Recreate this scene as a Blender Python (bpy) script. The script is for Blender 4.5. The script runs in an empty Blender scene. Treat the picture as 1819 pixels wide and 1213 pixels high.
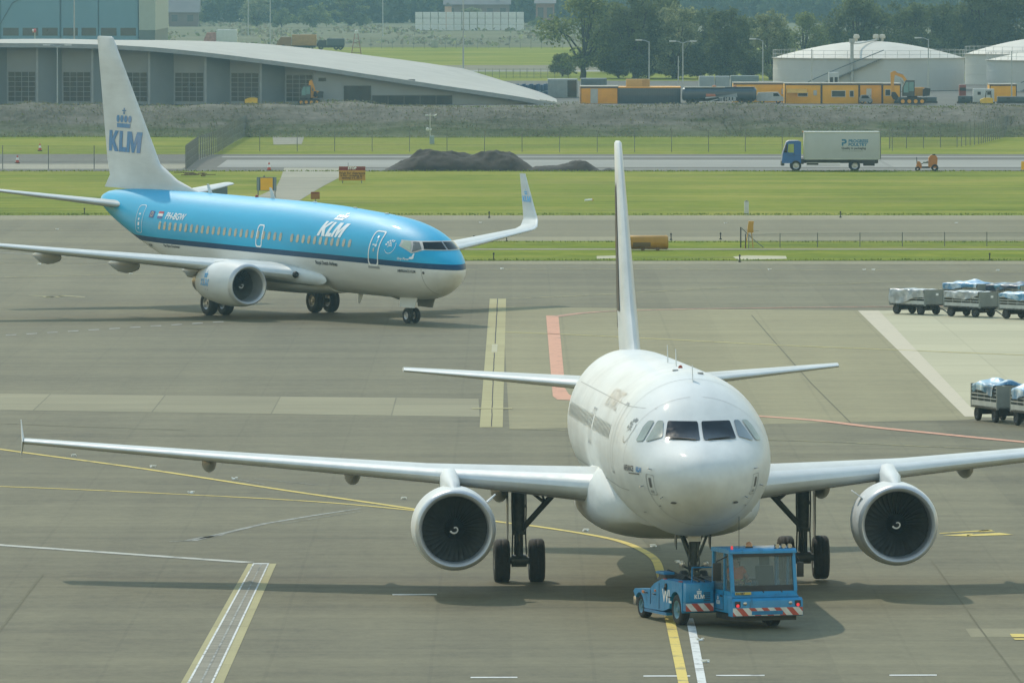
import bpy, bmesh, math, random
import numpy as np
from mathutils import Vector, Matrix, Euler
from mathutils.geometry import tessellate_polygon
from math import sin, cos, tan, pi, sqrt, radians, atan2
random.seed(7)
SC = bpy.context.scene
COL = SC.collection

# ------------------------------------------------------------------ camera
F_PX, CAM_H, PITCH = 15920.13, 16.57, 0.0427
cam_d = bpy.data.cameras.new('camera')
cam = bpy.data.objects.new('camera', cam_d)
COL.objects.link(cam)
cam.location = (0, 0, CAM_H)
cam.rotation_euler = (pi/2 - PITCH, 0, 0)
cam_d.sensor_width = 36
cam_d.lens = F_PX/1819*36
cam_d.clip_start = 1
cam_d.clip_end = 20000
SC.camera = cam
_F = Vector((0, cos(PITCH), -sin(PITCH)))
_U = Vector((0, sin(PITCH), cos(PITCH)))

def ray(px, py):
    return _F + Vector((1, 0, 0))*((px-909.5)/F_PX) + _U*((606.5-py)/F_PX)

def G(px, py, z=0.0):
    d = ray(px, py)
    t = (z-CAM_H)/d.z
    return Vector((d.x*t, d.y*t, z))

def at(px, py, D):
    d = ray(px, py)
    t = D/d.y
    return Vector((d.x*t, D, CAM_H+d.z*t))

# ------------------------------------------------------------------ object helpers
def setmeta(o, label=None, cat=None, group=None, kind=None):
    if label: o['label'] = label
    if cat: o['category'] = cat
    if group: o['group'] = group
    if kind: o['kind'] = kind
    return o

def empty(name, loc, rz=0.0, label=None, cat=None, group=None):
    o = bpy.data.objects.new(name, None)
    COL.objects.link(o)
    o.empty_display_size = .3
    o.location = loc
    o.rotation_euler = (0, 0, rz)
    return setmeta(o, label, cat, group)

def copy_tree(o, parent=None):
    c = o.copy()
    COL.objects.link(c)
    c.parent = parent
    for ch in list(o.children):
        copy_tree(ch, c)
    return c

class MB:
    """collects geometry for ONE mesh object"""
    def __init__(s):
        s.v = []; s.f = []; s.m = []; s.cur = 0
    def add(s, vs, fs):
        n = len(s.v)
        s.v += [tuple(p) for p in vs]
        s.f += [tuple(i+n for i in f) for f in fs]
        s.m += [s.cur]*len(fs)
        return s
    def mat(s, i):
        s.cur = i
        return s
    def box(s, c, d, rz=0.0, b=0.0):
        x, y, z = d[0]/2, d[1]/2, d[2]/2
        if b <= 0:
            vs = [(i*x, j*y, k*z) for i in (-1, 1) for j in (-1, 1) for k in (-1, 1)]
            fs = [(0, 1, 3, 2), (4, 6, 7, 5), (0, 4, 5, 1), (2, 3, 7, 6), (0, 2, 6, 4), (1, 5, 7, 3)]
        else:
            bm = bmesh.new()
            bmesh.ops.create_cube(bm, size=1)
            bmesh.ops.scale(bm, vec=d, verts=bm.verts)
            bmesh.ops.bevel(bm, geom=list(bm.edges), offset=b, segments=2, affect='EDGES', profile=.6)
            bm.verts.index_update()
            vs = [tuple(v.co) for v in bm.verts]
            fs = [tuple(v.index for v in f.verts) for f in bm.faces]
            bm.free()
        cz, sz = cos(rz), sin(rz)
        vs = [(c[0]+p[0]*cz-p[1]*sz, c[1]+p[0]*sz+p[1]*cz, c[2]+p[2]) for p in vs]
        return s.add(vs, fs)
    def b2(s, lo, hi, b=0.0):
        return s.box([(a+c)/2 for a, c in zip(lo, hi)], [abs(c-a) for a, c in zip(lo, hi)], 0, b)
    def cyl(s, p0, p1, r0, r1=None, n=12, caps=True):
        r1 = r0 if r1 is None else r1
        p0, p1 = Vector(p0), Vector(p1)
        d = (p1-p0).normalized()
        a = d.orthogonal().normalized(); b = d.cross(a)
        vs = []
        for p, r in ((p0, r0), (p1, r1)):
            for i in range(n):
                t = 2*pi*i/n
                vs.append(p+(a*cos(t)+b*sin(t))*r)
        fs = [(i, (i+1) % n, n+(i+1) % n, n+i) for i in range(n)]
        if caps:
            fs += [tuple(range(n))[::-1], tuple(range(n, 2*n))]
        return s.add(vs, fs)
    def tube(s, pts, r, n=8):
        rs = r if isinstance(r, (list, tuple)) else [r]*len(pts)
        for i in range(len(pts)-1):
            s.cyl(pts[i], pts[i+1], rs[i], rs[i+1], n)
        return s
    def lathe(s, prof, o=(0, 0, 0), axis='x', n=32, zs=None, closed=False):
        """prof: (a along axis, r)"""
        rings = []
        for a, r in prof:
            ring = []
            for i in range(n):
                t = 2*pi*i/n
                c, q = r*cos(t), r*sin(t)
                if zs: q = zs(q)
                if axis == 'x': p = (o[0]+a, o[1]+c, o[2]+q)
                elif axis == 'y': p = (o[0]+c, o[1]+a, o[2]+q)
                else: p = (o[0]+c, o[1]+q, o[2]+a)
                ring.append(p)
            rings.append(ring)
        return s.loft(rings, caps=(False, False), wrap=closed)
    def loft(s, rings, caps=(True, True), wrap=False, close_ring=True):
        n = len(rings[0]); vs = [p for r in rings for p in r]; fs = []
        m = len(rings)
        for k in range(m if wrap else m-1):
            a, b = k*n, ((k+1) % m)*n
            for i in range(n if close_ring else n-1):
                j = (i+1) % n
                fs.append((a+i, a+j, b+j, b+i))
        if caps[0]: fs.append(tuple(range(n))[::-1])
        if caps[1]: fs.append(tuple(range((m-1)*n, m*n)))
        return s.add(vs, fs)
    def prism(s, poly, a0, a1, axis='y'):
        """poly 2D extruded along axis; for 'y': (x,z), 'x': (y,z), 'z': (x,y)"""
        def P(p, a):
            return {'y': (p[0], a, p[1]), 'x': (a, p[0], p[1]), 'z': (p[0], p[1], a)}[axis]
        n = len(poly)
        vs = [P(p, a0) for p in poly]+[P(p, a1) for p in poly]
        fs = [(i, (i+1) % n, n+(i+1) % n, n+i) for i in range(n)]
        tri = tessellate_polygon([[Vector((p[0], p[1], 0)) for p in poly]])
        fs += [tuple(t) for t in tri]+[tuple(i+n for i in t)[::-1] for t in tri]
        return s.add(vs, fs)
    def poly(s, pts):
        tri = tessellate_polygon([[Vector(p) for p in pts]])
        return s.add(pts, [tuple(t) for t in tri])
    def build(s, name, mats, parent=None, smooth=True, ang=38, loc=None, label=None, kind=None):
        me = bpy.data.meshes.new(name)
        me.from_pydata(s.v, [], s.f)
        if not isinstance(mats, (list, tuple)): mats = [mats]
        for m in mats: me.materials.append(m)
        if len(mats) > 1:
            me.polygons.foreach_set('material_index', s.m)
        bm = bmesh.new(); bm.from_mesh(me)
        bmesh.ops.recalc_face_normals(bm, faces=bm.faces)
        bm.to_mesh(me); bm.free()
        if smooth:
            me.polygons.foreach_set('use_smooth', [True]*len(me.polygons))
            me.set_sharp_from_angle(angle=radians(ang))
        me.update()
        o = bpy.data.objects.new(name, me)
        COL.objects.link(o)
        if parent: o.parent = parent
        if loc: o.location = loc
        if label: o['label'] = label
        if kind: o['kind'] = kind
        return o

def np_mesh(name, verts, quads, mats, midx=None):
    """fast mesh from numpy quads"""
    me = bpy.data.meshes.new(name)
    nv, nf = len(verts), len(quads)
    me.vertices.add(nv); me.vertices.foreach_set('co', verts.astype(np.float32).ravel())
    me.loops.add(nf*4); me.loops.foreach_set('vertex_index', quads.astype(np.int32).ravel())
    me.polygons.add(nf)
    me.polygons.foreach_set('loop_start', np.arange(0, nf*4, 4, dtype=np.int32))
    for m in mats: me.materials.append(m)
    if midx is not None: me.polygons.foreach_set('material_index', midx.astype(np.int32))
    me.update(calc_edges=True); me.validate()
    return me

# ------------------------------------------------------------------ material helpers
MATS = {}
def hexc(h):
    def l(c):
        c /= 255
        return c/12.92 if c <= .04045 else ((c+.055)/1.055)**2.4
    return tuple(l(int(h[i:i+2], 16)) for i in (0, 2, 4))

class NT:
    def __init__(s, name):
        s.m = bpy.data.materials.new(name); s.m.use_nodes = True
        s.t = s.m.node_tree; s.b = s.t.nodes['Principled BSDF']
    def n(s, typ, **k):
        nd = s.t.nodes.new(typ)
        for a, v in k.items():
            if a.startswith('i_'): nd.inputs[a[2:].replace('_', ' ')].default_value = v
            else: setattr(nd, a, v)
        return nd
    def l(s, a, b): s.t.links.new(a, b)
    def math(s, op, a, b=None, c=None, clamp=False):
        nd = s.n('ShaderNodeMath', operation=op); nd.use_clamp = clamp
        for i, x in enumerate((a, b, c)):
            if x is None: continue
            if isinstance(x, (int, float)): nd.inputs[i].default_value = x
            else: s.l(x, nd.inputs[i])
        return nd.outputs[0]
    def mix(s, fac, a, b, blend='MIX'):
        nd = s.n('ShaderNodeMix', data_type='RGBA', blend_type=blend)
        for sk, x in ((nd.inputs[0], fac), (nd.inputs[6], a), (nd.inputs[7], b)):
            if isinstance(x, (int, float)): sk.default_value = x
            elif isinstance(x, tuple): sk.default_value = (*x[:3], 1)
            else: s.l(x, sk)
        return nd.outputs[2]
    def ramp(s, fac, stops):
        nd = s.n('ShaderNodeValToRGB'); cr = nd.color_ramp
        while len(cr.elements) < len(stops): cr.elements.new(.5)
        for e, (p, c) in zip(cr.elements, stops):
            e.position = p; e.color = (*c[:3], 1) if isinstance(c, tuple) else (c, c, c, 1)
        s.l(fac, nd.inputs[0]); return nd.outputs[0]
    def coord(s, scale=(1, 1, 1), rot=(0, 0, 0), kind='Object', loc=(0, 0, 0)):
        tc = s.n('ShaderNodeTexCoord'); mp = s.n('ShaderNodeMapping')
        mp.inputs['Scale'].default_value = scale; mp.inputs['Rotation'].default_value = rot
        mp.inputs['Location'].default_value = loc
        s.l(tc.outputs[kind], mp.inputs[0]); return mp.outputs[0]
    def noise(s, vec, scale, detail=4, rough=.6):
        nd = s.n('ShaderNodeTexNoise'); nd.inputs['Scale'].default_value = scale
        nd.inputs['Detail'].default_value = detail; nd.inputs['Roughness'].default_value = rough
        s.l(vec, nd.inputs['Vector']); return nd.outputs[0]
    def bump(s, h, strength, dist=.02):
        nd = s.n('ShaderNodeBump'); nd.inputs['Strength'].default_value = strength
        nd.inputs['Distance'].default_value = dist
        s.l(h, nd.inputs['Height']); s.l(nd.outputs[0], s.b.inputs['Normal'])

def pbr(name, col, rough=.5, metal=0.0, coat=0.0, var=.12, vs=1.5, bump=0.0, spec=.5):
    if name in MATS: return MATS[name]
    t = NT(name)
    if isinstance(col, str): col = hexc(col)
    v = t.coord()
    n1 = t.noise(v, vs, 5)
    f = t.ramp(n1, [(.3, tuple(c*(1-var) for c in col)), (.7, tuple(min(1, c*(1+var)) for c in col))])
    t.l(f, t.b.inputs['Base Color'])
    r = t.ramp(t.noise(v, vs*2.3, 3), [(.3, max(.02, rough-.06)), (.7, min(1, rough+.08))])
    t.l(r, t.b.inputs['Roughness'])
    t.b.inputs['Metallic'].default_value = metal
    t.b.inputs['Coat Weight'].default_value = coat
    t.b.inputs['Coat Roughness'].default_value = .08
    t.b.inputs['Specular IOR Level'].default_value = spec
    if bump: t.bump(t.noise(v, vs*6, 4), bump)
    MATS[name] = t.m
    return t.m

def emis(name, col, st):
    if name in MATS: return MATS[name]
    t = NT(name)
    t.b.inputs['Base Color'].default_value = (*col, 1)
    t.b.inputs['Emission Color'].default_value = (*col, 1)
    t.b.inputs['Emission Strength'].default_value = st
    MATS[name] = t.m
    return t.m

def gauze(name, col, alpha):
    """fine wire mesh seen from far away"""
    if name in MATS: return MATS[name]
    t = NT(name)
    t.b.inputs['Base Color'].default_value = (*col, 1)
    t.b.inputs['Roughness'].default_value = .7
    nz = t.noise(t.coord(), 2.5, 3)
    t.l(t.math('ADD', t.math('MULTIPLY', nz, .16), alpha-.08), t.b.inputs['Alpha'])
    MATS[name] = t.m
    return t.m

# common materials
M_RUBBER = pbr('rubber', (.018, .018, .018), .8, var=.25, vs=6)
M_DARK = pbr('dark_steel', (.035, .036, .036), .55, .3, var=.25, vs=5)
M_STRUT = pbr('gear_steel', (.07, .08, .075), .45, .4, var=.3, vs=6)
M_STEEL = pbr('bare_steel', (.42, .43, .44), .3, .9, var=.15, vs=4)
M_RIM = pbr('wheel_rim', (.45, .46, .47), .4, .6, var=.15, vs=8)
M_BLACK = pbr('black_plastic', (.012, .012, .013), .5, var=.2)
M_POST = pbr('galvanised_post', (.16, .17, .165), .6, .3, var=.25, vs=2)

# ------------------------------------------------------------------ flat shapes laid on surfaces
def tri_shapes(polys):
    v = []; f = []
    for p in polys:
        n = len(v)
        v += [(float(a), float(b)) for a, b in p]
        f += [tuple(i+n for i in t) for t in tessellate_polygon([[Vector((a, b, 0)) for a, b in p]])]
    return v, f

_txt = {}
def text2d(s, size=1.0, bold=0.0, shear=0.0, align='LEFT', space=1.0):
    cu = bpy.data.curves.new('tmp', 'FONT')
    cu.body = s; cu.size = size; cu.offset = bold; cu.shear = shear; cu.align_x = align
    cu.space_character = space; cu.resolution_u = 3
    o = bpy.data.objects.new('tmp', cu)
    COL.objects.link(o)
    bpy.context.view_layer.update()
    ev = o.evaluated_get(bpy.context.evaluated_depsgraph_get())
    me = ev.to_mesh()
    v = [(p.co.x, p.co.y) for p in me.vertices]
    f = [tuple(p.vertices) for p in me.polygons]
    ev.to_mesh_clear()
    bpy.data.objects.remove(o); bpy.data.curves.remove(cu)
    return v, f

def decal(name, shp, fn, mat, parent, step=.12, xf=None, label=None):
    """shp=(verts2d, faces); fn(u,v)->3D; sliced so that it follows the curve"""
    v, f = shp
    if xf: v = [xf(a, b) for a, b in v]
    bm = bmesh.new()
    bv = [bm.verts.new((a, b, 0)) for a, b in v]
    for q in f:
        try: bm.faces.new([bv[i] for i in q])
        except ValueError: pass
    bmesh.ops.remove_doubles(bm, verts=bm.verts, dist=1e-5)
    if step:
        for ax in (0, 1):
            lo = min(p[ax] for p in v); hi = max(p[ax] for p in v)
            k = int((hi-lo)/step)
            for i in range(1, k+1):
                c = lo+(hi-lo)*i/(k+1)
                no = (1, 0, 0) if ax == 0 else (0, 1, 0)
                co = (c, 0, 0) if ax == 0 else (0, c, 0)
                bmesh.ops.bisect_plane(bm, geom=bm.verts[:]+bm.edges[:]+bm.faces[:], plane_co=co, plane_no=no)
    bmesh.ops.triangulate(bm, faces=bm.faces)
    bm.verts.index_update()
    vs = [fn(p.co.x, p.co.y) for p in bm.verts]
    fs = [tuple(p.index for p in q.verts) for q in bm.faces]
    bm.free()
    return MB().add(vs, fs).build(name, mat, parent, ang=60, label=label)

def rrect(x0, y0, x1, y1, r, n=5):
    p = []
    for cx, cy, a in ((x1-r, y1-r, 0), (x0+r, y1-r, 90), (x0+r, y0+r, 180), (x1-r, y0+r, 270)):
        for i in range(n+1):
            t = radians(a+90*i/n)
            p.append((cx+r*cos(t), cy+r*sin(t)))
    return p

def ring2d(outer, w):
    """outline strip of width w inside polygon outer"""
    n = len(outer)
    cx = sum(p[0] for p in outer)/n; cy = sum(p[1] for p in outer)/n
    hx = max(abs(p[0]-cx) for p in outer); hy = max(abs(p[1]-cy) for p in outer)
    inn = [(cx+(p[0]-cx)*(1-w/hx), cy+(p[1]-cy)*(1-w/hy)) for p in outer]
    v = outer+inn
    return v, [(i, (i+1) % n, n+(i+1) % n, n+i) for i in range(n)]

def circ(cx, cy, rx, ry=None, n=20):
    ry = ry or rx
    return [(cx+rx*cos(2*pi*i/n), cy+ry*sin(2*pi*i/n)) for i in range(n)]

def logo_letters():
    K = [(0, 0), (.26, 0), (.26, .36), (.50, 0), (.83, 0), (.46, .52), (.80, 1), (.50, 1), (.26, .64), (.26, 1), (0, 1)]
    L = [(0, 0), (.58, 0), (.58, .23), (.26, .23), (.26, 1), (0, 1)]
    M = [(0, 0), (.24, 0), (.24, .58), (.42, 0), (.60, 0), (.78, .58), (.78, 0), (1.04, 0), (1.04, 1), (.70, 1), (.52, .42), (.34, 1), (0, 1)]
    out = []; x = 0
    for P, w in ((K, .86), (L, .62), (M, 1.04)):
        out.append([(a+x, b) for a, b in P]); x += w
    return tri_shapes(out), x

def crown_shapes():
    P = [[(-.56, 0), (.56, 0), (.58, .30), (-.58, .30)]]
    for c in (-.5, -.17, .17, .5):
        P.append(circ(c, .62, .14, .26, 14))
    P += [circ(0, 1.02, .075, .075, 10), [(-.16, 1.16), (.16, 1.16), (.16, 1.25), (-.16, 1.25)], [(-.045, 1.06), (.045, 1.06), (.045, 1.4), (-.045, 1.4)]]
    return tri_shapes(P)

def shifted(shp, dx, dy, s=1.0, shear=0.0, kx=1.0):
    v, f = shp
    return [(dx+s*(kx*a+shear*b), dy+s*b) for a, b in v], f
HAZE = 0.00015
# ------------------------------------------------------------------ daylight
SHX, SHY = 0.3946, -0.9156            # shadow offset per metre of height
SUN_EL = math.atan2(1, math.hypot(SHX, SHY))
w = bpy.data.worlds.new('World'); SC.world = w
w.use_nodes = True
wt = w.node_tree
sky = wt.nodes.new('ShaderNodeTexSky')
sky.sky_type = 'NISHITA'; sky.sun_disc = False
sky.sun_elevation = SUN_EL
sky.sun_rotation = atan2(-SHX, -SHY)
sky.air_density = 2.5; sky.dust_density = .2; sky.ozone_density = 2.2
wt.links.new(sky.outputs[0], wt.nodes['Background'].inputs[0])
wt.nodes['Background'].inputs[1].default_value = .15
sd = bpy.data.lights.new('sun', 'SUN')
sun = bpy.data.objects.new('sun', sd); COL.objects.link(sun)
sd.energy = 2.0; sd.angle = radians(.53); sd.color = (1, .91, .74)
sun.rotation_euler = Vector((SHX, SHY, -1)).to_track_quat('-Z', 'Y').to_euler()
sun.location = (-40, 120, 100)
SC.view_settings.view_transform = 'Standard'
SC.view_settings.look = 'None'
SC.view_settings.exposure = 0.42
SC.view_settings.gamma = 1.0
SC.cycles.max_bounces = 8
SC.cycles.volume_bounces = 0
SC.cycles.transparent_max_bounces = 24
SC.cycles.use_denoising = True
# ------------------------------------------------------------------ ground materials
def m_asphalt(name, col, lane=3.8, var=.16, spec=.2, seam=.16):
    t = NT(name)
    v = t.coord()
    big = t.noise(v, .035, 4, .55)
    sv = t.coord((.012, .22, 1)); streak = t.noise(sv, 1.0, 5, .65)       # tyre tracks across
    lv = t.coord((.35, .01, 1)); ln = t.noise(lv, 1.0, 3, .6)              # paving lanes along
    mid = t.noise(v, .6, 5, .65)
    fine = t.noise(v, 9.0, 3, .7)
    sep = t.n('ShaderNodeSeparateXYZ'); t.l(v, sep.inputs[0])
    u = t.math('DIVIDE', sep.outputs[0], lane)
    wn = t.n('ShaderNodeTexWhiteNoise', noise_dimensions='1D'); t.l(t.math('FLOOR', u), wn.inputs['W'])
    fr = t.math('FRACT', u)
    wob = t.math('MULTIPLY', t.math('SUBTRACT', t.noise(t.coord((.3, .3, 1)), 1, 3), .5), .03)
    sm = t.math('LESS_THAN', t.math('ABSOLUTE', t.math('ADD', t.math('SUBTRACT', fr, .5), wob)), .012)
    s = t.math('ADD', t.math('MULTIPLY', t.math('SUBTRACT', big, .5), 1.5), 0)
    s = t.math('ADD', s, t.math('MULTIPLY', t.math('SUBTRACT', streak, .5), 2.2))
    s = t.math('ADD', s, t.math('MULTIPLY', t.math('SUBTRACT', ln, .5), 1.0))
    s = t.math('ADD', s, t.math('MULTIPLY', t.math('SUBTRACT', mid, .5), 1.0))
    s = t.math('ADD', s, t.math('MULTIPLY', t.math('SUBTRACT', fine, .5), .8))
    s = t.math('ADD', s, t.math('MULTIPLY', t.math('SUBTRACT', wn.outputs[0], .5), .26))
    s = t.math('SUBTRACT', s, t.math('MULTIPLY', sm, seam))
    st = t.ramp(t.noise(t.coord((.25, .25, 1), loc=(3.3, 7.1, 0)), 1.0, 6, .75), [(.57, 0.0), (.66, 1.0)])       # oil and rubber stains
    s = t.math('SUBTRACT', s, t.math('MULTIPLY', st, .30))
    sw = t.ramp(t.noise(t.coord((.02, .9, 1), rot=(0, 0, .06), loc=(1.3, 2.1, 0)), 1.0, 5, .7), [(.54, 0.0), (.62, 1.0)])   # tyre sweeps
    s = t.math('SUBTRACT', s, t.math('MULTIPLY', sw, .24))
    gr = t.noise(t.coord((2.6, 1.1, 1)), 1.0, 4, .8)
    s = t.math('ADD', s, t.math('MULTIPLY', t.math('SUBTRACT', gr, .5), 1.4))
    g = t.math('ADD', 1.0, t.math('MULTIPLY', s, var*4))
    vm = t.n('ShaderNodeVectorMath', operation='SCALE')
    vm.inputs[0].default_value = col
    t.l(t.math('MAXIMUM', g, .25), vm.inputs[3])
    warm = t.mix(t.math('MULTIPLY', t.noise(v, .11, 4), .35), vm.outputs[0], tuple(c*f for c, f in zip(col, (1.06, 1.0, .88))))
    t.l(warm, t.b.inputs['Base Color'])
    t.b.inputs['Roughness'].default_value = .78
    t.b.inputs['Specular IOR Level'].default_value = spec
    t.bump(fine, .25, .01)
    return t.m

def m_slab(name, col, sx=5, sy=5, var=.08, joint=.6):
    t = NT(name)
    v = t.coord()
    sep = t.n('ShaderNodeSeparateXYZ'); t.l(v, sep.inputs[0])
    ux = t.math('DIVIDE', sep.outputs[0], sx); uy = t.math('DIVIDE', sep.outputs[1], sy)
    cmb = t.n('ShaderNodeCombineXYZ'); t.l(t.math('FLOOR', ux), cmb.inputs[0]); t.l(t.math('FLOOR', uy), cmb.inputs[1])
    wn = t.n('ShaderNodeTexWhiteNoise', noise_dimensions='3D'); t.l(cmb.outputs[0], wn.inputs['Vector'])
    jx = t.math('LESS_THAN', t.math('FRACT', ux), .012); jy = t.math('LESS_THAN', t.math('FRACT', uy), .02)
    j = t.math('MAXIMUM', jx, jy)
    s = t.math('MULTIPLY', t.math('SUBTRACT', wn.outputs[0], .5), var*2)
    s = t.math('ADD', s, t.math('MULTIPLY', t.math('SUBTRACT', t.noise(v, .25, 5, .65), .5), var*4))
    s = t.math('ADD', s, t.math('MULTIPLY', t.math('SUBTRACT', t.noise(t.coord((.05, .5, 1)), 1, 4, .6), .5), var*4))
    s = t.math('ADD', s, t.math('MULTIPLY', t.math('SUBTRACT', t.noise(v, 7, 3, .6), .5), var*2))
    g = t.math('MULTIPLY', t.math('ADD', 1.0, s), t.math('SUBTRACT', 1.0, t.math('MULTIPLY', j, joint)))
    vm = t.n('ShaderNodeVectorMath', operation='SCALE'); vm.inputs[0].default_value = col
    t.l(g, vm.inputs[3]); t.l(vm.outputs[0], t.b.inputs['Base Color'])
    t.b.inputs['Roughness'].default_value = .8
    t.b.inputs['Specular IOR Level'].default_value = .15
    return t.m

def m_paint(name, col, wear=.35, base=(.12, .115, .1)):
    """road paint worn through to the asphalt in patches"""
    t = NT(name)
    v = t.coord()
    a = t.noise(v, 2.2, 6, .7); b = t.noise(v, .5, 3, .6)
    k = t.math('ADD', t.math('MULTIPLY', a, .7), t.math('MULTIPLY', b, .3))
    m = t.ramp(k, [(.28+wear*.35, 0.0), (.28+wear*.35+.16, 1.0)])
    t.l(t.mix(m, base, col), t.b.inputs['Base Color'])
    t.b.inputs['Roughness'].default_value = .75
    t.b.inputs['Specular IOR Level'].default_value = .12
    return t.m

def m_grass(name, stops, scale=.05):
    t = NT(name)
    v = t.coord()
    a = t.noise(v, scale, 5, .6); b = t.noise(v, .7, 5, .7); c = t.noise(t.coord((.02, .35, 1)), 1, 5, .65)
    d = t.noise(v, 5.0, 3, .7)
    k = t.math('ADD', t.math('MULTIPLY', a, .35), t.math('MULTIPLY', b, .22))
    k = t.math('ADD', k, t.math('MULTIPLY', c, .38)); k = t.math('ADD', k, t.math('MULTIPLY', d, .10))
    pt = t.ramp(t.noise(t.coord((.05, .16, 1), loc=(5.1, 2.2, 0)), 1.0, 6, .7), [(.54, 0.0), (.68, .65)])      # dry and bare patches
    t.l(t.mix(pt, t.ramp(k, stops), (.20, .175, .055)), t.b.inputs['Base Color'])
    t.b.inputs['Roughness'].default_value = .9
    t.b.inputs['Specular IOR Level'].default_value = .05
    t.bump(d, .6, .05)
    return t.m

A_COL = (.119, .108, .061)
M_ASPH = m_asphalt('asphalt_apron', A_COL)
M_ASPH_T = m_asphalt('asphalt_taxiway', (.140, .125, .070), lane=60, var=.09, seam=0)
M_ASPH_D = m_asphalt('asphalt_dark', (.085, .083, .070), lane=50, var=.12, seam=0)
M_CONC_S = m_asphalt('concrete_shoulder', (.20, .18, .105), lane=9, var=.10, seam=.2)
M_APRON_L = m_asphalt('asphalt_pale', (.215, .19, .10), lane=4.6, var=.09, seam=.3)
M_SLAB = m_slab('concrete_slabs', (.41, .375, .245), 6.5, 7, .05, .10)
M_SLAB_B = m_slab('concrete_strip', (.225, .203, .125), 4.4, 9, .10, .35)
M_BEIGE = m_slab('concrete_beige', (.34, .30, .15), 30, 6, .06, .2)
M_WHITE_BAND = m_paint('worn_white_band', (.50, .435, .32), .05, (.3, .28, .23))
M_ROADPALE = m_slab('pale_road_concrete', (.25, .245, .215), 30, 12, .06, .2)
M_YEL = m_paint('yellow_marking', (.62, .47, .12), .12)
M_YEL_F = m_paint('faded_yellow_marking', (.36, .32, .16), .30)
M_WHT_M = m_paint('stand_white_marking', (.42, .41, .35), .12)
M_YEL_M = m_paint('pale_yellow_marking', (.52, .44, .17), .15)
M_WHT = m_paint('white_marking', (.62, .62, .58), .15)
M_WHT_F = m_paint('faded_white_marking', (.33, .33, .29), .32)
M_RED = m_paint('red_marking', (.58, .29, .19), .08)
M_RED_F = m_paint('faded_red_marking', (.48, .26, .18), .25)
M_CRACK = pbr('joint_gap', (.015, .014, .013), .9)
M_GRAVEL = m_slab('gravel_path', (.27, .25, .185), 40, 40, .12, 0)
M_GRASS = m_grass('mown_grass', [(.40, (.080, .108, .007)), (.5, (.160, .194, .014)), (.60, (.265, .25, .04))])
M_GRASS_D = m_grass('verge_grass', [(.40, (.075, .115, .004)), (.52, (.145, .185, .008)), (.61, (.23, .235, .025))], .2)
M_FIELD = m_grass('rough_field', [(.36, (.07, .09, .04)), (.5, (.13, .135, .075)), (.64, (.21, .19, .12))], .02)

def sheet(name, pts, z, mat, kind='structure'):
    """flat sheet on the ground: px corners -> ground points"""
    P = [G(a, b, 0) for a, b in pts]
    return MB().poly([(p.x, p.y, z) for p in P]).build(name, mat, smooth=False, kind=kind)

def sheet_xy(name, pts, z, mat):
    return MB().poly([(a, b, z) for a, b in pts]).build(name, mat, smooth=False, kind='structure')

def gy(py): return G(909.5, py).y
def band(name, y0, y1, z, mat, X0=-260, X1=260):
    a, b = gy(y0), gy(y1)
    return sheet_xy(name, [(X0, a), (X1, a), (X1, b), (X0, b)], z, mat)

def line(name, pts, wd, z, mat):
    """painted line: px points, width in metres"""
    P = [G(a, b, 0) for a, b in pts]
    return strip(name, P, wd, z, mat)

def strip(name, P, wd, z, mat):
    mb = MB(); vs = []
    for i, p in enumerate(P):
        d = (P[min(i+1, len(P)-1)]-P[max(i-1, 0)]); d.z = 0; d.normalize()
        nrm = Vector((-d.y, d.x, 0))*wd/2
        vs += [(p.x-nrm.x, p.y-nrm.y, z), (p.x+nrm.x, p.y+nrm.y, z)]
    fs = [(2*i, 2*i+1, 2*i+3, 2*i+2) for i in range(len(P)-1)]
    return mb.add(vs, fs).build(name, mat, smooth=False, kind='structure')

def smooth_px(pts, k=6):
    out = []
    n = len(pts)
    for i in range(n-1):
        p0 = pts[max(i-1, 0)]; p1 = pts[i]; p2 = pts[i+1]; p3 = pts[min(i+2, n-1)]
        for j in range(k):
            t = j/k
            out.append(tuple(.5*((2*p1[a])+(-p0[a]+p2[a])*t+(2*p0[a]-5*p1[a]+4*p2[a]-p3[a])*t*t+(-p0[a]+3*p1[a]-3*p2[a]+p3[a])*t**3) for a in (0, 1)))
    out.append(pts[-1])
    return out

# ------------------------------------------------------------------ the setting
mb = MB()
ys = [-300, 300, 600, 900, 1300, 2000, 3500, 12000]
for a, b in zip(ys[:-1], ys[1:]):
    mb.add([(-6000, a, -.03), (6000, a, -.03), (6000, b, -.03), (-6000, b, -.03)], [(0, 1, 2, 3)])
mb.build('ground', M_GRASS, smooth=False, kind='structure')
sheet_xy('rough_field', [(-900, 1290), (900, 1290), (900, 1640), (-900, 1640)], -.024, M_GRASS)
sheet_xy('rough_field', [(-900, gy(84)), (900, gy(84)), (900, 6000), (-900, 6000)], -.02, M_FIELD)
band('far_taxiway', 125, 116, -.02, M_ASPH_T, -600, 600)
band('far_shoulder', 127.5, 125, -.016, M_ROADPALE, -600, 600)
sheet_xy('yard_ground', [(-300, 848), (300, 848), (300, 1215), (-300, 1215)], -.015, M_ASPH_D)

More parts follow.
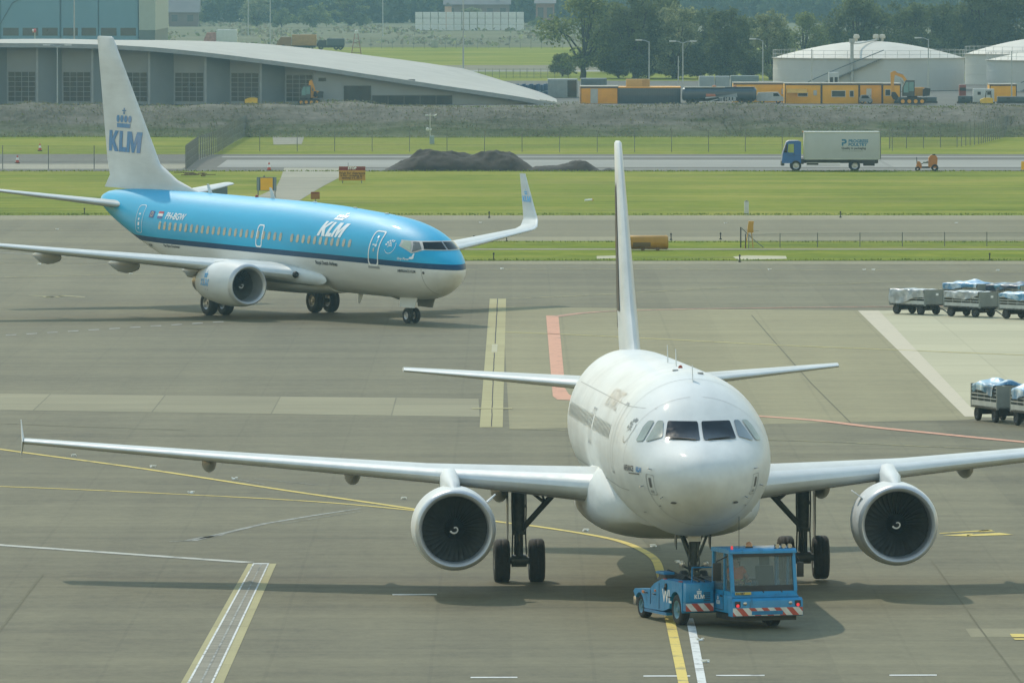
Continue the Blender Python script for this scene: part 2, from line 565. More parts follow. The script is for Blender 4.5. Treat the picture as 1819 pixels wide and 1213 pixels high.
# perimeter road behind the first grass field
RY = dict(X0=-260, X1=260)
band('perimeter_road', 304, 274, -.016, M_ASPH_D)
band('perimeter_road_pale_lane', 297, 284, -.010, M_ROADPALE, G(395, 290).x, 260)
band('perimeter_road_edge', 279.5, 277.5, -.010, M_ROADPALE, G(395, 278).x, 260)
band('perimeter_road_edge', 301.5, 300.2, -.010, M_ROADPALE, G(640, 300).x, 260)
band('perimeter_road_verge', 300, 291, -.010, M_GRAVEL, -260, G(330, 296).x)
sheet('gravel_path', [(505, 298), (628, 298), (598, 318), (575, 330), (556, 341), (530, 357), (440, 362), (420, 358), (455, 350), (490, 334), (498, 318)], -.012, M_GRAVEL)
sheet('gravel_patch', [(484, 240), (542, 238), (536, 256), (486, 257)], -.012, M_GRAVEL)

# aprons and taxiways
sheet_xy('apron', [(-400, 60), (400, 60), (400, gy(384)), (-400, gy(384))], 0.0, M_ASPH)
band('taxiway', 424, 391, .006, M_ASPH_T, G(520, 410).x, 330)
band('taxiway_shoulder', 391, 383, .008, M_CONC_S, -330, 330)
band('taxiway_shoulder', 429, 421, .010, M_CONC_S, G(600, 425).x, 330)
mb = MB()
a0, a1, b0, b1 = gy(464), gy(445), gy(442.5), gy(429)
xl = G(640, 446).x
pts = [(xl+6, a0), (330, a0), (330, b1), (xl+6, b1)]
for i in range(1, 8):
    t = pi/2+pi*i/8
    pts.append((xl+6+6*cos(t), (a0+b1)/2+(b1-a0)/2*sin(t)))
sheet_xy('grass_strip', pts, .03, M_GRASS_D)
band('grass_strip_path', 445, 442.6, .036, M_CONC_S, G(790, 444).x, 330)
band('taxiway_shoulder', 470, 463.5, .012, M_CONC_S, G(640, 466).x, 330)
sheet('bare_patch', [(1302, 457), (1325, 455), (1396, 456), (1398, 461), (1310, 463)], .038, M_SLAB)
sheet('bare_patch', [(1060, 456), (1098, 455), (1094, 460), (1060, 461)], .038, M_SLAB)

# paler pavement fields
sheet('pale_apron', [(893, 545), (1530, 552), (1740, 742), (1905, 1213), (2500, 1213), (2500, 742), (1740, 742), (1736, 744), (905, 762)][:3]+[(1716, 746), (905, 762)], .004, M_APRON_L)
sheet('concrete_stand', [(1560, 552), (2600, 540), (3000, 741), (1740, 741)], .004, M_SLAB)
sheet('white_band', [(1524, 552), (1561, 552), (1740, 740), (1714, 740)], .010, M_WHITE_BAND)
sheet('concrete_strip', [(-900, 690), (0, 699), (850, 708), (852, 740), (0, 728), (-900, 722)], .004, M_SLAB_B)
sheet('patched_asphalt', [(1715, 1116), (2100, 1116), (2100, 1131), (1725, 1131)], .004, M_CONC_S)

# slot drain with beige shoulders, far
sheet('drain_kerb', [(870, 531), (899, 531), (893, 759), (852, 759)], .010, M_BEIGE)
mb = MB()
for y0, y1, x0, x1 in ((531, 611, 884, 879.5), (627, 668, 878.5, 876), (668, 758, 876, 873)):
    k = 8
    for i in range(k):
        ya, yb = y0+(y1-y0)*i/k, y0+(y1-y0)*(i+1)/k
        xa, xb = x0+(x1-x0)*i/k+random.uniform(-.6, .6), x0+(x1-x0)*(i+1)/k
        P = [G(*q) for q in ((xa-.8, ya), (xa+.9, ya), (xb+.9, yb), (xb-.8, yb))]
        mb.add([(p.x, p.y, .016) for p in P], [(0, 1, 2, 3)])
mb.build('drain_slot', M_CRACK, smooth=False, kind='structure')
sheet('drain_patch', [(874, 612), (884, 612), (883, 626), (873, 626)], .016, M_SLAB)
line('drain_crossbar', [(838, 726), (910, 726)], .75, .018, M_BEIGE)

# slot drain with steel grating, near
sheet('grating_kerb', [(441, 1001), (491, 1001), (385, 1240), (306, 1240)], .008, M_BEIGE)
M_GRATE = m_slab('steel_grating', (.225, .205, .155), 5, .25, .12, .5)
sheet('drain_grating', [(452, 1001), (476, 1001), (362, 1240), (322, 1240)], .014, M_GRATE)
for a, b in ((451, 320), (477, 364), (465, 343)):
    sheet('grating_rail', [(a-1.3, 1001), (a+1.3, 1001), (b+2.2, 1240), (b-2.2, 1240)], .020, M_WHT if a != 465 else M_WHT_F)
line('grating_rail', [(450, 1002), (478, 1002)], .35, .024, M_WHT)

# painted markings
line('taxi_line', smooth_px([(-300, 754), (0, 798), (250, 832), (500, 870), (741, 905), (880, 926), (960, 936), (1060, 952), (1110, 964), (1142, 978), (1162, 992), (1171, 1010), (1180, 1050), (1190, 1100), (1203, 1160), (1214, 1213), (1228, 1290)]), .24, .012, M_YEL)
line('taxi_line', smooth_px([(-400, 853), (0, 864), (300, 877), (560, 891), (741, 907)]), .22, .010, M_YEL)
line('stand_line', [(1224, 1098), (1229, 1115), (1247, 1213), (1262, 1290)], .2, .012, M_WHT)
line('taxi_line', smooth_px([(893, 590), (1040, 596), (1200, 604), (1400, 614), (1600, 622), (1819, 631), (2100, 640)], 3), .28, .014, M_YEL_M)
line('taxi_line', [(-300, 499), (0, 493), (160, 489), (330, 486)], .4, .010, M_YEL_F)
line('taxi_line', [(-300, 466), (0, 467), (330, 471)], .3, .010, M_YEL_F)
line('taxi_line', [(-300, 448), (0, 449), (160, 457), (300, 463)], .3, .010, M_WHT_F)
line('taxi_line', [(-300, 415), (0, 411), (220, 407)], .3, .010, M_YEL_F)
line('taxi_line', [(830, 479), (1100, 478), (1500, 480), (1819, 483), (2300, 486)], .45, .010, M_YEL_F)
line('taxi_line', smooth_px([(900, 531), (1060, 524), (1250, 513), (1450, 506), (1622, 499)], 3), .3, .010, M_YEL_F)
line('taxi_line', [(905, 762), (1020, 765), (1360, 781), (1500, 786), (1640, 793), (1819, 800), (2200, 815)], .2, .012, M_YEL_F)
line('stand_edge_line', [(-300, 942), (0, 968), (442, 999)], .48, .010, M_WHT_M)
line('stand_edge_line', [(0, 858), (-400, 850)], .1, .010, M_WHT_F)
# red lines
sheet('red_band', [(970, 561), (992, 561), (1004, 690), (1010, 700), (1030, 712), (990, 710), (982, 704)], .014, M_RED)
line('red_line', smooth_px([(985, 563), (1040, 556), (1120, 552), (1300, 548), (1580, 545), (1819, 543), (2200, 541)], 3), .55, .016, M_RED_F)
line('red_line', smooth_px([(1340, 739), (1450, 747), (1560, 760), (1660, 770), (1750, 779), (1900, 793)], 3), .5, .016, M_RED)
# dashes
mb = MB()
for i in range(11):
    cx = 20+i*36.8; cy = 595.6-i*2.3; 
    P = [G(*q) for q in ((cx-10, cy+.9), (cx+9, cy-.1), (cx+9, cy-1.6), (cx-10, cy-.6))]
    mb.add([(p.x, p.y, .010) for p in P], [(0, 1, 2, 3)])
mb.build('dashed_line', M_WHT_F, smooth=False, kind='structure')
mb = MB()
for a, b, y in ((836, 919, 1203), (1143, 1226, 1200.5), (1272, 1358, 1199.5), (1580, 1664, 1199), (697, 776, 1056), (520, 600, 1201+30)):
    P = [G(*q) for q in ((a, y+1.1), (b, y+.9), (b, y-1), (a, y-.8))]
    mb.add([(p.x, p.y, .010) for p in P], [(0, 1, 2, 3)])
mb.build('stop_bars', M_WHT, smooth=False, kind='structure')
mb = MB()
for q in (((1668, 947), (1760, 941), (1764, 942.5), (1670, 948)), ((1738, 943), (1752, 941), (1768, 944), (1740, 945)),
          ((1675, 951), (1718, 952.5), (1730, 948), (1726, 947.6), (1716, 951.2)), ((1718, 950), (1775, 946.5), (1802, 949.8), (1718, 952.4))):
    P = [G(*p) for p in q]
    mb.add([(p.x, p.y, .012) for p in P], [(0, 1, 2, 3)])
mb.build('lead_in_marking', M_YEL, smooth=False, kind='structure')
mb = MB()
for q in (((1794, 1126), (1860, 1126), (1860, 1132), (1798, 1132)), ((1800, 1134), (1860, 1134), (1860, 1136.5), (1803, 1136.5))):
    P = [G(*p) for p in q]
    mb.add([(p.x, p.y, .014) for p in P], [(0, 1, 2, 3)])
mb.build('lead_in_marking', M_YEL, smooth=False, kind='structure')
mb = MB()
for q in (((50, 524.5), (96, 527), (96, 528), (52, 525.7)), ((78, 529), (84, 527), (94, 527), (88, 529.5)), ((96, 528.6), (112, 524.6), (118, 524.6), (104, 528.6)), ((112, 525), (152, 527.2), (150, 528.8), (112, 526.6)), ((76, 527.4), (110, 526), (110, 527), (78, 528.6))):
    P = [G(*p) for p in q]
    mb.add([(p.x, p.y, .012) for p in P], [(0, 1, 2, 3)])
mb.build('taxi_number', M_YEL_F, smooth=False, kind='structure')
mb = MB()
random.seed(3)
for pts, wd in (([(300, 962), (345, 960), (372, 953), (470, 930), (560, 915), (640, 903)], .10), ([(330, 960), (360, 955), (400, 949)], .14), ([(420, 851), (470, 860)], .07), ([(500, 930), (640, 908)], .06),
                ([(452, 850), (560, 861), (640, 860)], .05)):
    P = [G(*p) for p in pts]
    vs = []
    for i, p in enumerate(P):
        d = P[min(i+1, len(P)-1)]-P[max(i-1, 0)]; d.normalize(); nn = Vector((-d.y, d.x, 0))*wd*(.4 if i in (0, len(P)-1) else 1)
        vs += [(p.x-nn.x, p.y-nn.y, .008), (p.x+nn.x, p.y+nn.y, .008)]
    mb.add(vs, [(2*i, 2*i+1, 2*i+3, 2*i+2) for i in range(len(P)-1)])
mb.build('scrape_marks', M_WHT_F, smooth=False, kind='structure')
M_SKID = m_paint('skid_rubber', (.085, .076, .042), .45, (.110, .099, .054))
line('skid_mark', smooth_px([(1130, 940), (1148, 955), (1160, 968), (1164, 978)]), .35, .007, M_SKID)
line('tar_seam', [(1655, 995), (1668, 1013), (1712, 1075), (1740, 1115), (1790, 1180), (1815, 1213), (1870, 1290)], .05, .007, M_SKID)
line('tar_seam', [(1335, 560), (1365, 595), (1440, 680), (1512, 752)], .055, .010, M_SKID)
line('tar_seam', [(75, 1020), (0, 1118), (-60, 1200)], .08, .007, M_SKID)
line('tar_seam', [(0, 752), (110, 757), (330, 764)], .12, .007, M_SKID)

# ------------------------------------------------------------------ small lights and studs set in the pavement
M_STUD = pbr('stud_white', (.75, .75, .70), .4, var=.05)
st = MB(); st.cyl((0, 0, 0), (0, 0, .03), .10, .07, 10); st.box((0, -.06, .045), (.16, .07, .025)); st.box((.0, .08, .042), (.1, .05, .02))
st_o = st.build('taxiway_light', M_STUD)
spots = [(115, 810, .25), (255, 829.5, 0), (400, 851, 0), (322, 876, 0), (1022, 943, 0), (1142, 971, 0), (1187, 999.5, 0), (1221, 1137, 0), (1231, 1176, 0), (700, 886, 0),
         (1357, 479.5, 0), (1525, 480, 0), (1541, 480, 0), (1762, 481, 0), (882, 478, 0), (810, 473, 0), (93, 408, 0), (215, 467, 0), (222, 487, 0), (1280, 397, 0), (845, 396, 0), (1690, 397, 0), (60, 470, 0)]
for i, (a, b, _) in enumerate(spots):
    o = st_o if i == 0 else st_o.copy()
    if i: COL.objects.link(o)
    p = G(a, b)
    o.location = (p.x+.3, p.y, .01); o.rotation_euler.z = .7*i
    near = b > 800
    setmeta(o, 'small white light set flush in the near apron beside the yellow taxi line' if near else 'tiny white light set in the grey taxiway pavement further back', 'light', 'lights in the near apron' if near else 'lights in the far taxiway')
# ------------------------------------------------------------------ aircraft toolkit
class Fus:
    """stations: (x, z_top, z_bottom, half width, z of greatest width)"""
    def __init__(s, st):
        s.q = np.array([sqrt(a[0]) for a in st]); s.d = np.array([a[1:] for a in st], float)
        h = np.diff(s.q)[:, None]; dl = np.diff(s.d, axis=0)/h
        m = np.zeros_like(s.d)
        for k in range(1, len(st)-1):
            for c in range(4):
                if dl[k-1, c]*dl[k, c] > 0:
                    w1 = 2*h[k, 0]+h[k-1, 0]; w2 = h[k, 0]+2*h[k-1, 0]
                    m[k, c] = (w1+w2)/(w1/dl[k-1, c]+w2/dl[k, c])
        m[0] = dl[0]; m[-1] = dl[-1]
        s.m = m; s.L = st[-1][0]
    def sec(s, x):
        q = sqrt(max(0, min(x, s.L)))
        k = int(np.clip(np.searchsorted(s.q, q)-1, 0, len(s.q)-2))
        h = s.q[k+1]-s.q[k]; t = (q-s.q[k])/h
        return ((2*t**3-3*t*t+1)*s.d[k]+(t**3-2*t*t+t)*h*s.m[k]+(-2*t**3+3*t*t)*s.d[k+1]+(t**3-t*t)*h*s.m[k+1])
    def p(s, x, t):
        zt, zb, w, zw = s.sec(x)
        c, q = cos(t), sin(t)
        return Vector((x, w*c, zw+((zt-zw) if q > 0 else (zw-zb))*q))
    def surf(s, x, t, off=.012):
        e = .01
        p = s.p(x, t)
        dx = s.p(x+e, t)-s.p(max(0, x-e), t); dt = s.p(x, t+e)-s.p(x, t-e)
        n = dt.cross(dx) ; n.normalize()
        c = Vector((0, p.y, p.z-s.sec(x)[3]))
        if n.dot(c) < 0: n = -n
        return p+n*off
    def ang(s, x, z):
        zt, zb, w, zw = s.sec(x)
        k = (z-zw)/((zt-zw) if z >= zw else (zw-zb))
        return math.asin(max(-1, min(1, k)))
    def front(s, y, z, off=.015):
        """point of the nose seen from ahead at (y, z)"""
        lo, hi = 0.0, 9.0
        def inside(x):
            zt, zb, w, zw = s.sec(x)
            hh = (zt-zw) if z >= zw else (zw-zb)
            return w > 0 and hh > 0 and (y/w)**2+((z-zw)/hh)**2 <= 1
        for _ in range(40):
            md = (lo+hi)/2
            if inside(md): hi = md
            else: lo = md
        zt, zb, w, zw = s.sec(hi)
        hh = (zt-zw) if z >= zw else (zw-zb)
        t = atan2((z-zw)/hh, y/w)
        return s.surf(hi, t, off)
    def side(s, x0, z0, sgn=1, dirx=-1):
        """map (u,v) -> surface; u along the hull from x0, v up along the skin from height z0"""
        def f(u, v):
            x = x0+dirx*u
            zt, zb, w, zw = s.sec(x)
            t0 = s.ang(x, z0)
            t = t0+v/((w+zt-zw)/2)
            p = s.surf(x, t)
            return (p.x, sgn*p.y, p.z)
        return f
    def build(s, name, mat, parent, n=72, extra=()):
        xs = sorted(set([round(i*i*.0035, 4) for i in range(0, 40)]+[5.5+i*.45 for i in range(int((s.L-5.5)/.45)+1)]+[s.L]+list(extra)))
        rings = []
        for x in xs:
            xx = max(x, .0006)
            rings.append([s.p(xx, 2*pi*i/n) for i in range(n)])
        return MB().loft(rings).build(name, mat, parent, ang=50)

def foil(n=16):
    xs = [.5*(1-cos(pi*i/n)) for i in range(n+1)]
    yt = [5*(.2969*sqrt(x)-.126*x-.3516*x*x+.2843*x**3-.1036*x**4) for x in xs]
    up = [(x, y) for x, y in zip(xs, yt)]
    lo = [(x, -y) for x, y in zip(xs, yt)]
    return up[::-1]+lo[1:-1]
FOIL = foil()

def wing_sec(le, s, z, chord, tc, phi=0.0, camber=.015, inc=0.0, sgn=1):
    out = []
    for x, y in FOIL:
        yy = y*tc+camber*4*x*(1-x)
        zz = chord*yy-x*chord*tan(inc)
        out.append((le+x*chord, sgn*(s-sin(phi)*zz), z+cos(phi)*zz))
    return out

def wing(name, secs, mats, parent, sgn=1, split=None):
    """secs: (le,s,z,chord,tc,phi[,inc]); denser loft by linear interpolation"""
    rings = []
    for a, b in zip(secs[:-1], secs[1:]):
        for k in range(4):
            t = k/4
            q = [p+(r-p)*t for p, r in zip(a, b)]
            rings.append(wing_sec(*q[:6], inc=q[6] if len(q) > 6 else 0, sgn=sgn))
    q = secs[-1]
    rings.append(wing_sec(*q[:6], inc=q[6] if len(q) > 6 else 0, sgn=sgn))
    mb = MB()
    n = len(FOIL)
    vs = [p for r in rings for p in r]; fs = []; ms = []
    nup = (n+2)//2
    for k in range(len(rings)-1):
        for i in range(n):
            j = (i+1) % n
            fs.append((k*n+i, k*n+j, (k+1)*n+j, (k+1)*n+i))
            mid = FOIL[i][0]*.5+FOIL[j][0]*.5
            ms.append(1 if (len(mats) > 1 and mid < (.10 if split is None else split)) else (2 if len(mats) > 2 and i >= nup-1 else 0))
    fs += [tuple(range(n))[::-1], tuple(range((len(rings)-1)*n, len(rings)*n))]; ms += [0, 0]
    mb.v = vs; mb.f = fs; mb.m = ms
    return mb.build(name, mats, parent, ang=45)

def fin(name, secs, mat, parent):
    """vertical fin: (x_le, z, chord, tc)"""
    rings = []
    for a, b in zip(secs[:-1], secs[1:]):
        for k in range(4):
            t = k/4
            le, z, c, tc = [p+(r-p)*t for p, r in zip(a, b)]
            rings.append([(le+x*c, y*tc*c, z) for x, y in FOIL])
    le, z, c, tc = secs[-1]
    rings.append([(le+x*c, y*tc*c, z) for x, y in FOIL])
    rings.append([(le+.1*c+x*c*.8, y*tc*c*.4, z+.06) for x, y in FOIL])
    return MB().loft(rings).build(name, mat, parent, ang=45)

def fin_side(secs, x0, z0, sgn=1, dirx=-1):
    def at_z(z):
        for a, b in zip(secs[:-1], secs[1:]):
            if z <= b[1] or b is secs[-1]:
                t = (z-a[1])/(b[1]-a[1])
                return [p+(r-p)*t for p, r in zip(a, b)]
    def f(u, v):
        x, z = x0+dirx*u, z0+v
        le, _, c, tc = at_z(z)
        k = min(1, max(.0, (x-le)/c))
        y = 5*(.2969*sqrt(k)-.126*k-.3516*k*k+.2843*k**3-.1036*k**4)*tc*c
        return (x, sgn*(y+.02), z)
    return f

def tyre_rim(rad, wid, rr):
    """tyre and rim meshes around the y axis at the origin"""
    h = wid/2
    prof = [(-h*.86, rr), (-h, rad*.72), (-h*.97, rad*.86), (-h*.8, rad*.96), (-h*.5, rad), (-h*.46, rad*.985), (-h*.40, rad), (-h*.06, rad), (0, rad*.985), (h*.06, rad),
            (h*.40, rad), (h*.46, rad*.985), (h*.5, rad), (h*.8, rad*.96), (h*.97, rad*.86), (h, rad*.72), (h*.86, rr)]
    ty = MB().lathe(prof, axis='y', n=36)
    rm = MB()
    for sg in (-1, 1):
        rm.lathe([(sg*h*.9, rr*1.03), (sg*h*.8, rr*.9), (sg*h*.45, rr*.75), (sg*h*.5, rr*.35), (sg*h*.85, rr*.25), (sg*h*.85, .001)], axis='y', n=24)
        for i in range(8):
            t = 2*pi*i/8
            rm.cyl((cos(t)*rr*.55, sg*h*.45, sin(t)*rr*.55), (cos(t)*rr*.55, sg*h*.56, sin(t)*rr*.55), rr*.07, n=6)
    return ty, rm

def wheels(spots, rad, wid, rr, parent):
    """each wheel: a tyre (with its rim) as children of the gear"""
    ty, rm = tyre_rim(rad, wid, rr)
    t0 = r0 = None
    for p in spots:
        if t0 is None:
            t = t0 = ty.build('tyre', M_RUBBER, parent)
            r = r0 = rm.build('rim', M_RIM, parent)
        else:
            t = t0.copy(); r = r0.copy()
            for o in (t, r):
                COL.objects.link(o); o.parent = parent
        t.location = p; r.location = p

M_FAN = pbr('fan_blade', (.10, .107, .107), .45, .25, var=.2, vs=4)
M_FANBACK = pbr('fan_case', (.008, .009, .009), .8, var=.2)
M_LIP = pbr('inlet_lip', (.50, .51, .51), .40, .35, var=.08, vs=2)
M_LINER = pbr('inlet_liner', (.27, .28, .28), .55, .1, var=.1)
M_SPIRAL = pbr('spiral_white', (.75, .75, .73), .5, var=.03)
M_GLASS = pbr('cockpit_glass', (.004, .006, .009), .12, 0, coat=0, var=.3, vs=2, spec=.18)
M_GLASS_G = pbr('cockpit_side_glass', (.25, .275, .22), .15, 0, coat=.05, var=.2, vs=1.2)
M_FRAME = pbr('window_frame', (.55, .54, .50), .4, .2, var=.1)
M_TXT_DK = pbr('dark_lettering', (.035, .045, .06), .4, var=.1)
M_TXT_W = pbr('white_lettering', (.78, .79, .78), .35, var=.04)

def engine(parent, pos, prof_out, prof_in, fan_x, fan_r, mats, zs=None, core=None, spiral=1):
    """nacelle part with its fan, spinner, spiral and core as sub-parts; pos = centre of the inlet"""
    body, lip = mats
    mb = MB()
    mb.mat(0).lathe(prof_out[2:], axis='x', n=56, zs=zs)
    mb.mat(1).lathe(prof_out[:3], axis='x', n=56, zs=zs)
    nl = 2
    mb.mat(1).lathe([prof_out[0]]+prof_in[:nl], axis='x', n=56, zs=zs)
    mb.mat(2).lathe(prof_in[nl-1:], axis='x', n=56, zs=zs)
    nac = mb.build('engine_nacelle', [body, lip, M_LINER], parent, loc=pos, ang=50)
    fb = MB()
    N = 34
    for i in range(N):
        t0 = 2*pi*i/N
        vs = []
        for k in range(7):
            r = fan_r*(.30+.69*k/6)
            tw = radians(25+38*k/6); ch = .19*(1+.55*k/6)
            dt = ch*sin(tw)/r*.62
            sweep = .10*(k/6)**2
            for sg in (-1, 1):
                t = t0+sweep+sg*dt/2
                vs.append((fan_x+sg*ch*cos(tw)/2+.03, r*cos(t), r*sin(t)))
        fb.add(vs, [(2*k, 2*k+1, 2*k+3, 2*k+2) for k in range(6)])
    fb.build('fan', M_FAN, nac, ang=60)
    MB().lathe([(fan_x+.26, .001), (fan_x+.26, fan_r*1.04)], axis='x', n=40).build('fan_case', M_FANBACK, nac)
    sp = [(fan_x-.34, .001), (fan_x-.32, .05), (fan_x-.24, .125), (fan_x-.1, .215), (fan_x+.08, .285)]
    MB().lathe(sp, axis='x', n=32).build('spinner', pbr('spinner_black', (.014, .015, .015), .4, .1), nac)
    pts = []
    for i in range(19):
        a = i/18
        t = spiral*(-.6+a*4.9); r = .035+.085*a
        x = fan_x-.325+(r/.125)**1.6*.09
        pts.append((x-.012, r*cos(t+pi/2), r*sin(t+pi/2)))
    MB().tube(pts, [.016+.012*(i/18) for i in range(19)], 6).build('spinner_spiral', M_SPIRAL, nac)
    if core:
        MB().lathe(core, axis='x', n=32).build('core_exhaust', pbr('exhaust_metal', (.14, .13, .12), .4, .8, var=.2), nac)
    return nac
# ------------------------------------------------------------------ the white airliner under tow
def paint(name, col, soot=True, rough=.6, coat=.05):
    t = NT(name)
    v = t.coord()
    a = t.noise(t.coord((.25, 1.6, 1.6)), 1.0, 5, .6)
    b = t.noise(v, .5, 4)
    f = t.math('ADD', t.math('MULTIPLY', a, .6), t.math('MULTIPLY', b, .4))
    t.l(t.ramp(f, [(.34, tuple(c*.84 for c in col)), (.60, tuple(min(1, c*1.03) for c in col))]), t.b.inputs['Base Color'])
    t.l(t.ramp(a, [(.3, rough-.06), (.7, rough+.1)]), t.b.inputs['Roughness'])
    t.b.inputs['Specular IOR Level'].default_value = .22
    t.b.inputs['Coat Weight'].default_value = coat
    t.b.inputs['Coat Roughness'].default_value = .1
    return t.m
M_WHITE = paint('white_aircraft_paint', (.615, .635, .62))
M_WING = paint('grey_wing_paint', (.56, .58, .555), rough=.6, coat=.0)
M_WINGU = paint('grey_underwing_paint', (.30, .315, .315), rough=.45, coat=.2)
M_SLAT = pbr('polished_leading_edge', (.60, .62, .60), .5, .05, var=.06, vs=2)
M_NAC = paint('nacelle_paint', (.64, .65, .62))
M_SEAM = pbr('panel_seam', (.30, .31, .31), .6, var=.1)
M_PLY = pbr('dark_panel_mark', (.10, .10, .10), .6, var=.1)

NA = (4.8328, 220.774); YA = .0479; PITCH_A = .018
A = empty('airliner', (NA[0], NA[1], 17.71*PITCH_A), pi/2+YA,
          'all-white passenger jet seen nose-on, its nose wheel carried by a blue tow tractor', 'airliner')
A.rotation_euler = (-.008, PITCH_A, pi/2+YA)

FA = Fus([(0, 3.36, 3.36, .001, 3.36), (.1, 3.66, 3.05, .36, 3.36), (.3, 3.87, 2.80, .64, 3.37), (.6, 4.03, 2.58, .90, 3.40), (1.0, 4.17, 2.40, 1.14, 3.44), (1.5, 4.31, 2.23, 1.37, 3.50),
          (2.0, 4.50, 2.11, 1.54, 3.56), (2.5, 4.80, 2.01, 1.67, 3.62), (3.0, 5.12, 1.94, 1.77, 3.67), (3.5, 5.36, 1.88, 1.845, 3.71), (4.2, 5.58, 1.82, 1.91, 3.76), (5.2, 5.77, 1.77, 1.96, 3.80),
          (6.5, 5.88, 1.76, 1.975, 3.83), (8, 5.90, 1.76, 1.975, 3.83), (24.5, 5.90, 1.76, 1.975, 3.83), (27, 5.90, 1.98, 1.96, 3.88), (29, 5.88, 2.38, 1.85, 4.0), (31, 5.84, 2.87, 1.62, 4.2),
          (33, 5.74, 3.4, 1.28, 4.45), (35, 5.52, 3.95, .88, 4.7), (36.6, 5.22, 4.35, .5, 4.78), (37.4, 4.98, 4.58, .22, 4.78), (37.57, 4.85, 4.72, .06, 4.78)])
fus = FA.build('fuselage', M_WHITE, A)
# belly fairing
BF = []
for x, w, zb, zt in ((9.6, 1.2, 1.80, 2.5), (10.4, 1.95, 1.62, 2.9), (11.3, 2.12, 1.45, 3.25), (12.3, 2.25, 1.38, 3.5), (14, 2.30, 1.34, 3.5), (17, 2.30, 1.34, 3.4), (19, 2.25, 1.40, 3.1), (20.5, 2.05, 1.55, 2.8), (22, 1.6, 1.75, 2.5)):
    ring = []
    for i in range(40):
        t = 2*pi*i/40
        c, q = cos(t), sin(t)
        e = .72
        ring.append((x, w*abs(c)**e*(1 if c > 0 else -1), (zt+zb)/2+(zt-zb)/2*abs(q)**e*(1 if q > 0 else -1)))
    BF.append(ring)
MB().loft(BF).build('belly_fairing', M_WHITE, A, ang=60)
# wings
WA = [(11.2, 1.2, 2.62, 7.0, .150, .05, .02), (12.3, 1.98, 2.70, 6.2, .150, .08, .02), (14.55, 6.3, 3.00, 4.0, .125, .08, .02), (17.6, 12.0, 3.42, 2.65, .112, .08, .03), (20.25, 16.95, 3.80, 1.55, .105, .08, .04)]
for sg in (1, -1):
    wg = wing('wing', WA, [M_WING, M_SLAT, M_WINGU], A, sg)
    # wing tip fence
    s0 = 16.98
    fence = MB()
    for zz, zt, xo in ((3.80, 4.36, .75), (3.80, 3.38, .65)):
        ring = []
        rings = []
        for k in range(4):
            t = k/3
            c = 1.45*(1-t)+.35*t; le = 20.3+xo*t; z = zz+(zt-zz)*t
            rings.append([(le+x*c, sg*(s0+.05*abs(t)+y*.06*c/1.0), z) for x, y in FOIL])
        fence.loft(rings)
    fence.build('wingtip_fence', M_WHITE, wg)
    # flap track fairings
    for s, L, x0, z0, r in ((4.3, 2.6, 16.6, 2.46, .24), (8.2, 3.0, 17.0, 2.92, .22), (12.0, 2.6, 18.3, 3.22, .20)):
        pr = [(0, .01), (.25, .45), (.6, .75), (1.2, 1), (1.8, .9), (L-.4, .4), (L, .02)]
        MB().lathe([(a, b*r) for a, b in pr], (x0, sg*s, z0), 'x', 20, zs=lambda q: q*1.35).build('flap_track_fairing', M_WINGU, wg)
    # slat joints on the leading edge
    sj = MB()
    for s, le, z in ((5.2, 13.98, 2.93), (6.25, 14.52, 3.0), (9.4, 16.2, 3.24), (12.2, 17.7, 3.43), (14.8, 19.1, 3.63)):
        sj.box((le+.16, sg*s, z+.12), (.5, .03, .42))
    # engines
    mats = (M_NAC, M_LIP)
    pos = (11.1, sg*5.755, 1.72)
    po = [(0, .955), (.03, 1.0), (.16, 1.04), (.5, 1.075), (1.2, 1.09), (2.0, 1.085), (2.8, 1.02), (3.3, .95), (3.32, .90)]
    pi_ = [(.02, .915), (.12, .875), (.4, .85), (.8, .86), (1.4, .87)]
    ng = engine(A, pos, po, pi_, .78, .86, mats, core=[(2.6, .9), (3.3, .72), (4.0, .60), (4.1, .55), (4.0, .40), (4.7, .12), (4.8, .01)])
    # inlet chine and marking
    ch = MB().prism([(.75, 0), (1.35, .0), (1.45, .30), (1.2, .30)], -.012, .012, 'y')
    co = ch.build('nacelle_strake', M_WHITE, ng)
    t = radians(38 if sg < 0 else 142)
    co.location = (0, 1.10*cos(t), 1.10*sin(t)); co.rotation_euler = (t-pi/2, 0, 0)
    # pylon
    pyl = []
    for x, zb, zt, w in ((11.75, 2.70, 2.80, .06), (12.3, 2.66, 2.96, .17), (13.1, 2.62, 3.05, .22), (13.9, 2.58, 3.12, .24), (14.4, 2.55, 3.20, .24), (15.0, 2.5, 3.1, .24), (16.2, 2.5, 2.9, .16), (17.2, 2.68, 2.8, .04)):
        yy = sg*(5.755+ (0 if x < 13 else (.02)))
        pyl.append([(x, yy+w*c, z) for c, z in ((-1, zb), (-1, zb*.3+zt*.7), (-.6, zt-.03), (0, zt), (.6, zt-.03), (1, zb*.3+zt*.7), (1, zb), (0, zb-.02))])
    MB().loft(pyl).build('engine_pylon', M_NAC, A, ang=60)
# tail
FINA = [(27.2, 5.35, 8.1, .045), (28.6, 5.85, 6.7, .075), (30.3, 7.0, 5.15, .095), (34.85, 11.62, 1.95, .10)]
fn = fin('tail_fin', FINA, M_WHITE, A)
for sg in (1, -1):
    wing('tailplane', [(30.9, .5, 4.75, 4.1, .10, .08), (31.5, 1.1, 4.80, 3.75, .10, .08), (34.65, 6.22, 5.20, 1.35, .09, .08)], [M_WING, M_SLAT, M_WINGU], A, sg)
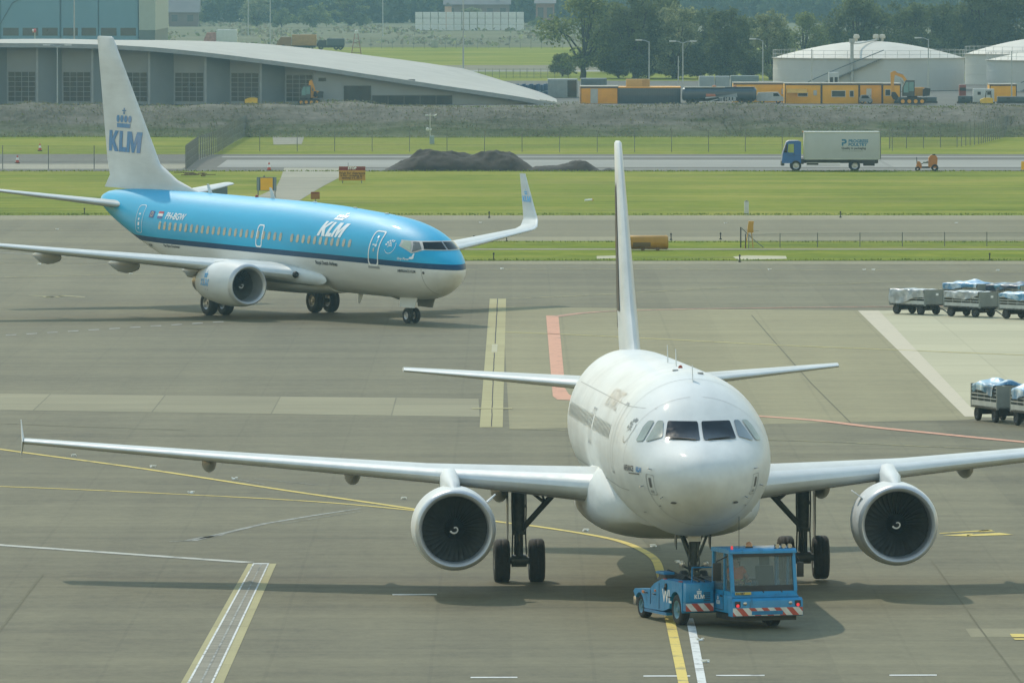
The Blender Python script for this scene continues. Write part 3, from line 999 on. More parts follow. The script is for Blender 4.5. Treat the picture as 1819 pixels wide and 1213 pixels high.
# striped flashes on the starboard side of the fin
M_NAVY = pbr('navy_flash', (.025, .028, .030), .6)
M_FLRED = pbr('red_flash', (.45, .03, .03), .35, coat=.4)
def fin_uv(u, v):
    for p, q in zip(FINA[:-1], FINA[1:]):
        if v <= q[1] or q is FINA[-1]:
            t = (v-p[1])/(q[1]-p[1]); le, z, c, tc = [m+(n-m)*t for m, n in zip(p, q)]; break
    y = 5*(.2969*sqrt(u)-.126*u-.3516*u*u+.2843*u**3-.1036*u**4)*tc*c
    return (le+u*c, y+.02, v)
for u0, u1, z0, z1, m in ((.20, .36, 6.9, 10.5, M_NAVY), (.52, .60, 6.45, 10.2, M_NAVY), (.66, .74, 6.4, 9.6, M_NAVY), (.80, .86, 6.35, 9.0, M_NAVY), (.89, .93, 6.3, 8.2, M_FLRED)):
    decal('tail_flash', tri_shapes([[(u0, z0), (u1, z0), (u1, z1-.2), (u0, z1)]]), fin_uv, m, fn, .25)

# cockpit windows: (y, z) as seen from ahead
def pane(F, name, pts, mat, parent, frame=None, off=.02):
    fr = lambda u, v: F.front(u, v, off)
    if frame:
        cx = sum(p[0] for p in pts)/len(pts); cy = sum(p[1] for p in pts)/len(pts)
        o = [(cx+(p[0]-cx)*1.10, cy+(p[1]-cy)*1.14) for p in pts]
        decal('window_frame', tri_shapes([o]), lambda u, v: F.front(u, v, off*.6), frame, parent, .06)
    return decal(name, tri_shapes([pts]), fr, mat, parent, .06)
def ins(pts, k=6, r=.12):
    """round the corners of a polygon"""
    out = []; n = len(pts)
    for i in range(n):
        p = Vector(pts[i]); a = Vector(pts[i-1]); b = Vector(pts[(i+1) % n])
        ra = min(r, (a-p).length*.35); rb = min(r, (b-p).length*.35)
        p0 = p+(a-p).normalized()*ra; p2 = p+(b-p).normalized()*rb
        for j in range(k+1):
            t = j/k
            q = p0*(1-t)**2+p*2*t*(1-t)+p2*t*t
            out.append((q.x, q.y))
    return out
M_WFR = pbr('cockpit_seal', (.28, .29, .29), .5, .1)
zl, zh = 4.335, 4.79
for sg in (1, -1):
    f = lambda L: ins([(sg*a, b) for a, b in L], 4, .05)
    pane(FA, 'windscreen', f([(.045, 4.315), (.045, 4.755), (.77, 4.765), (.885, 4.335)]), M_GLASS, A, None)
    pane(FA, 'cockpit_side_window', f([(.965, zh-.005), (1.20, zh-.01), (1.36, zl+.015), (1.14, zl+.03) , (.955, zl+.10)][::1] if False else [(.87, 4.77), (1.01, 4.77), (1.34, 4.285), (1.28, 4.28), (.94, 4.38)]), M_GLASS_G if sg > 0 else pbr('cockpit_side_glass_shade', (.10, .12, .11), .04, coat=1.0), A, None)
    pane(FA, 'cockpit_side_window', f([(1.085, 4.77), (1.22, 4.765), (1.36, 4.62), (1.56, 4.27), (1.40, 4.275)]), M_GLASS_G, A, None)
# wipers
for sg in (1, -1):
    p0 = FA.front(sg*.15, 4.31, .04); p1 = FA.front(sg*.72, 4.35, .05)
    MB().tube([p0, p1], .014, 6).build('windscreen_wiper', M_BLACK, A)

# cabin windows along the starboard side
win = tri_shapes([rrect(-.13, -.19, .13, .19, .10)])
M_CABIN = pbr('cabin_window', (.47, .51, .49), .5, var=.3, vs=3)
w0 = decal('cabin_window', win, FA.side(8.2, 4.34), M_CABIN, A, .12)
for i in range(1, 38):
    x = 8.2+.533*i
    if x > 27.2 or i in (14,): continue
    o = w0.copy(); COL.objects.link(o); o.parent = A; o.location.x = .533*i
def door(F, parent, x, z0, w, h, mat, sgn=1, lw=.05, name='door_outline'):
    decal(name, ring2d(rrect(-w/2, 0, w/2, h, min(.18, w*.25)), lw), F.side(x, z0, sgn), mat, parent, .12)
door(FA, A, 6.25, 3.35, .82, 1.85, M_SEAM)
door(FA, A, 30.6, 3.6, .76, 1.75, M_SEAM)
for x in (15.6, 16.4): door(FA, A, x, 3.75, .5, .95, M_SEAM)
# lettering and badges
M_AFBLUE = pbr('lettering_blue_grey', (.50, .545, .56), .5, coat=.3, var=.1)
decal('airline_lettering', text2d('AIRFRANCE', .80, .008, space=1.25), FA.side(13.6, 4.84), M_AFBLUE, A, .15)
def badge(F, parent, x, z, r, mat, sgn=1):
    P = []
    shp = []
    v = []; f = []
    for a0, a1, rr, wd in ((-150, 35, r, .035), (60, 75, r, .16), (84, 99, r, .16), (108, 123, r, .16), (132, 147, r, .16), (156, 171, r, .16)):
        n0 = len(v); k = 10
        for i in range(k+1):
            t = radians(a0+(a1-a0)*i/k)
            v += [(rr*cos(t), rr*sin(t)), ((rr-wd*r/.5)*cos(t), (rr-wd*r/.5)*sin(t))]
        f += [(n0+2*i, n0+2*i+1, n0+2*i+3, n0+2*i+2) for i in range(k)]
    for j in range(3):
        n0 = len(v); k = 6
        for i in range(k+1):
            t = i/k
            y = (-.18+.2*j)*r+.22*r*sin(t*2.4); xx = (-.5+t*(.9-.12*j))*r
            v += [(xx, y), (xx, y+.13*r*sin(pi*(.1+.8*t)))]
        f += [(n0+2*i, n0+2*i+1, n0+2*i+3, n0+2*i+2) for i in range(k)]
    decal('alliance_badge', (v, f), F.side(x, z, sgn), mat, parent, .15)
badge(FA, A, 3.78, 4.52, .36, pbr('badge_grey', (.16, .17, .18), .4))
decal('small_lettering', text2d('AIRFRANCE', .185, .006), FA.side(3.42, 3.54), M_TXT_DK, A, .1)
decal('small_lettering', text2d('KLM', .19, .010), FA.side(2.24, 3.54), pbr('lettering_blue', (.02, .22, .50), .35), A, .1)
decal('small_lettering', tri_shapes([[(0, 0), (.9, 0), (.9, .025), (0, .025)]]), FA.side(2.9, 3.47), M_TXT_DK, A, .1)
decal('nose_number', tri_shapes([[(0, 0), (.06, 0), (.06, .24), (0, .24)], [(.12, 0), (.18, 0), (.18, .24), (.12, .24)], [(0, .11), (.18, .11), (.18, .15), (0, .15)]]), FA.side(16.2, 3.05), M_TXT_W, A, .1)
for sg in (1, -1):
    m = FA.side(1.38, 2.99, sg)
    decal('static_port_frame', ring2d(rrect(-.2, 0, .2, .46, .05), .016), m, M_SEAM, A, .08)
    decal('static_port', tri_shapes([rrect(-.055, .17, .055, .38, .01)]), m, M_PLY, A, .08)
    decal('static_port_label', tri_shapes([rrect(-.08, .05, .08, .11, .01)]), m, M_SEAM, A, .08)
    decal('drain_mark', tri_shapes([circ(0, 0, .07, .03, 10)]), lambda u, v, sg=sg: FA.front(sg*.76+u, 2.82+v*1.0, .02), M_PLY, A, .05)
    for q in ((1.05, 2.72), (1.32, 2.5)):
        decal('drain_mark', tri_shapes([circ(0, 0, .025, .02, 8)]), lambda u, v, q=q, sg=sg: FA.front(sg*q[0]+u, q[1]+v, .02), M_SEAM, A, .05)
# seams: radome and nose panels
def ringseam(F, x, t0, t1, w, mat, parent, name='panel_seam', k=40):
    v = []
    for i in range(k+1):
        t = t0+(t1-t0)*i/k
        v += [F.surf(x, t, .006), F.surf(x+w, t, .006)]
    MB().add(v, [(2*i, 2*i+1, 2*i+3, 2*i+2) for i in range(k)]).build(name, mat, parent)
ringseam(FA, 1.55, radians(182), radians(358), .018, M_SEAM, A)
ringseam(FA, 5.0, radians(10), radians(170), .02, M_SEAM, A)
ringseam(FA, 8.0, radians(-60), radians(110), .02, M_SEAM, A)
for x in (10.4, 13.2, 19.0, 22.1):
    ringseam(FA, x, radians(5), radians(110), .02, M_SEAM, A)
# yellow tie-down stain and beacon, aerials
for x, h in ((4.6, .42), (10.9, .44), (14.2, .46)):
    zt = FA.sec(x)[0]
    MB().prism([(x, zt-.03), (x+.28, zt-.03), (x+.34, zt+h), (x+.24, zt+h)], -.007, .007, 'y').build('aerial', M_WHITE, A)
MB().lathe([(0, .06), (.05, .055), (.08, .03), (.09, .001)], (9.4, 0, FA.sec(9.4)[0]-.01), 'z', 16).build('beacon_light', pbr('beacon_red', (.30, .05, .02), .3), A)
for x, y in ((7.6, .25), (6.2, -.3)):
    p = FA.p(x, pi/2-y/2)
    MB().box((p.x, p.y, p.z+.01), (.3, .14, .05), 0, .015).build('roof_fitting', M_SEAM, A)

for sg in (1, -1):
    for q in ((1.28, 3.62), (1.02, 2.95), (1.45, 3.2)):
        p = FA.front(sg*q[0], q[1], .0); n_ = FA.front(sg*q[0], q[1], .10)
        MB().tube([p, n_, n_+Vector((-.14, 0, 0))], .014, 6).build('pitot_probe', M_STEEL, A)
for x, t0, t1 in ((3.45, 95, 180), (3.45, 0, 85), (6.9, -70, 40), (25.4, -20, 100)):
    ringseam(FA, x, radians(t0), radians(t1), .012, M_SEAM, A)
for zz in (3.02, 5.05):
    v_ = []
    for i in range(40):
        x = 3.4+i*.6; t_ = FA.ang(x, zz)
        v_ += [FA.surf(x, t_, .006), FA.surf(x, t_+.010, .006)]
    MB().add(v_, [(2*i, 2*i+1, 2*i+3, 2*i+2) for i in range(39)]).build('panel_seam', M_SEAM, A)
# landing gear
for sg in (1, -1):
    g = MB()
    X, S = 17.71, sg*3.795
    g.cyl((X, S, .56), (X-.05, S, 1.35), .11, .115, 16).cyl((X-.05, S, 1.3), (X-.2, S, 2.85), .155, .175, 16)
    g.cyl((X, S-.44, .585), (X, S+.44, .585), .10, n=14)
    g.cyl((X, S-.2, .585), (X, S+.2, .585), .17, n=14)
    g.cyl((X-.1, S-sg*.1, 1.45), (X-.25, S-sg*1.0, 2.45), .075, .085, 12)
    g.cyl((X-.25, S-sg*1.0, 2.45), (X-.3, S-sg*1.1, 2.62), .12, .13, 12)
    g.cyl((X-.15, S-sg*.08, 2.62), (X-.2, S-sg*.72, 2.1), .045, n=8).cyl((X-.2, S-sg*.72, 2.1), (X-.25, S-sg*.45, 2.7), .03, n=8)
    g.cyl((X-.2, S-sg*.72, 2.1), (X-.25, S-sg*1.05, 2.5), .03, n=8)
    g.cyl((X-.16, S+.05, .75), (X-.32, S+.05, 1.1), .05, n=8).cyl((X-.32, S+.05, 1.1), (X-.14, S+.05, 1.42), .05, n=8)
    for q, r in ((.19, .022), (-.19, .02), (.13, .015)):
        g.tube([(X-.12, S+q, .75), (X-.16, S+q*.9, 1.3), (X-.2, S+q, 2.0), (X-.25, S+q*.95, 2.8)], r, 6)
    g.box((X-.14, S, 1.33), (.1, .34, .1), 0, .02).box((X-.15, S, 2.05), (.08, .40, .09), 0, .02)
    go = g.build('main_landing_gear', M_STRUT, A, ang=45)
    wheels([(X, S+.465, .585), (X, S-.465, .585)], .585, .43, .27, go)
    dr = MB().prism([(X-.5, 2.85), (X+.25, 2.85), (X+.3, 1.4), (X+.15, .95), (X-.1, .95), (X-.35, 1.5)], S+sg*.29, S+sg*.32, 'y')
    dr.build('gear_door', M_WINGU, go)
g = MB()
X = 5.07; zc = .44+.10
g.cyl((X, 0, zc), (X-.04, 0, 1.05), .065, n=14).cyl((X-.04, 0, 1.0), (X-.2, 0, 2.1), .10, .12, 14)
g.cyl((X, -.3, zc), (X, .3, zc), .06, n=12)
g.cyl((X-.12, .0, 1.2), (X+.5, .30, 1.95), .04, n=8).cyl((X-.12, 0, 1.2), (X+.5, -.30, 1.95), .04, n=8)
for sg in (1, -1):
    g.cyl((X-.12, sg*.08, 1.15), (X-.3, sg*.34, 1.85), .035, n=8)
    g.cyl((X-.14, sg*.10, .95), (X-.16, sg*.30, 1.06), .03, n=8)
    g.tube([(X-.12, sg*.09, .72), (X-.2, sg*.14, 1.1), (X-.22, sg*.1, 1.7)], .02, 6)
g.cyl((X-.1, -.14, .98), (X-.1, .14, .98), .07, n=10)
g.cyl((X-.28, .04, .70), (X-.12, .03, 1.02), .045, n=8).cyl((X-.28, .04, .70), (X-.05, .03, .62), .045, n=8)
g.box((X-.12, 0, .82), (.12, .30, .12), 0, .02)
ng = g.build('nose_landing_gear', M_STRUT, A, ang=45)
wheels([(X, .25, zc), (X, -.25, zc)], .38, .22, .18, ng)
for sg in (1, -1):
    MB().lathe([(-.06, .001), (-.055, .06), (0, .075), (.09, .05), (.1, .001)], (X-.22, sg*.30, 1.08), 'x', 16).build('taxi_lamp', M_STEEL, ng)
    MB().prism([(X-.3, 1.95), (X+.6, 1.95), (X+.5, 1.55), (X-.1, 1.45)], sg*.42, sg*.44, 'y').build('gear_door', M_STRUT, ng)
MB().box((X-.42, 0, 1.83), (.04, .34, .34), 0, .015).build('steering_plate', M_WHITE, ng)
# ------------------------------------------------------------------ the blue airliner taxiing behind
NB = (-2.4755, 404.185); YB = .5616; PITCH_B = -.022
B = empty('airliner', (NB[0], NB[1], 16.56*PITCH_B), pi/2+YB,
          'blue and white passenger jet with upturned wing tips taxiing to the right', 'airliner')
B.rotation_euler = (0, PITCH_B, pi/2+YB)
def livery():
    t = NT('two_blue_livery')
    v = t.coord()
    sep = t.n('ShaderNodeSeparateXYZ'); t.l(v, sep.inputs[0])
    x, z = sep.outputs[0], sep.outputs[2]
    a = t.noise(t.coord((.25, 1.6, 1.6)), 1.0, 5, .6)
    # the lower edge of the stripe: level, dipping a little towards the nose and rising under the tail
    nose = t.math('MULTIPLY', t.math('POWER', t.math('MAXIMUM', t.math('SUBTRACT', 1.0, t.math('DIVIDE', x, 6.0)), 0.0), 2.0), -.10)
    lim = t.math('ADD', 2.97, nose)
    tail = t.math('MULTIPLY', t.math('MAXIMUM', t.math('SUBTRACT', x, 27.0), 0.0), .04)
    lim = t.math('ADD', lim, tail)
    d = t.math('SUBTRACT', z, lim)
    top = t.math('GREATER_THAN', d, .25); mid = t.math('GREATER_THAN', d, 0.0)
    lb = t.ramp(a, [(.3, (.004, .33, .56)), (.7, (.014, .40, .64))])
    wh = t.ramp(a, [(.3, (.60, .61, .60)), (.7, (.72, .73, .72))])
    c = t.mix(mid, wh, (.0, .043, .115)); c = t.mix(top, c, lb)
    t.l(c, t.b.inputs['Base Color'])
    t.l(t.ramp(a, [(.3, .44), (.7, .56)]), t.b.inputs['Roughness'])
    t.b.inputs['Coat Weight'].default_value = .04
    t.b.inputs['Specular IOR Level'].default_value = .3
    t.b.inputs['Coat Roughness'].default_value = .1
    return t.m
M_LIV = livery()
M_KBLUE = pbr('logo_blue', (.0, .18, .44), .35, coat=.4, var=.06)
M_KPALE = pbr('logo_light_blue', (.02, .33, .66), .35, coat=.4, var=.06)

FB = Fus([(0, 2.83, 2.83, .001, 2.83), (.1, 3.09, 2.57, .31, 2.83), (.3, 3.29, 2.33, .55, 2.84), (.6, 3.52, 2.07, .80, 2.86), (1.0, 3.80, 1.84, 1.05, 2.92), (1.5, 4.15, 1.62, 1.28, 3.0),
          (2.0, 4.40, 1.49, 1.44, 3.08), (2.5, 4.58, 1.42, 1.56, 3.15), (3.0, 4.72, 1.39, 1.66, 3.22), (3.6, 4.85, 1.38, 1.74, 3.28), (4.5, 4.99, 1.37, 1.82, 3.34), (6, 5.12, 1.37, 1.87, 3.38), (8, 5.22, 1.37, 1.88, 3.4),
          (11, 5.34, 1.37, 1.88, 3.4), (14, 5.38, 1.37, 1.88, 3.4), (20, 5.38, 1.37, 1.88, 3.4), (23, 5.38, 1.62, 1.85, 3.45), (26, 5.36, 2.35, 1.62, 3.65), (28, 5.32, 2.95, 1.33, 3.9), (30, 5.24, 3.6, .96, 4.2),
          (31.4, 5.12, 4.1, .62, 4.5), (32.0, 4.98, 4.36, .40, 4.62), (32.18, 4.86, 4.5, .26, 4.66)])
FB.build('fuselage', M_LIV, B)
bf = []
for x, w, zb, zt in ((9.6, 1.0, 1.36, 2.2), (11, 1.75, 1.24, 2.7), (13, 2.0, 1.16, 2.9), (16, 2.05, 1.14, 2.9), (18.5, 1.9, 1.2, 2.6), (20.5, 1.2, 1.4, 2.2)):
    bf.append([(x, w*abs(cos(t))**.75*(1 if cos(t) > 0 else -1), (zt+zb)/2+(zt-zb)/2*abs(sin(t))**.75*(1 if sin(t) > 0 else -1)) for t in [2*pi*i/36 for i in range(36)]])
MB().loft(bf).build('belly_fairing', M_WHITE, B, ang=60)
WB = [(8.9, 1.55, 1.98, 9.6, .085, .03, .01), (10.9, 1.95, 2.12, 7.4, .125, .06, .02), (13.0, 5.3, 2.52, 4.75, .125, .10, .02), (16.3, 11.4, 3.10, 3.0, .11, .10, .03), (19.1, 16.15, 3.55, 1.75, .10, .10, .03),
      (19.6, 16.65, 3.66, 1.55, .095, .5, .02), (20.2, 17.05, 3.95, 1.32, .09, 1.0, 0), (20.7, 17.20, 4.4, 1.12, .085, 1.33, 0), (22.1, 17.50, 6.08, .50, .08, 1.40, 0)]
kl, kw = logo_letters()
cr = crown_shapes()
for sg in (1, -1):
    wg = wing('wing', WB, [M_WING, M_SLAT, M_WINGU], B, sg)
    for s, L, x0, z0, r in ((3.4, 2.6, 16.4, 1.98, .22), (7.0, 3.0, 16.6, 2.34, .26), (10.6, 2.8, 17.6, 2.74, .24)):
        pr = [(0, .01), (.25, .5), (.7, .8), (1.3, 1), (1.9, .9), (L-.5, .5), (L, .05)]
        MB().lathe([(a, b*r) for a, b in pr], (x0, sg*s, z0), 'x', 20, zs=lambda q: q*1.5).build('flap_track_fairing', M_WINGU, wg)
    MB().lathe([(0, .02), (.03, .13), (.12, .16), (.2, .1)], (10.75, sg*2.05, 2.16), 'x', 14).build('landing_lamp', M_DARK, wg)
    zs = lambda q: q*.90 if q < 0 else q
    po = [(0, .90), (.03, .96), (.18, 1.02), (.6, 1.08), (1.4, 1.10), (2.2, 1.05), (3.0, .93), (3.5, .82), (3.52, .78)]
    pi_ = [(.02, .85), (.12, .80), (.4, .765), (.8, .77), (1.3, .785)]
    ng = engine(B, (10.35, sg*4.83, 1.70), po, pi_, .95, .775, (M_WHITE, M_LIP), zs=zs, core=[(2.8, .8), (3.5, .62), (4.3, .50), (4.4, .46), (4.3, .3), (4.9, .1), (5.0, .01)])
    pyl = []
    for x, zb, zt, w in ((11.1, 2.60, 2.68, .06), (11.7, 2.55, 2.80, .2), (12.4, 2.45, 2.84, .25), (13.2, 2.35, 2.78, .25), (14.5, 2.2, 2.6, .22), (16.0, 2.2, 2.45, .12), (16.8, 2.3, 2.38, .04)):
        pyl.append([(x, sg*4.83+w*c, z) for c, z in ((-1, zb), (-1, zb*.3+zt*.7), (-.6, zt-.03), (0, zt), (.6, zt-.03), (1, zb*.3+zt*.7), (1, zb), (0, zb-.02))])
    MB().loft(pyl).build('engine_pylon', M_WHITE, B, ang=60)
    if sg > 0:
        def fe(u, v):
            x = 2.75-u; t = v/1.1-.05
            r = np.interp(x, [p[0] for p in po], [p[1] for p in po])+.012
            q = r*sin(t)
            return (x, r*cos(t), zs(q))
        decal('engine_lettering', shifted(kl, 0, -.02, .34, .18), fe, M_KPALE, ng, .08)
        decal('engine_emblem', shifted(cr, .50, .40, .26), fe, M_KPALE, ng, .08)
        for u in (.55, .8): decal('drain_mark', tri_shapes([circ(u, -.22, .025, .035, 8)]), fe, M_PLY, ng, 0)
    if sg < 0:
        # inner face of the far wing tip carries the emblem
        def fw(u, v):
            z = 4.55+v
            t = (z-4.4)/(6.04-4.4)
            le = 20.7+(22.1-20.7)*t; yy = 17.20+.30*t
            return (le+.95-.5*t-u, sg*(yy-.075), z)
        decal('wingtip_lettering', shifted(kl, .02, .2, .28, .15), fw, M_KPALE, wg, .1)
        decal('wingtip_emblem', shifted(cr, .40, .54, .20), fw, M_KPALE, wg, .1)
for sg in (1, -1):
    wing('tailplane', [(28.0, .4, 4.45, 4.0, .10, .12), (28.9, 1.0, 4.52, 3.6, .10, .12), (32.2, 7.17, 5.28, 1.25, .09, .12)], [M_WING, M_SLAT, M_WINGU], B, sg)
FINB = [(22.7, 5.25, 9.6, .015), (25.3, 5.85, 6.5, .05), (27.0, 6.55, 5.05, .085), (31.6, 12.42, 1.55, .10)]
fb = fin('tail_fin', FINB, M_WHITE, B)
fbs = fin_side(FINB, 31.85, 7.0, 1)
decal('fin_lettering', shifted(kl, 0, 0, 1.0, .10, 1.32), fbs, M_KBLUE, fb, .2)
decal('fin_emblem', shifted(cr, 1.62, 1.16, .68, .08, 1.75), fbs, M_KBLUE, fb, .2)

# fuselage lettering, starboard side
decal('airline_lettering', shifted(kl, 0, 0, .78, .30, 1.05), FB.side(9.45, 4.02), M_TXT_W, B, .1)
decal('airline_emblem', shifted(cr, 1.02, .92, .44, .30, 1.5), FB.side(9.45, 4.02), M_TXT_W, B, .1)
decal('registration', text2d('PH-BGW', .46, .012, .18), FB.side(23.5, 4.14), M_TXT_W, B, .1)
for k, c in enumerate(((.45, .02, .03), (.75, .75, .73), (.02, .05, .25))):
    decal('flag', tri_shapes([[(0, .12*(2-k)), (.5, .12*(2-k)), (.5, .12*(3-k)), (0, .12*(3-k))]]), FB.side(24.3, 4.12), pbr('flag_%s' % ('red', 'white', 'blue')[k], c, .4, var=.03), B, .1)
decal('flag', tri_shapes([rrect(0, 0, .5, .34, .01)]), FB.side(25.2, 4.12), pbr('flag_field_blue', (.02, .04, .22), .4), B, .1)
decal('flag', ring2d(circ(.25, .17, .12, .12, 14), .035), FB.side(25.2, 4.125), pbr('flag_star_yellow', (.6, .45, .05), .4), B, 0)
decal('small_lettering', text2d('Royal Dutch Airlines', .23, .005, .1), FB.side(9.5, 2.72), M_TXT_DK, B, .1)
decal('small_lettering', text2d('The Flying Dutchman', .19, .004, .15), FB.side(23.6, 2.82), M_TXT_DK, B, .1)
decal('small_lettering', text2d('BGW', .22, .012), FB.side(25.6, 2.75), M_TXT_DK, B, .1)
decal('small_lettering', text2d('AIRFRANCE KLM', .15, .004), FB.side(2.68, 2.70), M_TXT_DK, B, .1)
decal('small_lettering', text2d('Grey Plover', .15, .003, .2), FB.side(2.68, 3.26), M_TXT_W, B, .1)
badge(FB, B, 3.3, 3.82, .36, M_TXT_W)
decal('small_emblem', shifted(tri_shapes([circ(0, 0, .13, .06, 10), [(-.02, 0), (.12, 0), (.10, .22), (.04, .22)]]), 0, 0), FB.side(1.83, 3.36), M_TXT_W, B, .1)
# doors
door(FB, B, 4.4, 2.88, .80, 1.72, M_TXT_W, lw=.075)
door(FB, B, 14.5, 3.24, .56, 1.05, M_TXT_W, lw=.065)
door(FB, B, 26.2, 3.35, .74, 1.45, M_TXT_W, lw=.03)
decal('door_sill', tri_shapes([rrect(-.45, -.10, .45, 0, .02)]), FB.side(4.4, 2.88), M_SEAM, B, .1)
decal('door_handle', tri_shapes([[(-.16, .92), (.02, .92), (.02, .98), (-.16, .98)], [(.02, .86), (.16, .86), (.16, 1.0), (.06, 1.0)], [(.0, 1.3), (.12, 1.3), (.12, 1.42), (.0, 1.42)], [(.08, 1.05), (.13, 1.05), (.13, 1.25), (.08, 1.25)]]), FB.side(4.4, 2.88), M_TXT_W, B, .1)
decal('door_window', tri_shapes([rrect(-.06, .62, .06, .8, .03)]), FB.side(4.4, 2.88), M_CABIN, B, .1)
decal('door_marks', tri_shapes([rrect(-.08, .25, .06, .32, .01), rrect(-.1, .45, .08, .6, .01), rrect(-.1, .7, .04, .8, .01), rrect(-.1, .95, .08, 1.02, .01)]), FB.side(26.2, 3.35), M_TXT_W, B, .1)
# cabin windows
M_CABB = pbr('cabin_window_shade', (.26, .25, .21), .2, coat=.5, var=.45, vs=1.7)
win = tri_shapes([rrect(-.12, -.19, .12, .19, .10)])
xs = [6.45+.508*i for i in range(0, 11)]+[12.6+.508*i for i in range(-1, 4)]
xs = [6.45+.512*i for i in range(35)]
w0 = None
for i, x in enumerate(xs):
    if i in (11,): continue
    if w0 is None or x < 12.5 or x > 21.5:
        o = decal('cabin_window', win, FB.side(x, 3.81), M_CABB, B, .12)
        if 12 < x: w0 = o; xw = x
        elif x > 11.9: w0 = o; xw = x
        if i == 10 or w0 is None: w0 = o; xw = x
    else:
        o = w0.copy(); COL.objects.link(o); o.parent = B; o.location.x = x-xw
# cockpit
fr = pbr('cockpit_frame', (.50, .47, .42), .4, .1)
for sg in (1, -1):
    f = lambda L: [(sg*a, b) for a, b in L]
    FR = [(.01, 4.13), (1.06, 4.115), (1.26, 4.135), (1.435, 3.87), (1.30, 3.565), (.96, 3.725), (.01, 3.715)]
    pane(FB, 'window_frame', f(FR), fr, B, None, .012)
    pane(FB, 'windscreen', f([(.035, 4.085), (.80, 4.065), (.915, 3.765), (.035, 3.75)]), M_GLASS, B, None, .024)
    pane(FB, 'cockpit_side_window', f([(.89, 4.065), (1.055, 4.075), (1.275, 3.62), (.985, 3.765)]), pbr('cockpit_mid_glass', (.13, .13, .11), .1, coat=.2), B, None, .024)
    pane(FB, 'cockpit_side_window', f([(1.09, 4.09), (1.235, 4.10), (1.39, 3.87), (1.30, 3.65)]), pbr('cockpit_rear_glass', (.42, .46, .34), .1, coat=.2), B, None, .024)
decal('pitot_probe', tri_shapes([circ(0, 0, .06, .06, 10)]), FB.side(1.16, 2.72), M_PLY, B, 0)
ringseam(FB, 1.25, radians(-80), radians(0), .02, M_SEAM, B)
# aerials, ventral fin aerial, beacon
for x, h in ((22.0, .42), (16.2, .5)):
    zt = FB.sec(x)[0]
    MB().prism([(x, zt-.03), (x+.34, zt-.03), (x+.52, zt+h), (x+.38, zt+h)], -.02, .02, 'y').build('aerial', M_WHITE, B)
MB().prism([(8.2, 1.42), (8.6, 1.42), (8.62, .92), (8.5, .92)], -.02, .02, 'y').build('aerial', M_WHITE, B)
for x in (6.2, 9.0, 12.6): 
    zt = FB.sec(x)[0]
    MB().box((x, 0, zt+.01), (.25, .1, .08), 0, .02).build('roof_fitting', M_WHITE, B)
MB().lathe([(0, .09), (.06, .085), (.12, .05), (.13, .001)], (17.9, 0, FB.sec(17.9)[0]-.01), 'z', 16).build('beacon_light', pbr('beacon_red', (.30, .05, .02), .3), B)
# landing gear
for sg in (1, -1):
    g = MB(); X, S = 16.56, sg*2.86
    g.cyl((X, S, .56), (X, S, 1.2), .10, .11, 14).cyl((X, S, 1.15), (X-.1, S-sg*.1, 2.3), .14, .15, 14)
    g.cyl((X, S-.4, .565), (X, S+.4, .565), .1, n=12)
    g.cyl((X, S, 1.25), (X-.1, S-sg*1.0, 2.1), .06, n=10)
    go = g.build('main_landing_gear', M_STRUT, B, ang=45)
    wheels([(X, S+.43, .565), (X, S-.43, .565)], .565, .42, .27, go)
    MB().prism([(X-.5, 2.2), (X+.5, 2.2), (X+.4, 1.2), (X-.35, 1.2)], S+sg*.20, S+sg*.23, 'y').build('gear_door', M_WINGU, go)
g = MB(); X = 3.96; zc = .345+PITCH_B*(X-16.56)
zc = .345-16.56*PITCH_B+X*PITCH_B
g.cyl((X, 0, zc), (X, 0, 1.1), .055, n=12).cyl((X, 0, 1.05), (X-.1, 0, 1.8), .085, n=12).cyl((X, -.25, zc), (X, .25, zc), .05, n=10)
g.cyl((X, .0, 1.1), (X-.75, .0, 1.75), .05, n=8)
ngb = g.build('nose_landing_gear', M_STRUT, B, ang=45)
wheels([(X, .2, zc), (X, -.2, zc)], .345, .2, .17, ngb)
MB().lathe([(-.06, .001), (-.05, .06), (.05, .05), (.06, .001)], (X-.1, 0, 1.05), 'x', 14).build('taxi_lamp', M_STEEL, ngb)
for sg in (1, -1):
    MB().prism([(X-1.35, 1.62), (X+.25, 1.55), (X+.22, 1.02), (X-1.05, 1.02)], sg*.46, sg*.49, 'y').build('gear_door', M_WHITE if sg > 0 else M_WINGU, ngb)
# ------------------------------------------------------------------ tow tractor
def tug_paint():
    t = NT('tug_blue'); v = t.coord()
    n = t.noise(v, 1.4, 5); d = t.noise(t.coord((2.5, 2.5, .8)), 1.6, 6, .75)
    base = t.ramp(n, [(.3, (.003, .185, .40)), (.7, (.005, .25, .50))])
    m = t.ramp(d, [(.55, 0.0), (.72, .75)])
    t.l(t.mix(m, base, (.035, .075, .095)), t.b.inputs['Base Color'])     # scuffs and grease
    t.l(t.ramp(d, [(.4, .34), (.7, .65)]), t.b.inputs['Roughness'])
    t.b.inputs['Coat Weight'].default_value = .15
    MATS['tug_blue'] = t.m
    return t.m
M_TUG = tug_paint()
M_TUGD = pbr('tug_blue_worn', (.006, .17, .36), .5, coat=.1, var=.25, vs=3)
M_CABGLASS = None
def glassmat(name, col, alpha):
    t = NT(name)
    t.b.inputs['Base Color'].default_value = (*col, 1)
    t.b.inputs['Roughness'].default_value = .03
    t.b.inputs['Alpha'].default_value = alpha
    t.b.inputs['Specular IOR Level'].default_value = .6
    return t.m
M_CABGLASS = glassmat('cab_glass', (.17, .20, .185), .30)
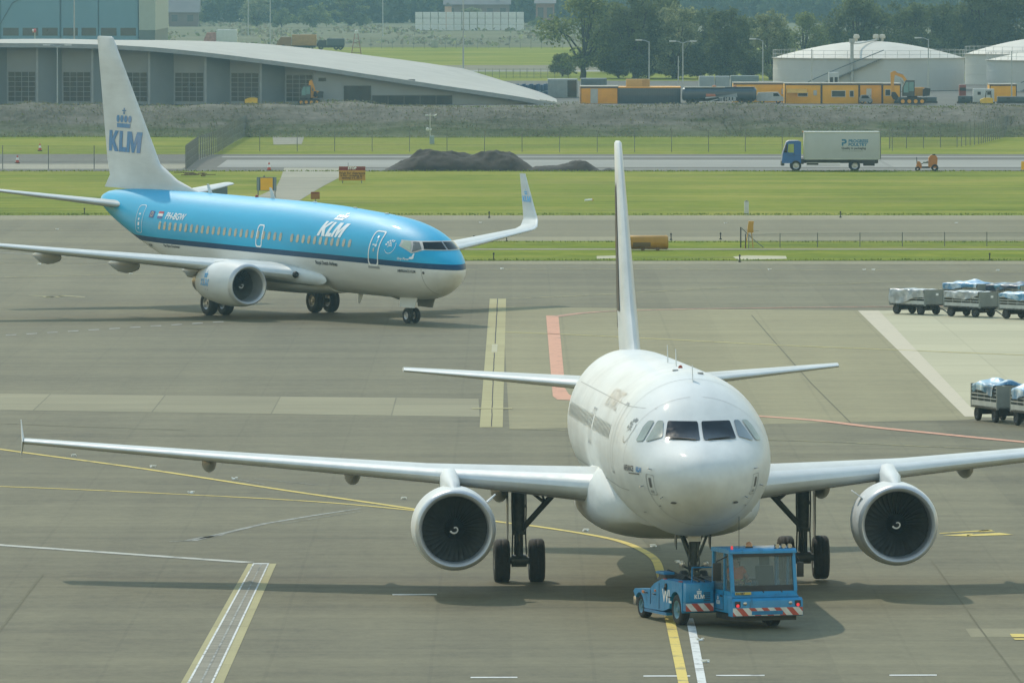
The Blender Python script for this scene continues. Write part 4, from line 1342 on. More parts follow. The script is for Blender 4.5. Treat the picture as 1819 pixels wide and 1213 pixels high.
def m_stripes(name, k=1.0):
    t = NT(name)
    v = t.coord()
    sep = t.n('ShaderNodeSeparateXYZ'); t.l(v, sep.inputs[0])
    y, z = sep.outputs[1], sep.outputs[2]
    ay = t.math('ABSOLUTE', y) if k == 0 else y
    u = t.math('DIVIDE', t.math('SUBTRACT', t.math('MULTIPLY', ay, 1.0 if k >= 0 else -1.0), t.math('MULTIPLY', z, .9)), .34)
    s = t.math('GREATER_THAN', t.math('FRACT', u), .5)
    n = t.noise(v, 6, 4)
    red = t.ramp(n, [(.3, (.36, .05, .03)), (.7, (.48, .08, .05))])
    wht = t.ramp(n, [(.3, (.50, .50, .46)), (.7, (.70, .70, .66))])
    t.l(t.mix(s, wht, red), t.b.inputs['Base Color']); t.b.inputs['Roughness'].default_value = .5
    return t.m
M_STR = m_stripes('red_white_stripes')
# local frame: x aft, y to the tug's right (left in the picture), origin on the ground under the front bumper centre of the cab
YT = .32
p0 = G(1360, 1117)
T = empty('tow_tractor', (p0.x, p0.y, 0), pi/2+YT, 'low blue tow tractor with square glass cab and striped bumper under the white jet', 'tow tractor')
T.scale = (.97, .97, .97)
# y range of the whole: -0.95 .. 1.85 ; cab occupies -0.95 .. 0.92
yl, yr, yc = -.95, 1.72, .92
ch = MB()
# lower hull with sloping rear
prof = [(1.55, .34), (5.15, .30), (5.3, .42), (5.3, .86), (4.05, .90), (3.75, 1.02), (3.1, 1.10), (1.55, 1.12)]
wa = 2.05
for y0, y1 in ((yr-.34, yr), (yl, yl+.34)):
    # side wall with a round wheel arch cut at x=wa and at 4.85
    pts = [(1.55, 1.12), (1.55, .34)]
    pts += [(wa+.46*cos(t), .40+.46*sin(t)*1.0) for t in [pi-pi*i/10 for i in range(11)]]
    pts += [(3.0, .30), (4.42, .28)]
    pts += [(4.86+.37*cos(t), .30+.36*sin(t)) for t in [pi-pi*i/10 for i in range(9)]]
    pts += [(5.34, .66), (5.22, .74), (4.05, .80), (3.72, .96), (3.1, 1.12)]
    ch.prism(pts, y0, y1, 'y')
ch.b2((1.55, yl+.34, .36), (2.72, yr-.34, 1.10), .02)
ch.b2((2.72, yl+.34, .25), (2.85, yr-.34, .60))
ch.b2((4.7, yl+.30, .25), (4.95, yr-.30, .5))
ch.b2((1.30, yc+.02, .62), (1.56, yr-.02, 1.12), .03)
hull = ch.build('chassis', M_TUG, T, ang=40)
tr = MB()
tr.b2((2.72, yr-.36, .2), (4.45, yr+.012, .27)).b2((2.72, yl-.012, .2), (4.45, yl+.36, .27))
tr.build('side_skirt', M_TUGD, T)
# deck machinery round the nose wheel cradle
dk = MB()
dk.mat(0).b2((2.9, -.25, .95), (3.2, .95, 1.16), .03).b2((3.35, 1.3, .9), (3.85, 1.55, 1.22), .03).b2((3.3, -.75, .9), (3.9, -.5, 1.2), .03)
dk.cyl((3.9, 1.35, .98), (4.35, 1.35, 1.02), .07, n=10).cyl((3.6, .95, 1.1), (4.1, 1.2, 1.25), .05, n=8).cyl((3.2, -.4, .8), (3.2, 1.2, .8), .12, n=12)
for i in range(8):
    dk.tube([(2.9+.1*i, 1.25, 1.08), (3.0+.1*i, 1.1, 1.2), (3.15+.1*i, .9, 1.1)], .022, 6)
dk.mat(1).b2((3.35, 1.28, 1.2), (4.0, 1.58, 1.27), .02)
dk.build('cradle_machinery', [M_DARK, M_TUGD], T, ang=45)
# cab
cab = MB()
x0, x1 = .08, 1.62
cab.mat(0)
cab.b2((x0, yl+.03, .40), (x1, yc-.02, .86), .03)
cab.prism([(x0+.02, .86), (x1, .86), (x1, .96), (x0+.07, .96)], yl+.05, yc-.04, 'y')
for y in (yl+.04, yc-.13):
    cab.prism([(x0+.05, .95), (x0+.13, .95), (x0+.30, 1.94), (x0+.22, 1.94)], y, y+.09, 'y')
    cab.b2((x1-.09, y, .95), (x1, y+.09, 1.94))
    cab.b2((x0+.62, y+.01, .95), (x0+.69, y+.08, 1.94))
cab.prism([(x0+.17, 1.92), (x1+.01, 1.92), (x1+.01, 1.99), (x1-.04, 2.03), (x0+.24, 2.03), (x0+.18, 1.98)], yl+.02, yc-.02, 'y')
cb = cab.build('cab', M_TUG, T, ang=40)
MB().prism([(x0+.185, 1.84), (x0+.225, 1.84), (x0+.235, 1.925), (x0+.195, 1.925)], yl+.12, yc-.13, 'y').build('sun_visor', M_BLACK, cb)
MB().prism([(x0+.085, .965), (x0+.098, .965), (x0+.25, 1.84), (x0+.237, 1.84)], yl+.125, yc-.125, 'y').build('windscreen', M_CABGLASS, cb)
gl = MB()
for y in (yl+.075, yc-.085):
    gl.prism([(x0+.15, .97), (x0+.61, .97), (x0+.61, 1.91), (x0+.32, 1.91)], y, y+.012, 'y')
    gl.b2((x0+.70, y, .97), (x1-.1, y+.012, 1.91))
gl.b2((x1-.06, yl+.14, .97), (x1-.045, yc-.14, 1.91))
gl.build('side_window', M_CABGLASS, cb)
dj = MB()
dj.b2((x0+.60, yc-.021, .46), (x0+.615, yc-.012, .95)).b2((x0+1.36, yc-.021, .46), (x0+1.375, yc-.012, .95)).b2((x0+.6, yc-.021, .46), (x0+1.375, yc-.012, .475)).b2((x0+.68, yc-.03, .80), (x0+.84, yc-.005, .84))
dj.build('door', M_BLACK, cb)
wp = MB(); wp.tube([(x0+.05, .0, .93), (x0+.10, .05, 1.0), (x0+.10, .45, 1.02)], .014, 6)
wp.build('wiper', M_BLACK, cb)
MB().tube([(x0+.05, -.5, .93), (x0+.10, -.45, 1.0), (x0+.10, -.8, .97)], .014, 6).build('wiper', M_BLACK, cb)
ms = MB(); ms.tube([(x0+.3, yc-.03, 1.86), (x0+.5, yc+.20, 1.72), (x0+.5, yc+.22, 1.3)], .018, 6); ms.b2((x0+.42, yc+.10, 1.22), (x0+.5, yc+.32, 1.68), .02)
ms.build('mirror', M_BLACK, cb)
# bumper
bp = MB(); bp.prism([(-.12, .34), (.2, .34), (.2, .80), (-.02, .80), (-.10, .74), (-.12, .62)], yl-.02, yc+.02, 'y')
bp.build('bumper', M_TUG, T, ang=30)
MB().b2((-.128, yl-.01, .36), (-.121, yc+.01, .56)).build('warning_stripes', M_STR, T)
MB().b2((1.292, yc+.03, .40), (1.299, yr-.02, .60)).build('warning_stripes', M_STR, T)
MB().b2((1.30, yc, .40), (1.56, yr-.02, .62)).build('front_step', M_TUGD, T)
MB().b2((-.135, -.42, .38), (-.129, .42, .48)).build('tow_eye_plate', M_TUGD, T)
MB().b2((.05, -.85, .22), (1.5, .8, .36)).build('underframe', M_DARK, T)
M_LAMP_R = emis('tail_lamp_red', (.75, .04, .05), .5)
for y in (yl+.12, yc-.12):
    MB().b2((-.135, y-.075, .585), (-.121, y+.075, .735), .01).build('lamp_housing', M_BLACK, T)
    MB().lathe([(-.008, .001), (-.006, .04), (.0, .045)], (-.137, y, .62), 'x', 16).build('lamp', M_LAMP_R, T)
for y in (yl+.32, yc-.32):
    MB().lathe([(-.008, .001), (-.006, .04), (.0, .05)], (-.122, y, .67), 'x', 16).build('headlight', M_STEEL, T)
MB().b2((.062, yc-.55, .885), (.068, yc-.12, .955)).build('number_plate', pbr('plate_yellow', (.55, .42, .08), .5), T)
decal('plate_lettering', text2d('KL1087', .075, .003), lambda u, v: (.059, yc-.14-u, .893+v), M_TXT_DK, T, 0)
decal('side_lettering', text2d('WL', .46, .012, 0), lambda u, v: (3.05-u, yr+.006, .55+v), M_TXT_W, T, 0)
decal('small_emblem', shifted(cr, 0, 0, .10), lambda u, v: (1.294, yc+.42-u, .84+v), M_TXT_W, T, 0)
decal('small_lettering', shifted(kl, -.13, 0, .11), lambda u, v: (1.294, yc+.42-u, .72+v), M_TXT_W, T, 0)
decal('small_emblem', shifted(cr, 0, 0, .09), lambda u, v: (x0+1.0-u, yc-.012, .72+v), M_TXT_W, T, 0)
decal('small_lettering', shifted(kl, -.11, 0, .10), lambda u, v: (x0+1.0-u, yc-.012, .60+v), M_TXT_W, T, 0)
fx = MB(); fx.mat(0).cyl((2.75, yr+.001, .96), (2.75, yr+.03, .96), .07, n=14).cyl((2.75, yr+.001, .90), (2.75, yr+.05, .88), .05, n=14)
fx.build('fuel_cap', M_BLACK, T)
MB().b2((3.98, yr, .42), (4.0, yr+.008, .78)).build('panel_gap', M_BLACK, T)
MB().b2((3.3, yr, .33), (3.315, yr+.008, 1.0)).build('panel_gap', M_BLACK, T)
rf = MB(); rf.b2((4.45, yr, .66), (4.62, yr+.02, .73), .005).b2((3.55, yr, .76), (3.66, yr+.02, .81), .005)
rf.build('reflector', pbr('reflector_orange', (.55, .15, .02), .35), T)
# roof gear
rg = MB(); rg.cyl((x0+.75, .15, 2.03), (x0+.75, .15, 2.07), .1, n=16)
rg.build('beacon_base', M_BLACK, cb)
MB().lathe([(0, .085), (.07, .08), (.11, .05), (.12, .001)], (x0+.75, .15, 2.07), 'z', 16).build('beacon', pbr('beacon_amber', (.40, .17, .06), .25, coat=.5), cb)
MB().tube([(x0+.6, .48, 2.03), (x0+.6, .48, 2.85)], .008, 6).build('aerial', M_BLACK, cb)
MB().lathe([(0, .03), (.08, .028), (.09, .001)], (x0+.3, yc-.14, 2.03), 'z', 10).build('marker_lamp', M_LAMP_R, cb)
for k in range(3):
    MB().cyl((x0+.28, -.45-.17*k, 2.09), (x0+.4, -.45-.17*k, 2.09), .06, .05, 12).build('work_lamp', M_STEEL, cb)
MB().b2((x0+.3, -.92, 2.03), (x0+.36, -.38, 2.05)).build('lamp_bar', M_DARK, cb)
# wheels of the tug
ty, rm = tyre_rim(.40, .26, .23)
t_ = None
M_TRIM = pbr('tug_rim', (.10, .22, .28), .5, var=.25, vs=5)
for p in ((wa, yr-.155, .40), (wa, yl+.155, .40), (4.86, yr-.165, .305), (4.86, yl+.165, .305)):
    if t_ is None:
        t_ = ty.build('wheel', M_RUBBER, T); r_ = rm.build('rim', M_TRIM, t_); o = t_
    else:
        o = t_.copy(); COL.objects.link(o); o.parent = T
        r2 = r_.copy(); COL.objects.link(r2); r2.parent = o
    o.location = p
    s = p[2]/.40
    o.scale = (s, 1, s)
MB().b2((.5, -.5, .0), (.52, .5, .25)).build('mud_flap', M_RUBBER, T) if False else None
ty2 = MB().lathe([(-.12, .2), (-.14, .3), (-.1, .36), (.1, .36), (.14, .3), (.12, .2)], (1.0, -.55, .36), 'y', 24)
ty2.build('front_wheel', M_RUBBER, T)
rr = MB(); rr.b2((5.30, yr-.35, .30), (5.5, yr-.05, .52), .03).b2((5.48, yr-.30, .28), (5.55, yr-.10, .62), .02)
rr.build('rear_bracket', M_STEEL, T)
# small fittings
MB().prism([(x0+.078, .955), (x0+.082, .955), (x0+.11, 1.11), (x0+.106, 1.11)], yl+.10, yc-.11, 'y').build('windscreen_seal', M_BLACK, cb)
for y in (yl+.115, yc-.13):
    MB().prism([(x0+.075, .96), (x0+.088, .96), (x0+.244, 1.86), (x0+.231, 1.86)], y, y+.018, 'y').build('windscreen_seal', M_BLACK, cb)
gv = MB()
for k in range(5): gv.b2((1.285, yc+.12, .66+.05*k), (1.299, yc+.30, .68+.05*k))
gv.build('grille', M_BLACK, T)
for x in (2.35, 3.55, 4.2):
    MB().tube([(x, yr+.005, .68), (x, yr+.045, .70), (x+.16, yr+.045, .70), (x+.16, yr+.005, .68)], .012, 6).build('grab_handle', M_BLACK, T)
for k, (xa, ya) in enumerate(((2.2, 1.2), (2.35, 1.05), (2.45, .8))):
    MB().tube([(1.7, ya, 1.13), (xa, ya+.1, 1.22), (xa+.5, ya-.1, 1.2), (xa+.8, ya-.2, 1.05)], .025, 6).build('hydraulic_hose', M_BLACK, T)
MB().b2((1.75, -.6, 1.12), (2.55, .75, 1.17), .01).build('deck_plate', pbr('tread_plate', (.10, .11, .11), .6, .3, var=.3, vs=6), T)
MB().tube([(1.62, yc-.2, 1.13), (1.62, yc-.2, 1.5), (1.62, yc+.5, 1.5), (1.62, yc+.5, 1.13)], .018, 6).build('hand_rail', M_TUGD, T)
for q in ((1.7, yr-.04, 1.125), (2.9, yr-.04, 1.115)):
    MB().b2((q[0], q[1]-.04, q[2]), (q[0]+.14, q[1]+.03, q[2]+.02)).build('hazard_decal', pbr('decal_red', (.45, .05, .04), .5), T)
MB().b2((-.13, -.95, .345), (-.115, .92, .358)).build('rubber_strip', M_RUBBER, T)
MB().tube([(.02, yc-.02, .82), (.02, -.9, .82)], .022, 6).build('bumper_rail', M_TUGD, T)
ms2 = MB(); ms2.tube([(x0+.3, yl+.03, 1.86), (x0+.5, yl-.16, 1.72), (x0+.5, yl-.18, 1.35)], .018, 6).b2((x0+.44, yl-.28, 1.28), (x0+.5, yl-.10, 1.66), .02)
ms2.build('mirror', M_BLACK, cb)
# seats
for y in (.38, -.42):
    s = MB()
    s.b2((.70, y-.24, .80), (1.18, y+.24, .96), .05)
    s.prism([(1.08, .92), (1.20, .92), (1.34, 1.52), (1.22, 1.54)], y-.23, y+.23, 'y')
    s.prism([(1.22, 1.55), (1.30, 1.55), (1.34, 1.76), (1.26, 1.76)], y-.13, y+.13, 'y')
    s.build('seat', pbr('seat_fabric', (.035, .04, .042), .8), T, ang=40)
sw = MB().lathe([(-.015, .17), (0, .185), (.015, .17)], (0, 0, 0), 'x', 20, closed=True)
swo = sw.build('steering_wheel', M_BLACK, T); swo.location = (.46, .38, 1.12); swo.rotation_euler = (0, radians(35), 0)
MB().b2((.22, yl+.14, .9), (.42, yc-.14, 1.02), .03).build('dashboard', M_DARK, T)
# ------------------------------------------------------------------ the driver
def skinned(name, verts, edges, radii, mat, parent, root=0, sub=1):
    me = bpy.data.meshes.new('tmp'); me.from_pydata(verts, edges, [])
    o = bpy.data.objects.new('tmp', me); COL.objects.link(o)
    md = o.modifiers.new('skin', 'SKIN'); md.use_smooth_shade = True
    if not me.skin_vertices: 
        bm = bmesh.new(); bm.from_mesh(me); bm.verts.layers.skin.verify(); bm.to_mesh(me); bm.free()
    for i, r in enumerate(radii):
        sv = me.skin_vertices[0].data[i]
        sv.radius = r if isinstance(r, tuple) else (r, r); sv.use_root = (i == root)
    sb = o.modifiers.new('sub', 'SUBSURF'); sb.levels = sub; sb.render_levels = sub
    bpy.context.view_layer.update()
    m2 = bpy.data.meshes.new_from_object(o.evaluated_get(bpy.context.evaluated_depsgraph_get()))
    bpy.data.objects.remove(o)
    m2.name = name
    m2.materials.clear(); m2.materials.append(mat)
    m2.polygons.foreach_set('use_smooth', [True]*len(m2.polygons))
    r = bpy.data.objects.new(name, m2); COL.objects.link(r)
    if parent: r.parent = parent
    return r

def driver(px, py, pz, parent_rot, loc):
    """seated driver; local x aft (towards the seat back), y right, z up; hips at the origin"""
    P = empty('person', loc, parent_rot, 'seated driver in an orange vest behind the windscreen of the blue tow tractor', 'person')
    skin = pbr('skin', (.42, .24, .17), .55, var=.08)
    v = [(0, 0, .10), (.06, 0, .30), (.08, 0, .50), (.06, 0, .60), (.03, 0, .70), (.01, 0, .82),
         (.05, .19, .52), (-.06, .26, .30), (-.30, .20, .24), (-.38, .17, .26),
         (.05, -.19, .52), (-.06, -.26, .30), (-.30, -.12, .24), (-.38, -.10, .26),
         (-.10, .11, .07), (-.44, .14, .10), (-.48, .14, -.28), (-.58, .14, -.33),
         (-.10, -.11, .07), (-.44, -.14, .10), (-.48, -.14, -.28), (-.58, -.14, -.33)]
    e = [(0, 1), (1, 2), (2, 3), (3, 4), (4, 5), (2, 6), (6, 7), (7, 8), (8, 9), (2, 10), (10, 11), (11, 12), (12, 13), (0, 14), (14, 15), (15, 16), (16, 17), (0, 18), (18, 19), (19, 20), (20, 21)]
    r = [(.15, .12), (.15, .11), (.14, .10), (.055, .055), (.085, .075), (.085, .095), .065, .048, .036, .032, .065, .048, .036, .032, .09, .065, .05, .045, .09, .065, .05, .045]
    body = skinned('body', v, e, r, skin, P, 0, 2)
    # vest over the torso and trousers
    vest = skinned('vest', [(0, 0, .06), (.06, 0, .30), (.08, 0, .51), (.055, .16, .53), (.0, .235, .40), (.055, -.16, .53), (.0, -.235, .40)], [(0, 1), (1, 2), (2, 3), (3, 4), (2, 5), (5, 6)],
                   [(.18, .145), (.175, .135), (.15, .115), .085, .07, .085, .07], pbr('hi_vis_orange', (.75, .16, .02), .6, var=.1, vs=6), P, 0, 2)
    MB().lathe([(-.03, .178), (.03, .178)], (.035, 0, .26), 'z', 24, zs=lambda q: q).build('reflective_band', pbr('hi_vis_yellow', (.60, .65, .12), .5), P)
    skinned('trousers', [(0, 0, .08), (-.1, .11, .07), (-.44, .14, .10), (-.48, .14, -.24), (-.1, -.11, .07), (-.44, -.14, .10), (-.48, -.14, -.24)], [(0, 1), (1, 2), (2, 3), (0, 4), (4, 5), (5, 6)],
            [(.16, .13), .105, .078, .066, .105, .078, .066], pbr('trouser_navy', (.02, .025, .045), .8), P, 0, 1)
    # face: eyes, nose, ears
    f = MB()
    f.lathe([(0, .001), (.012, .016), (.03, .001)], (-.095, 0, .75), 'x', 8)
    for s in (1, -1):
        f.cyl((.02, s*.088, .76), (.02, s*.10, .76), .03, .02, 8)
    f.build('face', skin, P)
    ey = MB()
    for s in (1, -1): ey.cyl((-.085, s*.032, .775), (-.094, s*.032, .775), .012, n=8)
    ey.cyl((-.082, 0, .715), (-.09, 0, .715), .02, n=8)
    ey.build('eyes', M_BLACK, P)
    hm = MB().lathe([(-.02, .105), (.05, .105), (.10, .075), (.125, .001)], (.025, 0, .80), 'z', 18)
    hm.build('hair', pbr('hair_brown', (.04, .025, .015), .7), P)
    # hands on the wheel: palm and five fingers each
    for s, y in ((1, .17), (-1, -.10)):
        h = MB()
        h.box((-.42, y, .275), (.09, .075, .03), 0, .012)
        for k in range(4):
            yy = y-.028+.019*k
            L = (.062, .07, .067, .052)[k]
            h.tube([(-.46, yy, .28), (-.46-L*.5, yy, .285), (-.46-L*.75, yy, .255), (-.46-L*.6, yy, .235)], [.0095, .009, .008, .007], 6)
        h.tube([(-.40, y-s*.04, .27), (-.43, y-s*.068, .262), (-.46, y-s*.07, .25)], [.011, .010, .008], 6)
        h.build('hand', skin, P)
    return P
Mt = Matrix.Rotation(pi/2+YT, 4, 'Z')
hip = Vector((p0.x, p0.y, 0))+Mt @ Vector((.98, .40, .90))
driver(0, 0, 0, pi/2+YT+.15, hip)
# ------------------------------------------------------------------ baggage carts
M_CGREY = pbr('cart_panel_grey', (.19, .21, .20), .5, .1, var=.2, vs=1.5)
M_CRAIL = pbr('cart_rail', (.46, .48, .47), .5, .2, var=.15)
M_TARP = {}
def tarp_mat(name, c1, c2, mixat=.5):
    t = NT(name); v = t.coord()
    n = t.noise(v, 1.6, 5, .6)
    t.l(t.ramp(n, [(mixat-.06, c1), (mixat+.06, c2)]), t.b.inputs['Base Color'])
    t.b.inputs['Roughness'].default_value = .35
    t.b.inputs['Specular IOR Level'].default_value = .6
    t.bump(t.noise(v, 4, 5, .7), .3, .04)
    return t.m
T_WHITE = tarp_mat('tarp_white', (.55, .60, .60), (.68, .70, .70))
T_BLUE = tarp_mat('tarp_blue', (.03, .14, .26), (.30, .46, .56), .50)
T_PALE = tarp_mat('tarp_pale_blue', (.08, .26, .46), (.44, .56, .66), .50)
T_DARK = tarp_mat('tarp_dark_blue', (.010, .03, .07), (.10, .30, .42), .58)
T_GREY = tarp_mat('tarp_grey_white', (.30, .32, .33), (.48, .50, .50))
CL, CW, CH = 2.45, 1.2, 1.16
wh_ty, wh_rm = tyre_rim(.23, .16, .13)
_cw = []
def cart(pos, ang, label, tarp, style, seed, group='baggage carts parked on the stand', bar=True):
    rd = random.Random(seed)
    R = empty('baggage_cart', pos, ang, label, 'baggage cart', group)
    # local x along the cart (towards its tow bar), y across
    d = MB(); d.b2((-CL/2, -CW/2, .42), (CL/2, CW/2, .50)).b2((-CL/2+.2, -.08, .30), (CL/2-.2, .08, .42))
    d.cyl((-CL/2+.4, -CW/2+.1, .23), (-CL/2+.4, CW/2-.1, .23), .035).cyl((CL/2-.4, -CW/2+.1, .23), (CL/2-.4, CW/2-.1, .23), .035)
    for sx in (-1, 1):
        d.b2((sx*(CL/2-.4)-.1, -.4, .26), (sx*(CL/2-.4)+.1, .4, .42))
    d.build('deck', M_DARK, R)
    for sx in (-1, 1):
        e = MB(); x = sx*(CL/2-.02)
        e.b2((x-.02, -CW/2, .46), (x+.02, CW/2, CH-.03))
        for y in (-CW/2+.03, CW/2-.03): e.b2((x-.035, y-.035, .42), (x+.035, y+.035, CH+.02))
        e.b2((x-.03, -CW/2, CH-.04), (x+.03, CW/2, CH+.02))
        ep = e.build('end_panel', M_CGREY, R)
        lb = MB().b2((x+sx*.022, -.1+.2*sx, .90), (x+sx*.026, .06+.2*sx, 1.0)).build('label_plate', M_TXT_W, ep)
    for sy in (-1, 1):
        r = MB(); y = sy*(CW/2-.015)
        r.b2((-CL/2, y-.015, .46), (CL/2, y+.015, .66))
        for z in (.74, .86, .98, 1.09): r.b2((-CL/2, y-.012, z), (CL/2, y+.012, z+.035))
        for i in range(1, 4): r.b2((-CL/2+CL*i/4-.012, y-.008, .6), (-CL/2+CL*i/4+.012, y+.008, 1.12))
        r.build('side_rails', M_CRAIL, R)
    # tarpaulin: a draped grid over the top, hanging down the sides
    nx, ny = 30, 34
    drop = {'full': .70, 'half': .38, 'heap': .30, 'bunch': .34}[style]
    heap = {'full': -.02, 'half': -.03, 'heap': .17, 'bunch': .26}[style]
    k = [rd.uniform(0, 6) for _ in range(8)]
    vs = []
    for i in range(nx+1):
        u = i/nx
        for j in range(ny+1):
            v_ = (j/ny-.5)*2
            half = CW/2+.03
            tot = half+drop*(.75+.25*sin(k[0]+u*5)+(.25*(1-2*u) if style == 'half' else 0))
            a = v_*tot
            y = max(-half, min(half, a)); z = CH+.02-max(0, abs(a)-half)
            flat = max(0, 1-abs(a)/half)
            z += heap*(flat**.6)*(sin(pi*min(1, u*1.0))**.5)*(.75+.35*sin(k[1]+u*7)+.2*sin(k[2]+v_*6))
            if style in ('full', 'half'): z -= .10*flat*sin(pi*u)
            z += .024*sin(k[3]+u*13+v_*5)*flat+.010*sin(k[4]+u*23)
            if abs(a) > half: y += (1 if a > 0 else -1)*(.02+.025*sin(k[5]+u*23)*min(1, (abs(a)-half)/.3)+.02*sin(k[6]+u*11+abs(a)*9))
            x = (u-.5)*(CL-.1 if style != 'bunch' else CL-.5)
            vs.append((x, y, max(.52, z)))
    fs = [(i*(ny+1)+j, (i+1)*(ny+1)+j, (i+1)*(ny+1)+j+1, i*(ny+1)+j+1) for i in range(nx) for j in range(ny)]
    MB().add(vs, fs).build('cover', tarp, R, ang=80)
    for sx in (-1, 1):
        for sy in (-1, 1):
            if not _cw:
                w_ = wh_ty.build('wheel', M_RUBBER, R); r_ = wh_rm.build('rim', pbr('cart_rim', (.05, .05, .05), .6), w_); _cw.append(w_); o = w_
            else:
                o = copy_tree(_cw[0], R)
            o.location = (sx*(CL/2-.4), sy*(CW/2-.12), .23)
    if bar:
        MB().tube([(CL/2-.1, 0, .36), (CL/2+.55, 0, .30), (CL/2+.95, 0, .12)], .028, 6).cyl((CL/2+.95, 0, .09), (CL/2+.95, 0, .16), .06, n=8).build('tow_bar', M_DARK, R)
    return R
def cartrow(px, py, ang, step, specs, sz=1.0):
    b = G(px, py); d = Vector((cos(ang), sin(ang), 0))
    for i, (lab, tp, st_, off) in enumerate(specs):
        p = b+d*step*(i if off is None else off)
        cart((p.x, p.y, 0), ang, lab, tp, st_, 11+i+int(px)).scale.z = sz
a1 = atan2(-.77, .64)
cartrow(1628, 558, a1, 3.75, [('cart end of the near line with a whole white tarpaulin hanging to its deck', T_GREY, 'full', None),
                             ('second cart of the near line, grey-white tarpaulin sagging slantwise over its slatted side', T_GREY, 'half', None),
                             ('third cart of the near line with a blue and white tarpaulin humped on top', T_PALE, 'heap', None)])
cartrow(1722, 547, a1, 3.75, [('cart behind the near line covered by a crumpled pale blue tarpaulin', T_PALE, 'heap', 0),
                             ('cart behind the near line covered by a dark blue humped tarpaulin', T_DARK, 'heap', .8),
                             ])
a2 = atan2(-.945, .33)
cartrow(1775, 748, a2, 3.7, [('tall slatted cart beside the pale stripe with blue tarpaulin bunched in its top', T_BLUE, 'bunch', None),
                            ('slatted cart at the right picture edge with a pale tarpaulin bunched on top', T_PALE, 'bunch', None)], 1.12)
from mathutils import noise as mnoise
# ------------------------------------------------------------------ things on the grass and along the road
M_SIGN_Y = pbr('sign_yellow', (.80, .42, .01), .5, var=.06)
M_SIGN_O = pbr('sign_ochre', (.50, .27, .03), .55, var=.12)
M_SIGN_R = pbr('sign_dark_red', (.20, .02, .02), .5, var=.12)
M_SIGN_G = pbr('sign_slate', (.10, .14, .16), .55, var=.12)
M_ORANGE = pbr('machine_orange', (.42, .15, .02), .5, var=.15, vs=3)
M_WHITEP = pbr('white_post', (.55, .57, .55), .5, var=.1)

def sign(px0, py0, px1, py1, base, name, label, builder):
    D = G((px0+px1)/2, base).y
    a = at(px0, py1, D); b = at(px1, py0, D)
    w_, z0, z1 = b.x-a.x, a.z, b.z
    R = empty(name, ((a.x+b.x)/2, D, 0), 0, label, 'sign')
    builder(R, w_, z0, z1)
    return R
def sg1(R, w_, z0, z1):
    f = MB()
    f.b2((-w_/2, .0, z0), (w_/2, .08, z1), .01)
    f.build('panel', M_SIGN_G, R)
    MB().b2((-w_*.31, -.02, z0+.03), (w_*.31, -.003, z1-.05)).build('face', M_SIGN_Y, R)
    for x in (-w_*.43, w_*.43):
        MB().b2((x-.035, .02, -.05), (x+.035, .06, z0+.03)).build('leg', M_POST, R)
        MB().b2((x-.06, -.04, z0), (x+.06, -.003, z1)).build('side_strip', pbr('sign_frame', (.20, .26, .28), .5), R)
    MB().cyl((-w_*.12, .04, z1), (-w_*.12, .04, z1+.12), .05, n=8).build('lamp', M_POST, R)
sign(456, 315, 491, 339, 350, 'board_sign', 'slate-framed sign with a plain yellow square on two legs behind the blue fuselage', sg1)
def sg2(R, w_, z0, z1):
    MB().b2((-w_/2, 0, z0), (w_/2, .06, z1), .008).build('panel', M_SIGN_O, R)
    hz = z1-(z1-z0)*.28
    MB().b2((-w_/2+.01, -.008, hz), (w_/2-.01, -.002, z1-.01)).build('header', M_SIGN_R, R)
    decal('lettering', text2d('STOP', .26, .012, align='CENTER'), lambda u, v: (u, -.012, hz+.08+v), M_TXT_W, R, 0)
    M_BRN = pbr('sign_brown_text', (.17, .085, .012), .6, var=.05)
    for s, z, k in (('Wait for clearance', .62, .27), ('before crossing the', .40, .23), ('taxiway tel. 6013', .17, .23)):
        decal('lettering', text2d(s, k, .012, align='CENTER'), lambda u, v, z=z: (u*.95, -.004, z0+(hz-z0)*z+v), M_BRN, R, 0)
    for x in (-w_*.36, w_*.36): MB().b2((x-.03, .015, -.05), (x+.03, .05, z0+.02)).build('leg', M_POST, R)
    MB().cyl((-w_*.15, .03, z1), (-w_*.15, .03, z1+.28), .02, n=6).build('rod', M_POST, R)
sign(602, 296, 649, 321, 325, 'board_sign', 'wide ochre notice board with a dark red STOP header standing in the grass', sg2)
def sg3(R, w_, z0, z1):
    MB().b2((-w_/2, 0, z0), (w_/2, .06, z1), .008).build('panel', pbr('sign_brown_orange', (.30, .13, .02), .55, var=.1), R)
    MB().b2((-.03, .01, -.05), (.03, .05, z0+.02)).build('leg', M_POST, R)
    MB().b2((-w_*.4, -.006, z1-.12), (w_*.4, -.002, z1-.04)).build('strip', M_SIGN_R, R)
sign(552, 341, 568, 354, 359, 'small_sign', 'small brownish orange square sign on one post above the blue fuselage', sg3)
def sg4(R, w_, z0, z1):
    MB().b2((-w_/2, 0, z0), (w_/2, .10, z1), .01).build('panel', M_SIGN_G, R)
    for x in (-w_*.36, 0, w_*.36): MB().b2((x-.03, .02, -.05), (x+.03, .08, z0+.03)).build('leg', M_POST, R)
sign(366, 331, 404, 348, 356, 'board_sign', 'slate grey back of a low sign partly hidden by the blue jet tail', sg4)
sign(1814, 287, 1835, 302, 305, 'board_sign', 'yellow marker board at the right end of the road', lambda R, w_, z0, z1: (MB().b2((-w_/2, 0, z0), (w_/2, .08, z1), .01).build('panel', M_SIGN_Y, R), MB().b2((-.2, .02, -.05), (.2, .06, z0+.02)).build('leg', M_POST, R)))

